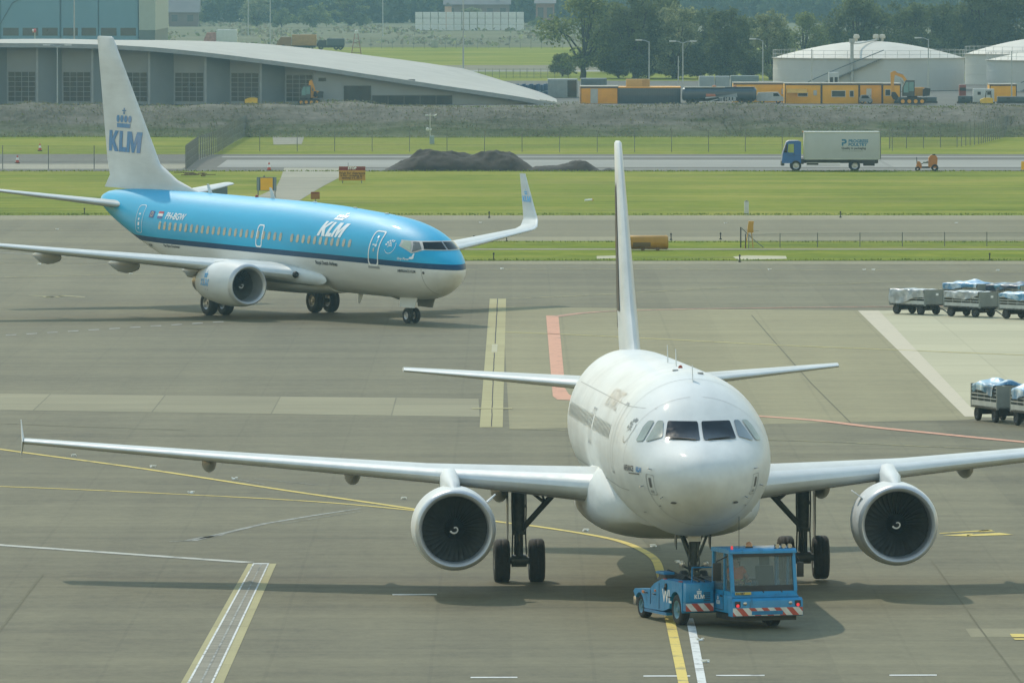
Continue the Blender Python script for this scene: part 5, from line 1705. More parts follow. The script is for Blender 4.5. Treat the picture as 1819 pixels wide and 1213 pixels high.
# ochre tank and frame beside the taxiway
def ochre_tank():
    D = G(1140, 446).y
    a = at(1093, 446, D); b = at(1187, 418, D)
    R = empty('storage_tank', ((a.x+b.x)/2, D, 0), 0, 'long ochre cylinder-ended tank lying on the grass strip behind the white tail fin', 'tank')
    L = b.x-a.x; H = b.z-.10; r = H/2
    MB().lathe([(-L/2, .001), (-L/2, r*.9), (-L/2+.08, r), (L/2-.08, r), (L/2, r*.9), (L/2, .001)], (0, 0, .10+r), 'x', 32).build('shell', pbr('ochre_paint', (.40, .20, .010), .5, var=.14), R)
    for x in (-L*.3, L*.02, L*.3): MB().b2((x-.1, -r*.7, -.02), (x+.1, r*.7, .22)).build('cradle', pbr('ochre_dark', (.12, .07, .015), .6), R)
    for x in (-L*.46, L*.46): MB().lathe([(-.03, r+.012), (.03, r+.012)], (x, 0, .10+r), 'x', 32).build('band', M_SIGN_O, R)
    MB().b2((-.5, -r*1.02, .25), (.5, -r*.9, .5), .02).build('hatch', pbr('ochre_dark', (.12, .07, .015), .6), R)
ochre_tank()
def ochre_frame():
    b = G(1333, 441)
    R = empty('winch_stand', (b.x, b.y, 0), 0, 'ochre upright box on braced legs beside a thin post on the grass strip', 'equipment')
    MB().prism([(-.18, .9), (.18, .9), (.16, 1.15), (.18, 1.55), (-.10, 1.55), (-.16, 1.2)], -.18, .18, 'y').build('box', M_SIGN_O, R)
    for x, y in ((-.25, -.2), (.12, -.2), (-.25, .2), (.12, .2)): MB().tube([(x*.5, y*.8, .95), (x*1.3, y*1.4, -.02)], .025, 6).build('leg', M_SIGN_O, R)
    MB().tube([(-.5, 0, 1.15), (-.1, 0, .75), (.35, -.1, .35), (.75, -.2, .05)], .025, 6).build('brace', M_POST, R)
    MB().tube([(-.55, .1, -.02), (-.55, .1, 1.2)], .035, 8).build('post', M_DARK, R)
    MB().tube([(-.3, -.9, -.02), (-.3, -.9, .85)], .03, 8).build('post', M_DARK, R)
    MB().tube([(-.55, .1, 1.05), (.5, .15, .98)], .008, 5).build('wire', M_POST, R)
ochre_frame()
# low wire fence along the grass strip
def mesh_fence(name, P, H, npost, label, alpha=.22, col=(.20, .23, .21), r=.025, group=None, cant=.0, wires=3, sag=0):
    """chain-link fence: posts and rails of their own, the wire cloth one panel"""
    R = empty(name, (P[0].x, P[0].y, 0), 0, label, 'fence', group)
    o = P[0]
    seg = [0]
    for a, b in zip(P[:-1], P[1:]): seg.append(seg[-1]+(b-a).length)
    def along(s):
        for k in range(len(P)-1):
            if s <= seg[k+1]+1e-6:
                t = (s-seg[k])/max(1e-6, seg[k+1]-seg[k]); q = P[k].lerp(P[k+1], t); return q-o
        return P[-1]-o
    post = None
    for i in range(npost):
        q = along(seg[-1]*i/(npost-1))
        if post is None:
            m = MB().cyl((0, 0, -.1), (0, 0, H), r, n=6)
            if cant: m.tube([(0, 0, H), (0, -cant, H+cant)], r*.8, 6)
            post = m.build('post', M_POST, R); p = post
        else:
            p = post.copy(); COL.objects.link(p); p.parent = R
        p.location = q
    n = max(2, npost)
    mb = MB(); vs = []
    for i in range(n):
        q = along(seg[-1]*i/(n-1)); vs += [(q.x, q.y+.01, q.z+.03), (q.x, q.y+.01, q.z+H-.02)]
    mb.add(vs, [(2*i, 2*i+1, 2*i+3, 2*i+2) for i in range(n-1)])
    mb.build('wire_mesh', gauze('wire_cloth_%d' % int(alpha*100), col, alpha), R, smooth=False)
    wr = MB()
    for k in range(wires):
        z = H*(k+.9)/wires
        wr.tube([along(seg[-1]*i/(n-1))+Vector((0, -.03, z)) for i in range(n)], .008, 4)
    wr.build('rail_wire', M_POST, R)
    return R
mesh_fence('wire_fence', [G(1330, 442.4), G(1410, 440), G(1819, 438), G(2200, 436)], .85, 13, 'low dark wire fence starting at the ochre box on the grass strip', .16, wires=2)
# black edge lights standing in the grass
eb = MB(); eb.cyl((0, 0, -.03), (0, 0, .06), .09, n=10).cyl((0, 0, .06), (0, 0, .34), .035, n=8).cyl((0, 0, .34), (0, 0, .46), .07, .05, 10)
e0 = eb.build('edge_light', M_BLACK)
spots = [(150, 381, 'leftmost'), (869, 387.5, ''), (842, 431, ''), (874, 431, ''), (900, 430, ''), (1192, 427, ''), (1280, 426, ''), (877, 462.5, ''), (1314, 466, ''), (1758, 463, ''), (1493, 387, '')]
for i, (a, b, _) in enumerate(spots):
    o = e0 if i == 0 else e0.copy()
    if i: COL.objects.link(o)
    p = G(a, b); o.location = (p.x, p.y, .03)
    s = .85
    o.scale = (s, s, s)
    setmeta(o, 'small black taxiway edge light at the border between grass and pavement', 'light', 'black edge lights along the grass')
# white post
p = G(1326, 381)
R = empty('marker_post', (p.x, p.y, 0), 0, 'single short white square post in the middle of the mown grass', 'post')
MB().b2((-.15, -.15, -.05), (.15, .15, .82), .02).build('post', M_WHITEP, R)
MB().prism([(-.17, .82), (.17, .82), (0, .93)], -.17, .17, 'y').build('cap', pbr('post_cap', (.30, .32, .30), .6), R)
# white litter / fallen marker
p = G(1046, 359)
R = empty('fallen_marker', (p.x, p.y, .03), radians(25), 'white tube lying fallen on the grass right of the upturned wing tip', 'marker')
MB().cyl((-.3, 0, .08), (.24, 0, .12), .07, n=10).build('tube', pbr('bright_white', (.8, .8, .78), .4), R)
MB().lathe([(0, .11), (.05, .11)], (.24, 0, .12), 'x', 10).build('foot', M_SIGN_O, R)
# anemometer mast
p = G(764, 256)
R = empty('weather_mast', (p.x, p.y, 0), 0, 'thin pale mast with a crossarm, dish and small grey cabinet behind the grass', 'mast')
MB().cyl((0, 0, -.02), (0, 0, 2.75), .035, .025, 8).build('pole', M_WHITEP, R)
MB().cyl((-.4, 0, 2.55), (.55, 0, 2.55), .03, n=8).cyl((-.45, 0, 2.55), (-.2, 0, 2.55), .055, n=8).cyl((.35, 0, 2.5), (.6, 0, 2.62), .06, n=8).build('crossarm', M_WHITEP, R)
MB().lathe([(-.1, .001), (-.08, .12), (0, .17), (.04, .001)], (-.22, -.05, 1.3), 'y', 14).build('dish', M_WHITEP, R)
MB().b2((-.02, -.12, 1.2), (.14, .1, 1.38), .02).build('sensor_box', M_WHITEP, R)
MB().b2((-.05, -.2, 0), (.38, .22, .72), .02).build('cabinet', pbr('cabinet_grey_green', (.28, .36, .36), .5), R)
# cones
def cone(px, py, label):
    p = G(px, py)
    R = empty('traffic_cone', (p.x, p.y, 0), 0, label, 'traffic cone', 'traffic cones by the road')
    MB().b2((-.2, -.2, -.02), (.2, .2, .05), .01).build('base', M_BLACK, R)
    MB().lathe([(.05, .15), (.25, .12)], axis='z', n=16).lathe([(.45, .075), (.62, .045), (.63, .001)], axis='z', n=16).build('cone', pbr('cone_red', (.50, .06, .03), .5), R)
    MB().lathe([(.25, .12), (.45, .075)], axis='z', n=16).build('band', M_TXT_W, R)
cone(71, 268, 'cone on the far side of the road left of the blue jet fin')
cone(31, 290, 'cone on the near side of the road left of the blue jet fin')
cone(483, 240, 'red and white cone at the dike foot beside the gravel patch')
cone(478, 303, 'red cone on the grass corner above the slate-framed yellow sign')
# warning plate pile at the end of the screen fence
p = G(340, 313)
R = empty('rubble_pile', (p.x, p.y, 0), .4, 'low pile of brown boards lying at the end of the dense fence', 'pile')
rd = random.Random(5); mb = MB()
for i in range(22): mb.box((rd.uniform(-.9, .9), rd.uniform(-2.2, 2.2), .05+rd.random()*.22), (rd.uniform(.3, .9), .12, .05), rd.uniform(-.6, .6))
mb.build('boards', pbr('old_wood', (.12, .075, .035), .8, var=.3), R)

# ------------------------------------------------------------------ mound of earth on the road
def soil(px0, px1, base, hpx, depth, profile, name, label, seed):
    D = G(0, base).y
    a, b = G(px0, base).x, G(px1, base).x
    H = hpx*D/F_PX
    nx, ny = 110, 30
    rd = np.random.RandomState(seed)
    vs = []
    for i in range(nx+1):
        u = i/nx
        hh = np.interp(u, [q[0] for q in profile], [q[1] for q in profile])*H
        for j in range(ny+1):
            v_ = j/ny
            w_ = sin(pi*v_)**.75
            x, y = a+(b-a)*u, D+.3+depth*v_
            p = Vector((x*.55, y*.55, seed*3.1))
            n = mnoise.fractal(p, .9, 2.1, 5)
            z = hh*w_*(1+.16*n)+.16*n*min(1, hh*1.5)*w_
            vs.append((x+rd.normal()*.015, y, max(-.02, z)))
    fs = [(i*(ny+1)+j, (i+1)*(ny+1)+j, (i+1)*(ny+1)+j+1, i*(ny+1)+j+1) for i in range(nx) for j in range(ny)]
    o = MB().add(vs, fs).build(name, pbr('dark_earth', (.036, .027, .018), .95, var=.4, vs=1.6, bump=.6), None, ang=80)
    return setmeta(o, label, 'earth mound')
soil(682, 950, 304, 33, 6, [(0, 0), (.08, .35), (.22, .98), (.30, 1), (.42, .93), (.55, .90), (.68, .92), (.84, .90), (.92, .55), (1, .05)], 'earth_mound', 'long high mound of dark earth tipped on the road', 4)
soil(940, 1066, 304, 18, 4, [(0, .1), (.1, .5), (.25, .42), (.42, .55), (.55, .80), (.66, 1), (.8, .95), (.92, .45), (1, 0)], 'earth_mound', 'small low mound of dark earth to the right of the long one', 9)
soil(1066, 1100, 304, 5, 2, [(0, 0), (.5, 1), (1, 0)], 'earth_mound', 'tiny clod heap beside the white tail fin on the road', 2)

# ------------------------------------------------------------------ box truck
def box_truck():
    D = G(1475, 304).y+1.25
    a, b = at(1387, 304, D).x, at(1563, 304, D).x
    k = (b-a)/7.75
    R = empty('box_truck', (a, D, -.02), 0, 'blue-cabbed truck with a tall pale box body driving left along the road', 'truck')
    R.scale = (k, k, k)
    blue = pbr('truck_blue', (.004, .095, .33), .4, coat=.2, var=.1)
    boxm = pbr('truck_box', (.42, .445, .46), .5, var=.05, vs=.8)
    # box 1.78..7.70, z .98..3.08
    bx = MB(); bx.b2((1.80, -1.2, .92), (7.70, 1.2, 3.08), .03); box = bx.build('cargo_box', boxm, R)
    tm = MB()
    for x in (1.80, 7.66): tm.b2((x-.02, -1.225, .92), (x+.06, -1.2, 3.08))
    tm.b2((1.80, -1.225, 3.0), (7.7, -1.2, 3.08)).b2((1.80, -1.225, .90), (7.7, -1.2, 1.0))
    tm.build('box_trim', pbr('truck_trim', (.42, .46, .44), .4, .3), R)
    MB().b2((7.70, -1.15, .95), (7.78, 1.15, 3.05), .01).build('rear_door', pbr('rear_door', (.10, .11, .11), .5), R)
    c = MB()
    c.prism([(.05, .62), (1.55, .62), (1.55, 2.28), (1.35, 2.38), (.62, 2.38), (.42, 2.28), (.10, 1.35)], -1.1, 1.1, 'y')
    cb_ = c.build('cab', blue, R)
    w_ = MB(); w_.prism([(.50, 1.52), (.56, 2.12), (.98, 2.12), (.98, 1.45), (.62, 1.45)], -1.112, -1.104, 'y').build('side_window', pbr('cab_window_green', (.30, .38, .12), .1, coat=.8), cb_)
    MB().prism([(.12, 1.38), (.40, 2.22), (.43, 2.22), (.16, 1.38)], -1.0, 1.0, 'y').build('windscreen', M_GLASS, cb_)
    MB().prism([(.20, 1.45), (.40, 2.12), (.48, 2.12), (.44, 1.45)], -1.112, -1.104, 'y').build('quarter_window', M_GLASS, cb_)
    m = MB(); m.b2((.30, -1.32, 1.55), (.42, -1.14, 2.05), .03); m.build('mirror', M_BLACK, cb_)
    MB().b2((.0, -1.08, .42), (.25, 1.08, .80), .04).build('bumper', pbr('bumper_dark', (.03, .035, .04), .5), R)
    MB().b2((.02, -1.0, .68), (.055, -.75, .80), .01).build('headlight', M_STEEL, R)
    MB().b2((.55, -1.115, 1.22), (1.5, -1.10, 1.235)).b2((1.0, -1.115, .7), (1.012, -1.10, 2.2)).b2((.9, -1.13, 1.30), (1.05, -1.10, 1.34)).build('door_seam', M_BLACK, cb_)
    ch_ = MB(); ch_.b2((.3, -.45, .62), (7.6, .45, .90)).b2((2.0, -1.05, .50), (2.9, -.6, .86)).b2((5.7, -1.1, .60), (7.5, -.7, .85)).b2((1.55, -1.1, .55), (1.75, 1.1, .95))
    ch_.build('chassis', M_DARK, R)
    MB().b2((1.95, -1.16, .62), (4.6, -1.12, .68)).b2((1.95, -1.16, .44), (4.6, -1.12, .49)).build('side_guard', pbr('guard', (.30, .32, .32), .4, .5), R)
    MB().b2((6.4, -1.15, .42), (7.3, -.9, .9), .03).build('tool_box', M_BLACK, R)
    ty, rm = tyre_rim(.42, .26, .24)
    t0 = None
    for x, y in ((1.15, -1.0), (1.15, 1.0), (5.75, -1.0), (5.75, 1.0)):
        if t0 is None:
            t0 = ty.build('wheel', M_RUBBER, R); rm.build('rim', M_RIM, t0); o = t0
        else: o = copy_tree(t0, R)
        o.location = (x, y, .42)
    for x in (.6, 5.2): pass
    MB().lathe([(0, .07), (.12, .06), (.14, .001)], (1.72, 0, 3.0), 'z', 10).build('beacon', pbr('beacon_amber', (.40, .17, .06), .25), R)
    fx = lambda x0, z0: (lambda u, v: (x0+u, -1.206, z0+v))
    lb = pbr('truck_logo_blue', (.01, .15, .30), .4)
    decal('company_logo', tri_shapes([[(0, 0), (.13, 0), (.13, .16), (.26, .16), (.36, .22), (.39, .33), (.36, .46), (.26, .52), (0, .52), (0, .38), (.2, .38), (.24, .33), (.2, .28), (0, .28)]]), fx(4.72, 1.98), lb, box, 0)
    decal('company_lettering', text2d('PROGRESS', .33, .014), fx(5.24, 2.24), lb, box, 0)
    decal('company_lettering', text2d('POULTRY', .33, .014), fx(5.24, 1.96), lb, box, 0)
    decal('company_lettering', text2d('Quality in packaging', .235, .008), fx(4.70, 1.72), M_TXT_DK, box, 0)
    decal('company_lettering', text2d('www.progress-packaging.nl', .15, .002), fx(4.72, 1.54), pbr('pale_text', (.25, .28, .26), .5), box, 0)
box_truck()
def orange_machine():
    D = G(1645, 304).y
    a = at(1627, 304, D).x
    R = empty('road_saw', (a, D, -.02), 0, 'small orange wheeled work machine standing on the road behind the truck', 'machine')
    k = .76*1.0
    R.scale = (1.1, 1.1, 1.1)
    MB().prism([(.88, .30), (1.48, .22), (1.52, .95), (1.40, 1.12), (1.05, 1.15), (.88, .92)], -.32, .32, 'y').build('engine_hood', M_ORANGE, R)
    MB().prism([(.02, .18), (.38, .18), (.40, .45), (.28, .68), (.12, .72), (.02, .4)], -.3, .3, 'y').build('front_unit', M_ORANGE, R)
    MB().b2((.3, -.2, .22), (1.0, .2, .34)).tube([(.35, 0, .5), (.62, 0, .62), (.9, 0, .72)], .03, 6).tube([(.08, -.15, .3), (.04, -.15, 1.0)], .025, 6).build('frame', M_DARK, R)
    MB().b2((.5, -.12, .55), (.9, .12, .68), .03).build('seat', pbr('machine_seat', (.2, .22, .2), .6), R)
    MB().b2((1.15, -.15, 1.12), (1.38, .15, 1.22), .03).build('cap', M_BLACK, R)
    for x, r in ((.12, .17), (1.33, .25)):
        for y in (-.3, .3):
            MB().lathe([(-.07, r*.5), (-.08, r*.85), (-.05, r), (.05, r), (.08, r*.85), (.07, r*.5)], (x, y, r), 'y', 18).build('wheel', M_RUBBER, R)
orange_machine()

# ------------------------------------------------------------------ fences along the road
mesh_fence('chain_link_fence', [G(395, 268.5), G(660, 269), G(1100, 270), G(1585, 268)], 1.85, 19, 'long chain-link fence along the far side of the road', .10, r=.03, wires=3)
mesh_fence('chain_link_fence', [G(-160, 300), G(10, 300), G(330, 301)], 1.85, 7, 'chain-link fence on the near side of the road at the left', .07, r=.035, wires=3)
mesh_fence('chain_link_fence', [G(331, 301), G(352, 284), G(385, 272), G(415, 253), G(441, 240)], 1.95, 46, 'dense dark fence running back from the road to the dike at the left', .55, (.10, .12, .12), r=.04)
mesh_fence('chain_link_fence', [G(1580, 264), G(1700, 261), G(1740, 256), G(1775, 247), G(1800, 238)], 1.95, 30, 'dense fence turning back towards the dike right of the truck', .28, (.10, .12, .12), r=.035)
# ------------------------------------------------------------------ the dike with rough weeds
def m_dike():
    t = NT('weedy_dike'); v = t.coord()
    a = t.noise(t.coord((.06, .5, .8)), 1, 5, .65); b = t.noise(v, .9, 5, .7); c = t.noise(v, .05, 3)
    k = t.math('ADD', t.math('MULTIPLY', a, .4), t.math('ADD', t.math('MULTIPLY', b, .35), t.math('MULTIPLY', c, .25)))
    dry = t.ramp(k, [(.38, (.095, .093, .065)), (.5, (.150, .140, .105)), (.60, (.21, .19, .15))])
    grn = t.ramp(k, [(.38, (.055, .072, .028)), (.5, (.105, .12, .055)), (.60, (.16, .165, .09))])
    sep = t.n('ShaderNodeSeparateXYZ'); t.l(v, sep.inputs[0])
    m = t.ramp(t.math('ADD', t.math('MULTIPLY', sep.outputs[2], .33), t.math('MULTIPLY', t.math('SUBTRACT', a, .5), 1.2)), [(.18, 0.0), (.52, 1.0)])   # greener weeds grow at the damp foot
    t.l(t.mix(m, grn, dry), t.b.inputs['Base Color'])
    t.b.inputs['Roughness'].default_value = .95; t.b.inputs['Specular IOR Level'].default_value = .1
    t.bump(b, .8, .3)
    return t.m
M_DIKE = m_dike()
DY0, DY1 = gy(243.5), gy(243.5)+12
nx, ny = 420, 26
X0, X1 = -150, 150
rs = np.random.RandomState(3)
ph = rs.uniform(0, 6.28, (16, 3)); fr = rs.uniform(.08, 1.6, (16, 2))
def dike_h(x, v):
    s = min(1, v/.62); s = s*s*(3-2*s)
    back = max(0, (v-.80)/.20)
    n = sum(sin(x*fr[k, 0]+v*12*fr[k, 1]+ph[k, 0])/(1+2*fr[k, 0]) for k in range(16))*.10
    return (2.72-.0026*x)*s*(1-back)+n*min(1, v*6)*(1-back)
vs = []
for i in range(nx+1):
    x = X0+(X1-X0)*i/nx
    wob = .9*sin(x*.11)+.6*sin(x*.31+1)
    for j in range(ny+1):
        v_ = j/ny
        vs.append((x, DY0+wob*(1-v_)+(DY1+3-DY0)*v_, dike_h(x, v_)-.04+rs.normal()*.03))
fs = [(i*(ny+1)+j, (i+1)*(ny+1)+j, (i+1)*(ny+1)+j+1, i*(ny+1)+j+1) for i in range(nx) for j in range(ny)]
MB().add(vs, fs).build('dike', M_DIKE, None, ang=80, kind='structure')

def leaf_quads(pts, size, rs, up=.3, elong=1.0):
    """pts (n,3) -> small randomly turned leaf quads"""
    n = len(pts)
    a = rs.normal(size=(n, 3)); a[:, 2] *= 1-up
    a /= np.linalg.norm(a, axis=1)[:, None]
    b = rs.normal(size=(n, 3)); b -= (a*b).sum(1)[:, None]*a
    b /= np.linalg.norm(b, axis=1)[:, None]
    s = (size*rs.uniform(.6, 1.3, n))[:, None]
    V = np.stack([pts-a*s*.5*elong, pts+b*s*.32, pts+a*s*.5*elong, pts-b*s*.32], 1).reshape(-1, 3)
    return V, np.arange(4*n).reshape(-1, 4)

def m_leaf(name, dark, lite, rnd=.38):
    t = NT(name)
    oi = t.n('ShaderNodeNewGeometry')
    v = t.coord()
    nz = t.ramp(t.noise(v, .42, 4, .65), [(.36, 0.0), (.64, 1.0)])
    k = t.math('ADD', t.math('MULTIPLY', oi.outputs['Random Per Island'], rnd), t.math('MULTIPLY', nz, 1-rnd))
    c = t.ramp(k, [(.15, dark), (.85, lite)])
    t.l(c, t.b.inputs['Base Color'])
    t.b.inputs['Roughness'].default_value = .7
    t.b.inputs['Specular IOR Level'].default_value = .25
    tr = t.n('ShaderNodeBsdfTranslucent'); t.l(c, tr.inputs[0])
    mx = t.n('ShaderNodeMixShader'); mx.inputs[0].default_value = .48
    out = t.t.nodes['Material Output']
    t.l(t.b.outputs[0], mx.inputs[1]); t.l(tr.outputs[0], mx.inputs[2]); t.l(mx.outputs[0], out.inputs[0])
    return t.m
L_WEED = m_leaf('weed_leaf', (.10, .105, .06), (.24, .225, .16))
L_GRN = m_leaf('green_tuft', (.09, .12, .04), (.18, .21, .08))
L_TUFT = m_leaf('tuft_leaf', (.10, .15, .022), (.22, .26, .06))
L_DARK = m_leaf('dark_leaf', (.040, .062, .024), (.17, .205, .08))
L_MID = m_leaf('mid_leaf', (.065, .10, .03), (.25, .285, .10))
L_GREY = m_leaf('grey_leaf', (.09, .125, .055), (.33, .35, .18))
L_FAR = m_leaf('far_leaf', (.030, .055, .028), (.085, .115, .055))

# weeds and tufts covering the dike
rs = np.random.RandomState(12)
n = 24000
x = rs.uniform(-75, 75, n); v_ = rs.beta(1.2, 1.2, n)*.86
cl = np.sin(x*.7)*.5+np.sin(x*.23+v_*7)*.5+np.sin(x*2.1+v_*13)*.35
keep = rs.uniform(-1.6, 1.2, n) < cl
x, v_ = x[keep], v_[keep]
wob = .9*np.sin(x*.11)+.6*np.sin(x*.31+1)
z = np.array([dike_h(float(a), float(b)) for a, b in zip(x, v_)])
P = np.stack([x, DY0+wob*(1-v_)+(DY1+3-DY0)*v_, z+rs.uniform(0, .16, len(x))], 1)
V, Q = leaf_quads(P, .20, rs, 0, 1.0)
mi = (rs.uniform(0, 1, len(Q)) < .22).astype(int)
o = bpy.data.objects.new('weeds', np_mesh('weeds', V, Q, [L_WEED, L_GRN], mi)); COL.objects.link(o); o['kind'] = 'stuff'
# grass tufts at the dike crest and along the field borders
def tuft_line(name, segs, size, h, dens, mats, seed):
    rs = np.random.RandomState(seed); P = []
    for a, b, wd in segs:
        L = (b-a).length; m = int(L*dens)
        t = rs.uniform(0, 1, m)
        q = np.array(a)[None]*(1-t[:, None])+np.array(b)[None]*t[:, None]
        q[:, 1] += rs.normal(0, wd, m); q[:, 0] += rs.normal(0, wd, m); q[:, 2] += rs.uniform(0, h, m)
        P.append(q)
    P = np.concatenate(P)
    V, Q = leaf_quads(P, size, rs, -.5, 1.2)
    o = bpy.data.objects.new(name, np_mesh(name, V, Q, mats, (rs.uniform(0, 1, len(Q)) < .4).astype(int))); COL.objects.link(o); o['kind'] = 'stuff'
yb = gy
tuft_line('grass_tufts', [(Vector((-70, DY0+11.2, 2.6)), Vector((70, DY0+11.2, 2.6)), .6), (Vector((-70, DY0-.6, 0)), Vector((70, DY0-.6, 0)), 1.0),
                          (Vector((-60, yb(304.5), 0)), Vector((60, yb(304.5), 0)), .25), (Vector((-60, yb(381.5), 0)), Vector((60, yb(381.5), 0)), .2),
                          (Vector((G(650, 0+464).x, yb(463), .0)), Vector((60, yb(463), 0)), .2), (Vector((G(650, 430).x, yb(431), 0)), Vector((60, yb(431), 0)), .2)], .13, .07, 26, [L_TUFT, L_TUFT], 5)

# ------------------------------------------------------------------ grey workshop hall with curved roof
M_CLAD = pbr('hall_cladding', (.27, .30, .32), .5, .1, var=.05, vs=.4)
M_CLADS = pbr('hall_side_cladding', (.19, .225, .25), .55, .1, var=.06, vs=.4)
M_ROOFG = pbr('hall_roof_gravel', (.40, .385, .335), .85, var=.08, vs=.3)
M_TRIM = pbr('hall_trim', (.26, .285, .30), .5, .2)
M_WIN = pbr('dark_window', (.022, .032, .036), .10, coat=.5, var=.4, vs=.8)
def hall():
    D = 1018.0
    R = empty('workshop_hall', (at(300, 180, D).x, D, 0), 0, 'long low grey workshop hall under a curved pale roof sloping to the ground', 'building')
    ox = R.location.x
    X = lambda px: at(px, 180, D).x-ox
    Z = lambda py: at(900, py, D).z
    # roof: front edge profile in px
    pf = [(-260, 77), (-120, 76), (0, 78), (120, 79), (250, 84), (360, 94), (460, 106), (560, 119), (640, 131), (720, 143), (800, 155), (880, 166.5), (940, 176), (992, 187)]
    sp = smooth_px(pf, 4)
    dx, dy = 5.0, 50.0
    rings = []
    for k in range(6):
        t = k/5
        rings.append([(X(a)+11.5*t*max(0, min(1, (992-a)/350)), -1.6+42*t, Z(b)+.05) for a, b in sp])
    top = MB(); n = len(sp)
    vs = [p for r in rings for p in r]+[(p[0], p[1], p[2]-.42) for r in rings for p in r]
    N = 6*n
    fs = []
    for k in range(5):
        for i in range(n-1):
            fs.append((k*n+i, k*n+i+1, (k+1)*n+i+1, (k+1)*n+i)); fs.append((N+k*n+i, N+(k+1)*n+i, N+(k+1)*n+i+1, N+k*n+i+1))
    mb = MB(); mb.add(vs, fs)
    roof = mb.build('roof', M_ROOFG, R, ang=20)
    # fascia along the front
    fm = MB()
    for i in range(n-1):
        (a, b), (c, d) = sp[i], sp[i+1]
        p, q = (X(a), Z(b)), (X(c), Z(d))
        fm.add([(p[0], -1.62, p[1]-.40), (q[0], -1.62, q[1]-.40), (q[0], -1.62, q[1]+.08), (p[0], -1.62, p[1]+.08)], [(0, 1, 2, 3)])
    fm.build('fascia', M_TRIM, roof, smooth=False)
    fz = lambda px: Z(np.interp(px, [q[0] for q in sp], [q[1] for q in sp]))-.38
    # sawtooth bays: pier edges in px; each bay: oblique side wall (left), recessed front with glazed door
    piers = [-225, -128, -30, 68, 166, 267, 367, 465, 561]
    wall = MB(); side = MB(); pier = MB()
    back = 2.6
    for i in range(len(piers)-1):
        a, b = piers[i], piers[i+1]
        xa, xm, xb = X(a), X(a+40), X(b-4)
        za, zm, zb_ = fz(a), fz(a+40), fz(b)
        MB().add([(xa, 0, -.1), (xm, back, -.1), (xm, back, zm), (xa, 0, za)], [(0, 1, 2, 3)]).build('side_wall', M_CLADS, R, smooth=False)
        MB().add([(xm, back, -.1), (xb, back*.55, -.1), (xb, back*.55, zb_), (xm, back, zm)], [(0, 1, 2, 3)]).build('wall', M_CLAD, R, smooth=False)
        MB().b2((xb, -.05, -.1), (X(b), back*.6, zb_-.02)).build('pier', M_TRIM, R, smooth=False)
    for i in range(len(piers)-1):
        a, b = piers[i], piers[i+1]
        xm, xb = X(a+40), X(b-4)
        def W(u, z, off=.04): 
            t = (u-xm)/(xb-xm); return (u, back*(1-t)+back*.55*t-off, z)
        u0, u1 = xm+.15, xb-.15
        zt = Z(127+i*.6 if i < 7 else 134); zb0 = .3
        dr = MB().add([W(u0, zb0), W(u1, zb0), W(u1, zt), W(u0, zt)], [(0, 1, 2, 3)]).build('glazed_door', M_WIN, R, smooth=False)
        gr = MB(); nc, nr = 4, 6
        for k in range(nc+1):
            u = u0+(u1-u0)*k/nc; gr.add([W(u-.035, zb0, .07), W(u+.035, zb0, .07), W(u+.035, zt, .07), W(u-.035, zt, .07)], [(0, 1, 2, 3)])
        for k in range(nr+1):
            z = zb0+(zt-zb0)*k/nr; gr.add([W(u0, z-.03, .09), W(u1, z-.03, .09), W(u1, z+.03, .09), W(u0, z+.03, .09)], [(0, 1, 2, 3)])
        gr.build('glazing_bars', M_TRIM, dr, smooth=False)
    # solid gable part to the right
    pts = [(X(561), -.1)]+[(X(a), -.1) for a in (985,)]
    tp = [(X(a), Z(b)-.36) for a, b in sp if 561 <= a <= 985][::-1]
    gw = MB().prism(pts+tp+[(X(561), fz(561))], .0, .3, 'y').build('gable_wall', M_CLAD, R, smooth=False)
    def wdw(x0, x1, y0, y1, nm='window'):
        w_ = MB().b2((X(x0), -.06, Z(y1)), (X(x1), -.003, Z(y0))).build(nm, M_WIN, R, smooth=False)
        f = MB()
        k = max(1, int((x1-x0)/28))
        for i in range(k+1):
            u = X(x0)+(X(x1)-X(x0))*i/k; f.b2((u-.03, -.10, Z(y1)), (u+.03, -.061, Z(y0)))
        f.b2((X(x0), -.11, Z(y0)-.03), (X(x1), -.101, Z(y0)+.04))
        f.build('frame', pbr('window_frame_dark', (.09, .10, .10), .5), w_, smooth=False)
    wdw(611, 659, 153, 190); wdw(661, 803, 170, 190)
    wdw(725, 737, 142, 147, 'vent'); wdw(566, 579, 139, 145, 'vent'); wdw(903, 916, 174, 178, 'vent')
hall()

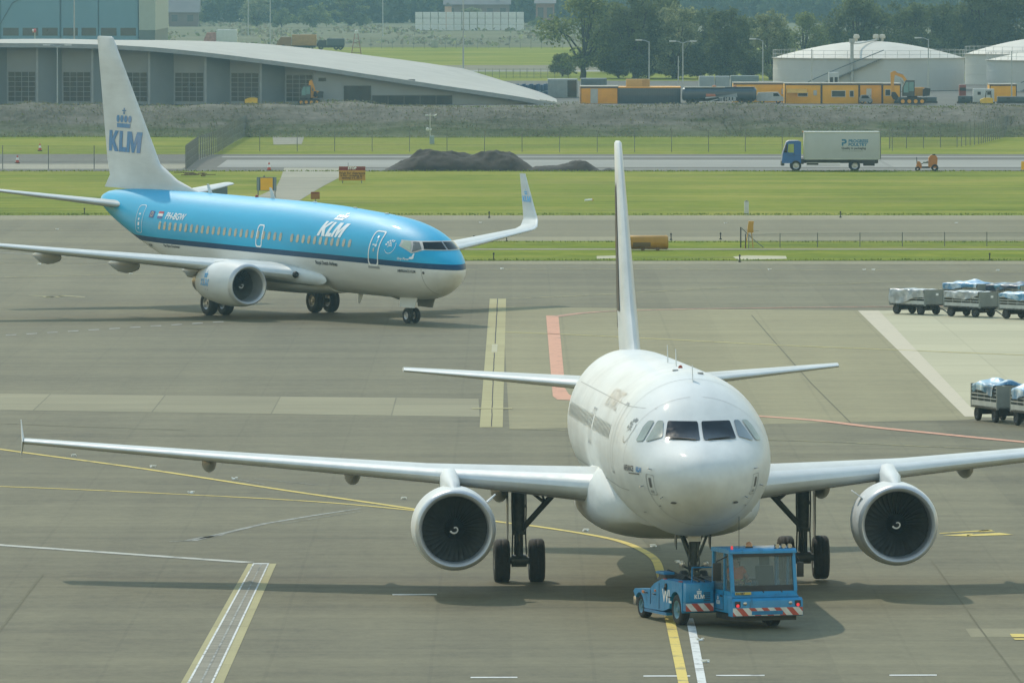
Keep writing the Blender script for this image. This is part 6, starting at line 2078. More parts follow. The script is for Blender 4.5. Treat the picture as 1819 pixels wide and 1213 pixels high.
# blue hangar far left
def hangar():
    D = 1560.0
    p = at(140, 66, D)
    R = empty('blue_hangar', (p.x, D, 0), 0, 'large blue-grey hangar with tall sliding doors at the top left corner', 'building')
    X = lambda px: at(px, 60, D).x-p.x
    Z = lambda py: at(900, py, D).z
    H = Z(-60)
    M_HB = pbr('hangar_blue', (.115, .235, .33), .55, var=.06, vs=.15)
    MB().b2((X(-160), .6, -.1), (X(247), 60, H)).build('wall', M_HB, R, smooth=False)
    M_HC = pbr('hangar_column', (.33, .37, .35), .6, var=.05)
    MB().b2((X(247), -.3, Z(54)), (X(276), 60, H)).build('end_tower', M_HC, R, smooth=False)
    MB().b2((X(247), -.2, -.1), (X(275.5), 59, Z(54))).build('tower_base', pbr('hangar_base', (.10, .13, .14), .6), R, smooth=False)
    for a, b in ((-160, -80), (-78, 0), (2, 106), (109, 174), (176, 245)):
        dpart = MB().b2((X(a), 0, .05), (X(b), .55, H-.4)).build('hangar_door', M_HB, R, smooth=False)
        gr = MB()
        nn = max(2, int((b-a)/34))
        for i in range(nn):
            u0 = a+(b-a)*(i+.1)/nn; u1 = a+(b-a)*(i+.9)/nn
            gr.b2((X(u0), -.03, Z(64)), (X(u1), -.002, Z(50)))
        gr.build('window_band', M_WIN, dpart, smooth=False)
    tr = MB()
    for a, b in (((0, 44), (22, 6)), ((40, -4), (22, 6))):
        tr.tube([(X(a[0]), -.1, Z(a[1])), (X(b[0]), -.1, Z(b[1]))], .10, 5)
    tr.build('brace', pbr('hangar_brace', (.06, .11, .16), .6), R)
hangar()

# ------------------------------------------------------------------ site cabins, tanker trailer, vehicles in the yard
M_CABY = pbr('cabin_yellow', (.78, .37, .008), .55, var=.10, vs=.8)
M_CABO = pbr('cabin_orange', (.74, .31, .008), .55, var=.12, vs=.8)
M_TANKB = pbr('tanker_dark', (.035, .055, .075), .4, coat=.3, var=.2)
YD = 1024.0
def ZY(py, D=YD): return at(900, py, D).z
def XY(px, D=YD): return at(px, 180, D).x
def cabin(px0, px1, ytop, D, depth, label, mat, feats=(), group='yellow site cabins in the yard'):
    a, b = XY(px0, D), XY(px1, D); H = ZY(ytop, D)
    R = empty('site_cabin', ((a+b)/2, D, 0), 0, label, 'site cabin', group)
    w_ = b-a
    bd = MB().b2((-w_/2, 0, -.05), (w_/2, depth, H), .03).build('wall', mat, R)
    MB().b2((-w_/2-.04, -.06, H), (w_/2+.04, depth+.05, H+.10)).build('roof', pbr('cabin_roof', (.33, .30, .24), .7, var=.15), R)
    MB().b2((-w_/2-.02, -.035, H-.14), (w_/2+.02, -.003, H-.02)).build('roof_edge', pbr('cabin_edge_dark', (.05, .045, .04), .6), R)
    for x in (-w_/2+.04, w_/2-.04): MB().b2((x-.05, -.03, 0), (x+.05, -.003, H-.14)).build('corner_post', pbr('cabin_edge_dark', (.05, .045, .04), .6), R)
    for kind, p0, p1, y0, y1 in feats:
        x0, x1, z1, z0 = XY(p0, D)-R.location.x, XY(p1, D)-R.location.x, ZY(y0, D), max(.02, ZY(y1, D))
        if kind == 'window':
            f = MB().b2((x0-.07, -.05, z0-.07), (x1+.07, -.003, z1+.07)).build('window_frame', pbr('cabin_frame', (.55, .50, .40), .5), R)
            MB().b2((x0, -.07, z0), (x1, -.052, z1)).build('pane', M_WIN, f, smooth=False)
        elif kind == 'door':
            dd = MB().b2((x0, -.05, z0), (x1, -.003, z1)).build('door', pbr('cabin_door', (.48, .46, .40), .5), R)
            MB().b2((x1-.14, -.09, (z0+z1)/2), (x1-.06, -.051, (z0+z1)/2+.05)).build('handle', M_BLACK, dd)
        elif kind == 'awning':
            MB().prism([(-.02, z1), (-.9, z0+.05), (-.9, z0), (-.02, z1-.08)], x0, x1, 'x').build('awning', pbr('awning_yellow', (.65, .36, .06), .6), R)
        elif kind == 'panel':
            MB().b2((x0, -.05, z0), (x1, -.003, z1)).build('panel', pbr('meter_box', (.40, .40, .38), .5), R)
    return R
cabin(1394, 1459, 149.5, YD, 6, 'orange-yellow site cabin with a bright sloping awning over its window', M_CABY, [('awning', 1398, 1433, 158, 165.5), ('window', 1418, 1434, 166, 171), ('panel', 1445, 1451, 161, 170)])
cabin(1459.5, 1526, 149.5, YD, 6, 'orange-yellow site cabin with one wide dark window and a narrow door window', M_CABY, [('window', 1478, 1501, 162, 172), ('window', 1510, 1516, 162, 172)])
cabin(1526.5, 1567, 149.5, YD, 6, 'orange-yellow site cabin with a pale door behind the parked grey car', M_CABO, [('door', 1539, 1548, 158, 184)])
cabin(1567.5, 1600, 150, YD, 6, 'narrow orange-yellow site cabin with a small square window beside the excavator', M_CABY, [('window', 1573, 1581, 160, 170)])
cabin(1303, 1392, 148.5, YD+9, 6, 'plain orange-yellow cabin standing back behind the white van', M_CABY, [('panel', 1388, 1391, 158, 168)])
cabin(1758, 1806, 151, YD+14, 5, 'orange-yellow cabin with pale roof below the tanks at the right', M_CABY)
cabin(1031, 1098, 155, YD, 7, 'orange container open at one bay at the left end of the cabin row', M_CABO, [('panel', 1049, 1062, 158, 186)])
def dark_wall():
    a, b = XY(1098.5), XY(1209)
    R = empty('dark_container', ((a+b)/2, YD, 0), 0, 'long dark slate container with an orange roof edge left of the tanker trailer', 'container')
    w_ = b-a; H = ZY(157)
    MB().b2((-w_/2, 0, -.02), (w_/2, 7, H), .02).build('wall', M_TANKB, R)
    MB().b2((-w_/2-.02, -.08, H), (w_/2+.02, 7, H+.14)).build('roof', M_CABO, R)
    rb = MB()
    for i in range(28): rb.b2((-w_/2+w_*(i+.4)/28, -.03, .05), (-w_/2+w_*(i+.6)/28, -.003, H-.05))
    rb.build('ribs', pbr('tanker_rib', (.028, .045, .062), .5), R)
dark_wall()
def small_box():
    a, b = XY(1112, YD+3), XY(1154, YD+3)
    R = empty('roof_crate', ((a+b)/2, YD+2, ZY(157)+.14), 0, 'pale orange crate standing on the roof of the dark container', 'crate')
    MB().b2((-(b-a)/2, 0, 0), ((b-a)/2, 1.6, .86), .03).build('crate', pbr('crate_tan', (.47, .30, .09), .6, var=.1), R)
    MB().b2((-(b-a)/2+.0+(b-a)*.68, -.02, .06), ((b-a)/2-.04, -.003, .8)).build('lid', pbr('crate_tan_dark', (.36, .22, .06), .6), R)
small_box()
def tanker():
    D = YD-3.5
    a, b = XY(1212, D), XY(1344, D)
    R = empty('tanker_trailer', ((a+b)/2, D, 0), 0, 'dark blue-black tanker trailer with a pale striped emblem on its flank', 'trailer')
    L = b-a; zt, zb_ = ZY(156, D), ZY(189, D)
    zb_ = max(.35, zb_)
    c = (zt+zb_)/2; r = (zt-zb_)/2
    def ring(x, k): return [(x, 1.2+1.2*k*abs(cos(t))**.6*(1 if cos(t) > 0 else -1), c+r*k*abs(sin(t))**.6*(1 if sin(t) > 0 else -1)) for t in [2*pi*i/32 for i in range(32)]]
    MB().loft([ring(-L/2, .82), ring(-L/2+.15, .97), ring(-L/2+.3, 1), ring(L/2-.4, 1), ring(L/2-.15, .96), ring(L/2, .78)]).build('tank', M_TANKB, R, ang=50)
    px = lambda p: XY(p, D)-(a+b)/2
    MB().b2((px(1216), .2, zt-.02), (px(1288), 2.2, zt+.06)).build('walkway', pbr('walkway', (.32, .30, .24), .5, .3), R)
    MB().b2((px(1288), .3, zt-.02), (px(1344)-.2, 2.1, zt+.07)).build('valve_cover', M_TANKB, R)
    for p in (1269, 1306): MB().lathe([(0, .25), (.18, .2), (.22, .001)], (px(p), 1.2, zt+.05), 'z', 12).build('hatch', pbr('hatch_orange', (.45, .16, .05), .5), R)
    f = lambda u, v: (u, -.012, v)
    def q(pts, m): decal('emblem', tri_shapes([[(px(a_), ZY(b_, D)) for a_, b_ in pts]]), f, m, R, 0)
    org = pbr('emblem_orange', (.42, .12, .06), .5); pal = pbr('emblem_pale', (.42, .45, .46), .5)
    q([(1254, 172), (1272, 171.5), (1270, 167.5), (1254, 167)], org); q([(1253, 175.5), (1272, 173.2), (1290, 171.2), (1290, 170), (1272, 171.9), (1253, 173)], pal)
    q([(1272, 171), (1290, 169.4), (1309, 166), (1310, 173), (1292, 173.2), (1272, 173)], pbr('emblem_mid', (.24, .28, .31), .5)); q([(1253, 181.5), (1274, 176), (1278, 176.5), (1260, 181.5)], pal)
    decal('lettering', text2d('TE HUUR', .62, .02), lambda u, v: (px(1277)+u*.78, -.014, ZY(180, D)+v), pal, R, 0)
    for p in (1225, 1236, 1318, 1330): MB().lathe([(-.15, .2), (-.15, .45), (.15, .45), (.15, .2)], (px(p), .3, .45), 'y', 18).build('wheel', M_RUBBER, R)
    MB().b2((px(1220), .5, .3), (px(1340), 1.9, .6)).build('chassis', M_DARK, R)
tanker()
def small_car(px0, px1, ytop, D, label, paint_, van=False, cat='car', name='parked_car', flip=False):
    a, b = XY(px0, D), XY(px1, D)
    R = empty(name, ((a+b)/2, D, 0), 0, label, cat)
    L = b-a; H = ZY(ytop, D)
    pr = ([(-.5, .22), (-.5, .62), (-.44, .96), (.30, 1.0), (.42, .66), (.5, .55), (.5, .22)] if van else [(-.5, .24), (-.49, .62), (-.36, .96), (-.1, 1.0), (.18, .95), (.34, .62), (.5, .52), (.5, .24)])
    if flip: pr = [(-x, z) for x, z in pr][::-1]
    pts = [(x*L, z*H) for x, z in pr]
    MB().prism(pts, 0, 1.75, 'y').build('body', paint_, R, ang=30)
    s = -1 if flip else 1
    wn = MB()
    if van: wn.prism([(s*x*L, z*H) for x, z in ((.12, .64), (.12, .90), (.27, .91), (.36, .66))], -.012, -.003, 'y')
    else: wn.prism([(s*x*L, z*H) for x, z in ((-.38, .62), (-.30, .90), (-.08, .92), (.14, .88), (.27, .62))], -.012, -.003, 'y')
    wn.build('window', M_GLASS, R, smooth=False)
    for x in (-.3, .3): MB().lathe([(-.09, .15), (-.1, .30), (.1, .30), (.09, .15)], (x*L, .1, .30), 'y', 18).build('wheel', M_RUBBER, R)
    MB().b2((-.5*L-.01, .1, .26*H), (-.5*L+.12, 1.65, .40*H)).b2((.5*L-.12, .1, .26*H), (.5*L+.01, 1.65, .40*H)).build('bumper', M_BLACK, R)
    return R
small_car(1344, 1392, 164, YD-1.5, 'pale grey van with dirty windows parked right of the tanker trailer', pbr('van_grey', (.38, .40, .40), .4, coat=.4, var=.15, vs=2), True, 'van', 'parked_van')
small_car(1527, 1550, 169, YD-3, 'small grey hatchback parked in front of the pale cabin door', pbr('car_grey', (.20, .22, .24), .35, coat=.6))
def excavator(px0, D, k, label, mirror, arm):
    p = XY(px0, D)
    R = empty('excavator', (p, D, 0), pi if mirror else 0, label, 'excavator')
    R.scale = (k, k, k)
    yel = pbr('excavator_orange', (.68, .30, .015), .45, coat=.3, var=.12)
    # tracks
    tr = MB()
    for y in (-1.1, 1.1):
        tr.prism([(-1.6, .35), (-1.35, .05), (1.35, .05), (1.6, .35), (1.4, .72), (-1.4, .72)], y-.27, y+.27, 'y')
    tr.build('track', M_DARK, R, ang=25)
    for y in (-1.38, 1.38):
        for i in range(4): MB().cyl((-1.1+.73*i, y-.02, .36), (-1.1+.73*i, y+.02, .36), .22, n=12).build('track_roller', yel, R)
    MB().cyl((0, 0, .7), (0, 0, .95), .6, n=20).b2((-.8, -.8, .6), (.8, .8, .8)).build('turntable', M_DARK, R)
    MB().prism([(-.2, .95), (1.75, .95), (1.9, 1.2), (1.85, 1.75), (1.2, 1.95), (.1, 1.9), (-.2, 1.6)], -.2, 1.25, 'y').build('engine_housing', yel, R, ang=30)
    MB().prism([(1.2, .9), (1.95, 1.0), (2.05, 1.8), (1.5, 1.9), (1.2, 1.7)], -1.2, 1.2, 'y').build('counterweight', M_DARK, R, ang=30)
    cbx = MB().prism([(-1.15, .95), (.25, .95), (.25, 2.75), (-.75, 2.75), (-1.15, 1.95)], -1.25, -.25, 'y').build('cab', pbr('excavator_cab', (.04, .05, .05), .4), R, ang=30)
    MB().prism([(-1.0, 1.35), (-.45, 1.35), (-.45, 2.55), (-.72, 2.55), (-1.0, 1.95)], -1.27, -1.255, 'y').prism([(-.38, 1.5), (.15, 1.5), (.15, 2.55), (-.38, 2.55)], -1.27, -1.255, 'y').build('cab_window', pbr('cab_window_teal', (.16, .30, .28), .1, coat=.6), cbx, smooth=False)
    am = MB()
    w_ = .18
    for q in arm['boom']:
        am.prism(q, -w_+.2, w_+.2, 'y')
    am.build('boom', yel, R, ang=25)
    st = MB()
    for q in arm['stick']: st.prism(q, -.14+.2, .14+.2, 'y')
    st.build('stick', yel, R, ang=25)
    bk = MB().prism(arm['bucket'], -.35, .75, 'y').build('bucket', M_DARK, R, ang=25)
    hy = MB()
    for q in arm['rams']: hy.cyl((q[0][0], .2, q[0][1]), (q[1][0], .2, q[1][1]), .07, n=8)
    hy.build('hydraulic_ram', M_STEEL, R)
excavator(1620, YD-6, 1.0, 'orange excavator with its arm folded high beside the yellow site cabins', False,
          dict(boom=[[(-.2, 1.4), (.15, 1.8), (-1.0, 3.35), (-1.9, 3.65), (-1.95, 3.35), (-1.1, 3.0)]], stick=[[(-1.75, 3.7), (-2.0, 3.8), (-2.45, 3.6), (-2.4, 2.2), (-2.15, 1.3), (-1.95, 1.4), (-2.05, 2.4), (-1.95, 3.3)]],
               bucket=[(-2.3, 1.4), (-1.9, 1.4), (-1.55, .9), (-1.7, .5), (-2.1, .55), (-2.35, .95)], rams=[((-.3, 1.3), (-1.3, 2.9)), ((-1.0, 3.4), (-2.1, 3.75))]))
excavator(549, YD-8, .80, 'small yellow excavator with its short arm raised in front of the grey workshop hall', False,
          dict(boom=[[(-.2, 1.4), (.3, 1.5), (.55, 2.9), (.3, 3.5), (.0, 3.3), (-.1, 2.4)]], stick=[[(.1, 3.4), (.4, 3.5), (.75, 2.6), (.95, 1.8), (.75, 1.7), (.5, 2.5)]],
               bucket=[(.7, 1.9), (1.05, 1.9), (1.2, 1.3), (.95, 1.0), (.6, 1.2)], rams=[((-.1, 1.3), (.35, 2.8)), ((.25, 3.5), (.7, 2.7))]))
def roller(px, D, label, col):
    R = empty('site_machine', (XY(px, D), D, 0), 0, label, 'machine')
    MB().prism([(-.7, .2), (.75, .2), (.75, .75), (.35, .82), (-.2, .8), (-.7, .6)], -.5, .5, 'y').build('body', col, R, ang=30)
    MB().tube([(-.1, -.4, .8), (0, -.4, 1.55), (.5, -.4, 1.55), (.55, -.4, .8)], .035, 6).tube([(-.1, .4, .8), (0, .4, 1.55), (.5, .4, 1.55), (.55, .4, .8)], .035, 6).b2((-.1, -.45, 1.55), (.6, .45, 1.6)).build('roll_bar', M_DARK, R)
    for x in (-.5, .5): MB().lathe([(-.4, .05), (-.4, .28), (.4, .28), (.4, .05)], (x, 0, .28), 'y', 18).build('drum', M_DARK, R)
roller(446, YD-9, 'tiny yellow machine on the dike edge left of the small excavator', pbr('machine_yellow', (.72, .44, .02), .5))
roller(1752, YD-10, 'small yellow machine at the dike edge in front of the white power unit', pbr('machine_yellow', (.72, .44, .02), .5))
def genset(px0, px1, ytop, D, label, col):
    a, b = XY(px0, D), XY(px1, D)
    R = empty('power_unit', ((a+b)/2, D, 0), 0, label, 'power unit')
    w_ = b-a; H = ZY(ytop, D)
    MB().b2((-w_/2, 0, .25), (w_/2, 1.4, H), .04).build('housing', col, R)
    MB().b2((-w_/2-.1, .1, .05), (w_/2+.1, 1.3, .26)).build('skid', M_DARK, R)
    gr = MB()
    for x in (-w_*.22, w_*.24): gr.b2((x-.18, -.03, H*.62), (x+.18, -.003, H*.82))
    gr.build('vent', M_BLACK, R)
    return R
genset(1729, 1766, 158.5, YD-6, 'white power unit with two dark square vents at the right end of the yard', pbr('genset_white', (.45, .48, .47), .5, var=.08))
genset(1472, 1490, 129, YD+30, 'white water tank box standing raised behind the cabin roofs', pbr('genset_white', (.45, .48, .47), .5, var=.08))
genset(487, 520, 165, YD-2, 'grey and red site trailer beside the small yellow excavator', pbr('trailer_greyred', (.22, .20, .21), .5, var=.3, vs=1.5))
genset(584, 603, 172, YD-4, 'low dark generator box by the grey gable wall', M_TANKB)
genset(1704, 1716, 151, YD+20, 'narrow dark red cabinet in front of the large tank', pbr('cabinet_red', (.22, .05, .04), .5))
genset(1590, 1664, 173, YD-1, 'long dark low skip under the orange excavator', pbr('skip_dark', (.06, .085, .09), .6, var=.2))
genset(1702, 1735, 171, YD-3, 'dark low pipe stack left of the white power unit', pbr('skip_dark', (.06, .085, .09), .6, var=.2))
genset(1772, 1840, 172, YD-2, 'dark long low trailer at the right picture edge of the yard', pbr('skip_dark', (.06, .085, .09), .6, var=.2))
def blue_bins():
    for i in range(9):
        x = XY(918+i*6.4, YD+36)
        R = empty('barrel', (x, YD+36+.3*(i % 3), 0), 0, None, 'barrel', 'blue barrels in the yard')
        R['label'] = 'dark blue barrel in the row behind the low end of the curved roof'
        H = 1.75 - .12*(i % 2)
        MB().lathe([(0, .001), (.0, .26), (.3, .28), (H*.5, .28), (H-.05, .27), (H, .22), (H, .001)], axis='z', n=14).build('drum', pbr('barrel_blue', (.02, .07, .15), .45, var=.25), R)
        MB().lathe([(H*.48, .29), (H*.52, .29)], axis='z', n=14).build('hoop', pbr('barrel_pale', (.25, .36, .42), .5), R)
blue_bins()
def grey_box(px0, px1, y0, D, depth, label, col, dark=None):
    a, b = XY(px0, D), XY(px1, D); H = ZY(y0, D)
    R = empty('shipping_container', ((a+b)/2, D, 0), 0, label, 'container')
    w_ = b-a
    MB().b2((-w_/2, 0, 0), (w_/2, depth, H), .03).build('shell', col, R)
    rb = MB(); n = max(4, int(w_/.45))
    for i in range(n): rb.b2((-w_/2+w_*(i+.3)/n, -.04, .12), (-w_/2+w_*(i+.7)/n, -.003, H-.12))
    rb.build('ribs', col, R)
    if dark:
        MB().b2((XY(dark[0], D)-(a+b)/2, -.06, .1), (XY(dark[1], D)-(a+b)/2, -.045, H-.15)).build('door', M_WIN, R)
grey_box(973, 1026, 141, YD+42, 5, 'grey container with one dark opening left of the orange container', pbr('container_grey', (.25, .28, .28), .6, var=.12), (1008, 1024))
grey_box(1032, 1078, 140, YD+48, 5, 'dark slate container behind the orange roof at the left end', pbr('container_slate', (.10, .13, .14), .6, var=.12))
grey_box(1242, 1269, 136, YD+40, 3, 'pale ribbed container behind the tanker trailer, left of its twin', pbr('container_pale', (.28, .32, .33), .6, var=.1))
grey_box(1271, 1296, 136, YD+40, 3, 'pale ribbed container behind the tanker trailer, right of its twin', pbr('container_pale', (.28, .32, .33), .6, var=.1))
grey_box(1298, 1348, 135, YD+52, 3, 'greenish grey long container under the trees behind the tanker', pbr('container_green', (.17, .22, .22), .6, var=.1))
def rubble(px0, px1, ytop, D, label, seed):
    a, b = XY(px0, D), XY(px1, D); H = ZY(ytop, D)
    rs = np.random.RandomState(seed)
    nx, ny = 40, 10; vs = []
    for i in range(nx+1):
        for j in range(ny+1):
            u, v_ = i/nx, j/ny
            vs.append((a+(b-a)*u, D+3*v_, max(-.02, H*sin(pi*u)**.8*sin(pi*(.12+.86*v_))*(.8+.2*sin(u*9+seed))+rs.normal()*.06)))
    o = MB().add(vs, [(i*(ny+1)+j, (i+1)*(ny+1)+j, (i+1)*(ny+1)+j+1, i*(ny+1)+j+1) for i in range(nx) for j in range(ny)]).build('soil_heap', pbr('weedy_soil', (.14, .145, .10), .95, var=.35, vs=1), None, ang=80)
    setmeta(o, label, 'soil heap')
rubble(682, 742, 168, YD-6, 'weedy soil heap in front of the dark low window strip', 1)
rubble(893, 1000, 178, YD-6, 'low weedy soil heap under the end of the curved roof', 2)

# storage tanks
def tank(px0, px1, yrim, ybase, ytop, label, pipes=True, seed=1):
    D = G(0, ybase).y
    a, b = at(px0, ybase, D).x, at(px1, ybase, D).x
    r = (b-a)/2; H = at(900, yrim, D).z; HT = at(900, ytop, D+r).z
    R = empty('storage_tank', ((a+b)/2, D+r, 0), 0, label, 'storage tank')
    wm = pbr('tank_wall', (.46, .47, .45), .5, var=.06, vs=.3)
    MB().lathe([(0, r), (H*.33, r), (H*.33+.01, r+.015), (H*.66, r+.015), (H*.66+.01, r), (H, r)], axis='z', n=64).build('wall', wm, R)
    pr = [(H+(HT-H)*(1-(k/10)**1.7), r*k/10+.001) for k in range(11)][::-1]
    pr = [(H-.02, r+.18)]+[(H+.06, r+.18)]+pr
    MB().lathe(pr, axis='z', n=64).build('roof', pbr('tank_roof', (.50, .465, .39), .6, var=.05, vs=.3), R, ang=20)
    rl = MB()
    for i in range(48):
        t = 2*pi*i/48
        rl.cyl((r*cos(t), r*sin(t), H), (r*cos(t), r*sin(t), H+1.0), .03, n=4, caps=False)
    for z in (.5, 1.0):
        rl.tube([(r*cos(2*pi*i/48), r*sin(2*pi*i/48), H+z) for i in range(49)], .025, 4)
    rl.build('railing', pbr('tank_rail', (.40, .41, .40), .5, .3), R)
    # spiral stair on the shell
    st = MB()
    for i in range(40):
        t = radians(232+i*1.1); z = .1+H*i/40
        st.box(((r+.4)*cos(t), (r+.4)*sin(t), z), (.8, .3, .06), t)
    st.tube([((r+.85)*cos(radians(232+i*1.1)), (r+.85)*sin(radians(232+i*1.1)), 1.1+H*i/40) for i in range(41)], .06, 5)
    st.build('stairway', pbr('tank_stair', (.16, .18, .18), .6, .3), R)
    if pipes:
        pp = MB()
        t = radians(258)
        pp.cyl(((r+.3)*cos(t), (r+.3)*sin(t), 0), ((r+.3)*cos(t), (r+.3)*sin(t), H+2.1), .22, n=10)
        pp.cyl(((r+.3)*cos(t), (r+.3)*sin(t), H+2.0), ((r+.3)*cos(t), (r+.3)*sin(t), H+2.5), .38, n=12)
        pp.tube([((r)*cos(t), r*sin(t), H+1.9), (r*.6*cos(t), r*.6*sin(t), H+(HT-H)*.6+.6), (r*.1, 0, HT+.2)], .10, 6)
        pp.build('vent_pipe', pbr('tank_pipe', (.38, .40, .39), .5, .3), R)
    for x, y in ((-1.6, -1), (.9, 0), (1.7, 0)):
        vn = MB(); vn.cyl((x, y, HT-.5), (x, y, HT+.35), .16, n=8).lathe([(HT+.3, .36), (HT+.55, .40), (HT+.8, .30), (HT+.85, .001)], (x, y, 0), 'z', 12)
        vn.build('roof_vent', pbr('tank_roof', (.50, .465, .39), .6), R)
    return R
tank(1378, 1722, 105, 162, 73, 'widest white storage tank with a domed pale roof behind the yellow cabins')
tank(1722, 2030, 98, 152, 66, 'white domed tank partly behind the others at the right', True)
tank(1761, 2080, 109, 164, 84, 'white domed tank nearest the right picture edge', False)

# light masts
def mast(px, ytop, ybase, D, label, arms=(1,), r=.09):
    p = at(px, ybase, D)
    R = empty('light_mast', (p.x, D, 0), 0, label, 'light mast')
    H = at(px, ytop, D).z
    MB().cyl((0, 0, 0), (0, 0, H), r, r*.6, 8).build('pole', pbr('mast_grey', (.36, .40, .40), .5, .3), R)
    for s in arms:
        am = MB().tube([(0, 0, H-.1), (s*.5, 0, H+.12), (s*1.1, 0, H+.16)], r*.55, 6).build('arm', pbr('mast_grey', (.36, .40, .40), .5, .3), R)
        MB().b2((min(s*.8, s*1.6), -.14, H+.08), (max(s*.8, s*1.6), .14, H+.22), .03).build('lamp_head', M_WHITEP, am)
mast(1153, 74, 140, YD+25, 'single-arm light mast in front of the dark trees', (-1,))
mast(1213, 76, 150, YD+22, 'taller double-arm light mast behind the tanker trailer', (-1, 1))
mast(1205, 100, 150, YD+26, 'short pale mast beside the double-arm mast', ())
mast(1355, 72, 150, YD+30, 'light mast at the left edge of the widest tank', (-1,))
mast(1442, 88, 150, YD+18, 'thin light mast standing before the widest tank', ())
mast(1649, 70, 165, YD+12, 'thin mast before the right half of the widest tank', (-1,))
mast(1797, 92, 165, YD+10, 'light mast before the rightmost tank', ())
mast(102, 83, 180, 1010, 'light mast with a double head in front of the grey hall', (-1, 1))
mast(132, -40, 67, 1180, 'tall thin mast before the blue hangar', (), .12)
mast(823, -60, 130, 1170, 'tallest dark lattice-thin mast rising over the low roof', (), .12)
mast(480, -30, 52, 1700, 'far thin pale mast behind the long roof', (), .13)
mast(441, -30, 45, 1900, 'far thin pale mast left of another behind the long roof', (), .13)
mast(680, -30, 50, 1900, 'far pale mast before the hazy wood', (), .13)
mesh_fence('chain_link_fence', [at(1030, 188, 858)*1+Vector((0, 0, -at(1030, 188, 858).z+2.3)), at(1400, 188, 858)+Vector((0, 0, -at(1400, 188, 858).z+2.3)), at(1830, 188, 858)+Vector((0, 0, -at(1830, 188, 858).z+2.3))], 1.95, 30, 'fence along the crest of the dike before the site cabins', .16, cant=.12)
mesh_fence('chain_link_fence', [G(640, 86.5), G(1000, 86.5)], 2.0, 20, 'distant fence between the rough field and the bright grass', .15, wires=2, r=.035)
mesh_fence('chain_link_fence', [G(850, 139), G(1010, 139)], 1.3, 14, 'low fence on the grass left of the big tree', .2, wires=2, r=.03)
# ------------------------------------------------------------------ trees
M_BARK = pbr('bark', (.045, .038, .03), .9, var=.3, vs=2, bump=.5)
def tree_meshes(seed, H, W, trunk_h, leaf, nb, per, size, gap=.0, loosen=1.0):
    rs = np.random.RandomState(seed)
    rd = random.Random(seed)
    tr = MB()
    base = [(0, 0, -.2)]
    z = 0; x = y = 0; pts = [(0, 0, -.2)]; rr = [.040*H]
    for i in range(5):
        z += trunk_h*1.7/5; x += rd.uniform(-.12, .12)*W*.2; y += rd.uniform(-.1, .1)*W*.2
        pts.append((x, y, z)); rr.append(.034*H*(1-i*.16))
    tr.tube(pts, rr, 9)
    C = []
    for b in range(nb):
        t = rd.random()
        zz = trunk_h+(H-trunk_h)*(.06+.92*t)
        env = (sin(pi*(.10+.84*t)))**.62*W/2
        ang = rd.uniform(0, 2*pi); rad = env*sqrt(rd.random())*.95
        cx, cy = rad*cos(ang), rad*sin(ang)
        sz = rd.uniform(.10, .19)*W*(.75+.4*sin(pi*t))
        C.append((cx, cy, zz-.5*sz, sz))
        if b % 2 == 0:
            k = rd.randint(2, 4); a = pts[k]
            m = ((a[0]+cx)/2, (a[1]+cy)/2, (a[2]+zz)/2+.06*H*rd.uniform(-.5, .8))
            tr.tube([a, m, (cx, cy, zz-.3*sz)], [.014*H, .009*H, .004*H], 6)
    P = []
    for cx, cy, cz, sz in C:
        n = int(per*(sz/(.15*W))**2)
        d = rs.normal(size=(n, 3)); d /= np.linalg.norm(d, axis=1)[:, None]
        r = sz*(rs.uniform(.35, 1.0, n)**.5)[:, None]*(1+.25*rs.normal(size=(n, 1)))*loosen
        q = d*r; q[:, 2] *= .72
        P.append(q+np.array([cx, cy, cz]))
    P = np.concatenate(P)
    V, Q = leaf_quads(P, size, rs, .2)
    crown = np_mesh('crown', V, Q, [leaf])
    trunk = tr.build('trunk', M_BARK, None, ang=60)
    tm = trunk.data; bpy.data.objects.remove(trunk)
    return tm, crown
PROTO = {}
for k, a in dict(big=(1, 11.5, 9.0, 1.1, L_DARK, 46, 210, .46), loose=(2, 11.0, 10.0, 2.0, L_MID, 34, 150, .50, 0, 1.15), dense=(3, 12.0, 8.5, .7, L_DARK, 56, 230, .44), pale=(4, 10.0, 7.5, .8, L_GREY, 36, 170, .46, 0, 1.1),
                 round=(5, 9.5, 9.0, .5, L_DARK, 50, 220, .44), shrub=(6, 3.4, 5.0, .3, L_MID, 22, 120, .34), tall=(8, 15.0, 7.5, 1.0, L_MID, 50, 190, .5)).items():
    PROTO[k] = tree_meshes(*a)
_h = dict(big=11.5, loose=11.0, dense=12.0, pale=10.0, round=9.5, shrub=3.4, tall=15.0)
_w = dict(big=9.0, loose=10, dense=8.5, pale=7.5, round=9, shrub=5, tall=7.5)
def tree(kind, px, ybase, wpx, hpx, label, rot=0.0, D=None, name='tree', cat='tree', group=None, z=0):
    D = D or G(0, ybase).y
    s = D/F_PX
    p = at(px, ybase, D)
    R = empty(name, (p.x, D, z), rot, label, cat, group)
    R.scale = (wpx*s/_w[kind], wpx*s/_w[kind], hpx*s/_h[kind])
    for nm, me in zip(('trunk', 'crown'), PROTO[kind]):
        o = bpy.data.objects.new(nm, me); COL.objects.link(o); o.parent = R
    return R
tree('loose', 1035, 139, 138, 152, 'open broad tree at the left end of the row, its trunk and forked limbs showing', .4)
tree('dense', 1128, 140, 96, 150, 'dense dark tree second in the row behind the single-arm mast', 1.2)
tree('pale', 1198, 140, 92, 138, 'paler thin-leaved tree behind the double-arm mast', 2.1)
tree('big', 1165, 136, 110, 150, 'very dark broad tree filling in behind the paler thin-leaved one', 3.3, D=1300)
tree('dense', 1293, 141, 84, 128, 'dark narrow-crowned tree right of the double-arm mast', 4.0)
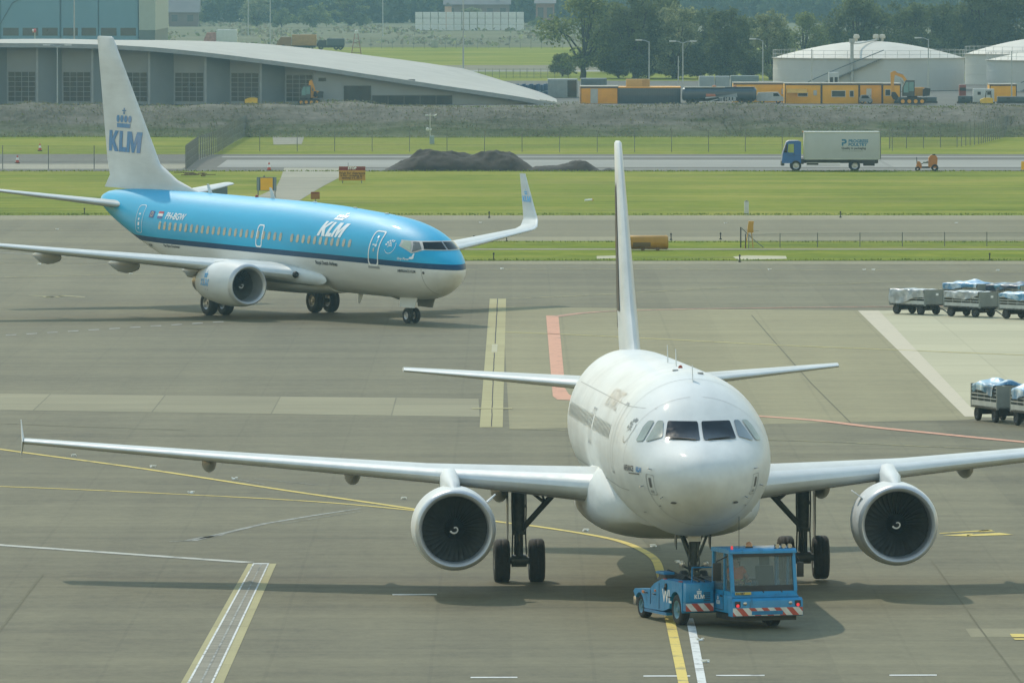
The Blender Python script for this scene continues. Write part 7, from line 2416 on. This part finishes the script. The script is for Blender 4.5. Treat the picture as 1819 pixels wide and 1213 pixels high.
tree('pale', 1370, 142, 74, 128, 'pale greyish tree beside the left side of the widest tank', 5.0)
tree('loose', 1425, 140, 84, 108, 'light green tree just behind the left rim of the widest tank', .8, D=1300)
tree('round', 1530, 128, 118, 140, 'dark rounded tree behind the left part of the tank dome', 1.9)
tree('big', 1610, 126, 100, 128, 'dark tree behind the middle of the tank dome', 2.7)
tree('round', 1668, 125, 84, 122, 'dark lower tree behind the right part of the tank dome', .2)
tree('dense', 1745, 124, 110, 165, 'tall dark tree behind the gap between the tanks', 5.5)
tree('big', 1830, 124, 120, 175, 'tall dark tree at the right picture edge above the tanks', 3.9)
tree('round', 1000, 136, 46, 42, 'bush at the foot of the open broad tree', 1.0, name='bush', cat='bush')
tree('round', 1100, 139, 60, 54, 'low bush between the first trees of the row', 2.0, name='bush', cat='bush')
tree('round', 1245, 140, 70, 60, 'low bush right of the double-arm mast', 3.0, name='bush', cat='bush')
tree('round', 1335, 140, 56, 52, 'low bush under the pale greyish tree', 4.0, name='bush', cat='bush')
tree('round', 1150, 139, 70, 58, 'low dark bush below the very dark broad tree', 5.0, name='bush', cat='bush')
tree('round', 1195, 139, 66, 50, 'low bush below the paler thin-leaved tree', .5, name='bush', cat='bush')
tree('round', 1290, 139, 70, 56, 'low bush below the narrow-crowned tree', 1.5, name='bush', cat='bush')
tree('big', 1330, 136, 92, 104, 'dark tree filling the gap left of the pale greyish tree', 2.2, D=1290)
tree('dense', 1085, 136, 90, 128, 'dark tree set back between the open broad tree and the dense one', 4.4, D=1300)
tree('big', 1250, 136, 96, 118, 'dark tree set back right of the paler thin-leaved one', 5.2, D=1310)
tree('big', 1480, 128, 90, 84, 'dark low tree just over the left rim of the tank roof', .9, D=1330)
tree('round', 1705, 124, 90, 118, 'dark rounded tree left of the gap between the tanks', 1.1, D=1340)
tree('shrub', 500, 49, 46, 34, 'pale round far bush behind the orange trailer', 0, name='bush', cat='bush')
tree('shrub', 560, 49, 60, 42, 'broad far bush right of the pale round one', 1, name='bush', cat='bush')
tree('pale', 455, 47, 50, 54, 'far pale tree right of the two thin masts', 2)
tree('pale', 345, 47, 40, 40, 'far pale tree in front of the hazy house', 3)
tree('tall', 620, 47, 60, 62, 'far narrow tree before the hazy wood', 4)
tree('shrub', 645, 47, 26, 20, 'small far bush at the wood edge left of the white stack', .4, name='bush', cat='bush')
tree('pale', 838, 52, 46, 40, 'thin far sapling in front of the white stack', 5)
tree('shrub', 955, 50, 34, 20, 'far bush right of the white stack', 2, name='bush', cat='bush')

# the distant wood, one mass of haze-blue crowns
rs = np.random.RandomState(21)
P = []
SZ = []
for D0, D1, m, hmin, hmax in ((2290, 2330, 520, 3.5, 7.5), (2330, 2460, 300, 9, 19), (2470, 2750, 320, 14, 23), (2850, 3300, 320, 16, 26)):
    for i in range(m):
        D = rs.uniform(D0, D1); x = rs.uniform(-1, 1)*(D*.085+60)
        # clearing around the houses
        h = rs.uniform(hmin, hmax); wd = h*rs.uniform(.35, .6)
        n = 90 if hmax < 9 else 170
        d = rs.normal(size=(n, 3)); d /= np.linalg.norm(d, axis=1)[:, None]
        r = rs.uniform(.55, 1.05, n)[:, None]
        lump = 1+.22*np.sin(d[:, :1]*5+i)+.22*np.sin(d[:, 2:]*6+i*2)
        q = d*r*lump*np.array([wd/2, wd/2, h*.52])*(1+.35*np.minimum(0, d[:, 2:])*0)
        P.append(q+np.array([x, D, h*.52]))
P = np.concatenate(P); P[:, 2] = np.maximum(P[:, 2], .1)
V, Q = leaf_quads(P, 1.9, rs, .2)
o = bpy.data.objects.new('distant_wood', np_mesh('distant_wood', V, Q, [L_FAR])); COL.objects.link(o); o['kind'] = 'stuff'

rs = np.random.RandomState(31)
m = 5200
P = np.stack([rs.uniform(-110, 40, m), rs.uniform(1690, 2280, m), rs.uniform(.05, .5, m)], 1)
P = P[np.sin(P[:, 0]*.21+P[:, 1]*.013)+np.sin(P[:, 0]*.05-P[:, 1]*.02)+rs.normal(0, .6, m) > .1]
V, Q = leaf_quads(P, 1.1, rs, .4)
o = bpy.data.objects.new('field_weeds', np_mesh('field_weeds', V, Q, [L_WEED, L_GREY], (rs.uniform(0, 1, len(Q)) < .4).astype(int))); COL.objects.link(o); o['kind'] = 'stuff'

# ------------------------------------------------------------------ far houses and the white stack
def house(px0, px1, yeave, ybase, yroof, D, label, wallm, roofm, chim=False, depth=9):
    a, b = at(px0, ybase, D).x, at(px1, ybase, D).x
    R = empty('house', ((a+b)/2, D, 0), 0, label, 'house')
    w_ = b-a; H = at(900, yeave, D).z; HR = at(900, yroof, D).z
    MB().b2((-w_/2, 0, -.1), (w_/2, depth, H)).build('wall', wallm, R, smooth=False)
    rf = MB().prism([(-.5, H-.1), (depth/2, HR), (depth+.5, H-.1)], -w_/2-.4, w_/2+.4, 'x').build('roof', roofm, R, smooth=False)
    if chim: MB().b2((w_*.2, depth/2-.4, HR-.6), (w_*.2+.9, depth/2+.4, HR+1.2)).build('chimney', pbr('brick_far', (.26, .12, .08), .8), rf)
    n = max(2, int(w_/3.2))
    for i in range(n):
        x = -w_/2+w_*(i+.5)/n
        f = MB().b2((x-.7, -.06, H*.35), (x+.7, -.003, H*.80)).build('window', pbr('far_window', (.05, .06, .07), .2), R, smooth=False)
M_BRICK = pbr('far_brick', (.17, .13, .12), .8, var=.12, vs=.3)
M_TILE = pbr('far_tiles', (.16, .155, .155), .7, var=.12, vs=.3)
house(296, 352, 22, 47, -6, 2180, 'far dark house with a broad grey roof at the upper left', M_BRICK, M_TILE)
house(790, 905, 8, 48, -16, 2260, 'far long house with a large grey roof above the white stack', M_BRICK, M_TILE, True)
house(952, 985, 6, 50, -14, 2200, 'far narrow brick house right of the white stack', pbr('far_brick_red', (.24, .14, .11), .8, var=.12), M_TILE)
def chimneyhouse():
    D = 2120; p = at(796, 45, D)
    R = empty('small_house', (p.x, D, 0), 0, 'far small pinkish gable at the left end of the long house', 'house')
    H = at(900, 12, D).z
    MB().b2((-.8, 0, 0), (.8, 3, H)).build('wall', pbr('far_pink', (.50, .34, .25), .8), R, smooth=False)
    MB().prism([(-1.0, H), (0, H+1.0), (1.0, H)], -.2, 3.2, 'y').build('roof', M_TILE, R, smooth=False)
chimneyhouse()
def stack():
    D = 2060.0
    x0, x1 = at(737, 46, D).x, at(931, 46, D).x
    zt = at(900, 21.5, D).z; zb_ = at(900, 46, D).z
    nx, nz = 14, 3
    w_ = (x1-x0)/nx; h = (zt)/nz
    m = [pbr('stack_white', (.60, .63, .62), .6, var=.06), pbr('stack_shadowed', (.48, .52, .53), .6, var=.1)]
    src = None
    for i in range(nx):
        for k in range(nz):
            if src is None:
                mb = MB(); mb.b2((-w_*.46, 0, 0), (w_*.46, 2.4, h*.94))
                src = mb.build('crate', m[0], None, smooth=False)
                sl = MB()
                for q in range(4): sl.b2((-w_*.45, -.05, h*.94*(q+.15)/4), (w_*.45, -.003, h*.94*(q+.62)/4))
                so = sl.build('slats', pbr('stack_slat', (.70, .72, .70), .6), src, smooth=False)
                o = src
            else: o = copy_tree(src)
            o.location = (x0+w_*(i+.5), D+.15*((i*7+k*3) % 3), k*h)
            setmeta(o, 'white slatted crate in the wide stack at the edge of the far field', 'crate', 'white crates in the far stack')
stack()
def far_truck(px0, px1, y0, y1, D, label, col, cabcol):
    a, b = at(px0, y1, D).x, at(px1, y1, D).x
    R = empty('far_lorry', ((a+b)/2, D, 0), 0, label, 'lorry')
    L = b-a; H = at(900, y0, D).z
    MB().b2((-L*.12, 0, .8), (L/2, 2.4, H), .04).build('box', col, R)
    MB().prism([(-L/2, .6), (-L*.14, .6), (-L*.14, H*.85), (-L*.40, H*.85), (-L*.5, H*.5)], .1, 2.3, 'y').build('cab', cabcol, R, ang=30)
    MB().b2((-L*.4, .3, .4), (L*.48, 2.1, .85)).build('chassis', M_DARK, R)
    for x in (-.34, .2, .36): MB().lathe([(-.13, .2), (-.13, .48), (.13, .48), (.13, .2)], (x*L, .2, .48), 'y', 14).build('wheel', M_RUBBER, R)
far_truck(362, 421, 53, 74, 1640, 'far white lorry with red marks behind the long grey roof', pbr('lorry_white', (.62, .63, .64), .5, var=.08), pbr('lorry_redwhite', (.45, .22, .20), .5, var=.3, vs=2))
far_truck(492, 562, 62, 84, 1620, 'far orange trailer behind the long grey roof', pbr('trailer_orange', (.40, .22, .07), .6, var=.15), pbr('trailer_orange_dark', (.28, .15, .06), .6))
far_truck(562, 612, 69, 84, 1622, 'far dark flat trailer right of the orange one', pbr('trailer_dark', (.06, .08, .09), .6), M_DARK)
p = G(772, 85)
R = empty('field_cabinet', (p.x, p.y, 0), 0, 'small pale cabinet at the edge of the far bright grass', 'cabinet')
MB().b2((-.7, 0, 0), (.7, .8, 1.35), .03).build('box', pbr('cabinet_pale', (.36, .36, .28), .6), R)
MB().b2((-.75, -.05, 1.35), (.75, .85, 1.43)).build('lid', M_WHITEP, R)
D = 1480.0; p = at(62, 66, D)
R = empty('windsock', (p.x, D, 0), 0, 'small red and white windsock in front of the blue hangar', 'windsock')
H = at(900, 54, D).z
MB().cyl((0, 0, 0), (0, 0, H), .06, n=6).build('pole', M_WHITEP, R)
MB().lathe([(-.9, .22), (-1.3, .26)], (.9, 0, H-.15), 'x', 12).lathe([(-1.7, .30), (-2.1, .34)], (1.9, 0, H-.1), 'x', 12).build('sock', pbr('sock_red', (.55, .08, .06), .7), R)
MB().lathe([(-.0, .26), (.4, .29)], (-.4, 0, H-.12), 'x', 12).build('sock_band', M_TXT_W, R)
p = at(633, 80, 1500)
R = empty('small_tower', (p.x, 1500, 0), 0, 'small reddish lattice stand with a white lamp on the far field', 'tower')
H = at(900, 60, 1500).z
m_ = MB()
for s in (-1, 1):
    for q in (0, .8): m_.tube([(s*.9, q, 0), (s*.25, q*.5+.2, H)], .07, 5)
for k in range(1, 5): m_.tube([(-.9+.65*k/5, 0, H*k/5), (.9-.65*k/5, 0, H*k/5)], .05, 5)
m_.build('lattice', pbr('lattice_red', (.28, .15, .12), .7), R)
MB().lathe([(H, .3), (H+.5, .25), (H+.6, .001)], (0, .3, 0), 'z', 10).build('lamp', M_WHITEP, R)

# ------------------------------------------------------------------ air: one even volume of summer haze
t = NT('summer_haze')
vol = t.n('ShaderNodeVolumePrincipled')
vol.inputs['Color'].default_value = (.42, .72, .82, 1)
vol.inputs['Density'].default_value = HAZE
vol.inputs['Anisotropy'].default_value = .15
out = t.t.nodes['Material Output']
for l in list(t.t.links):
    if l.to_node == out: t.t.links.remove(l)
t.t.nodes.remove(t.b)
t.l(vol.outputs[0], out.inputs['Volume'])
hz = MB().b2((-500, -60, -1.05), (500, 3500, 36)).build('haze', t.m, None, smooth=False, kind='stuff')
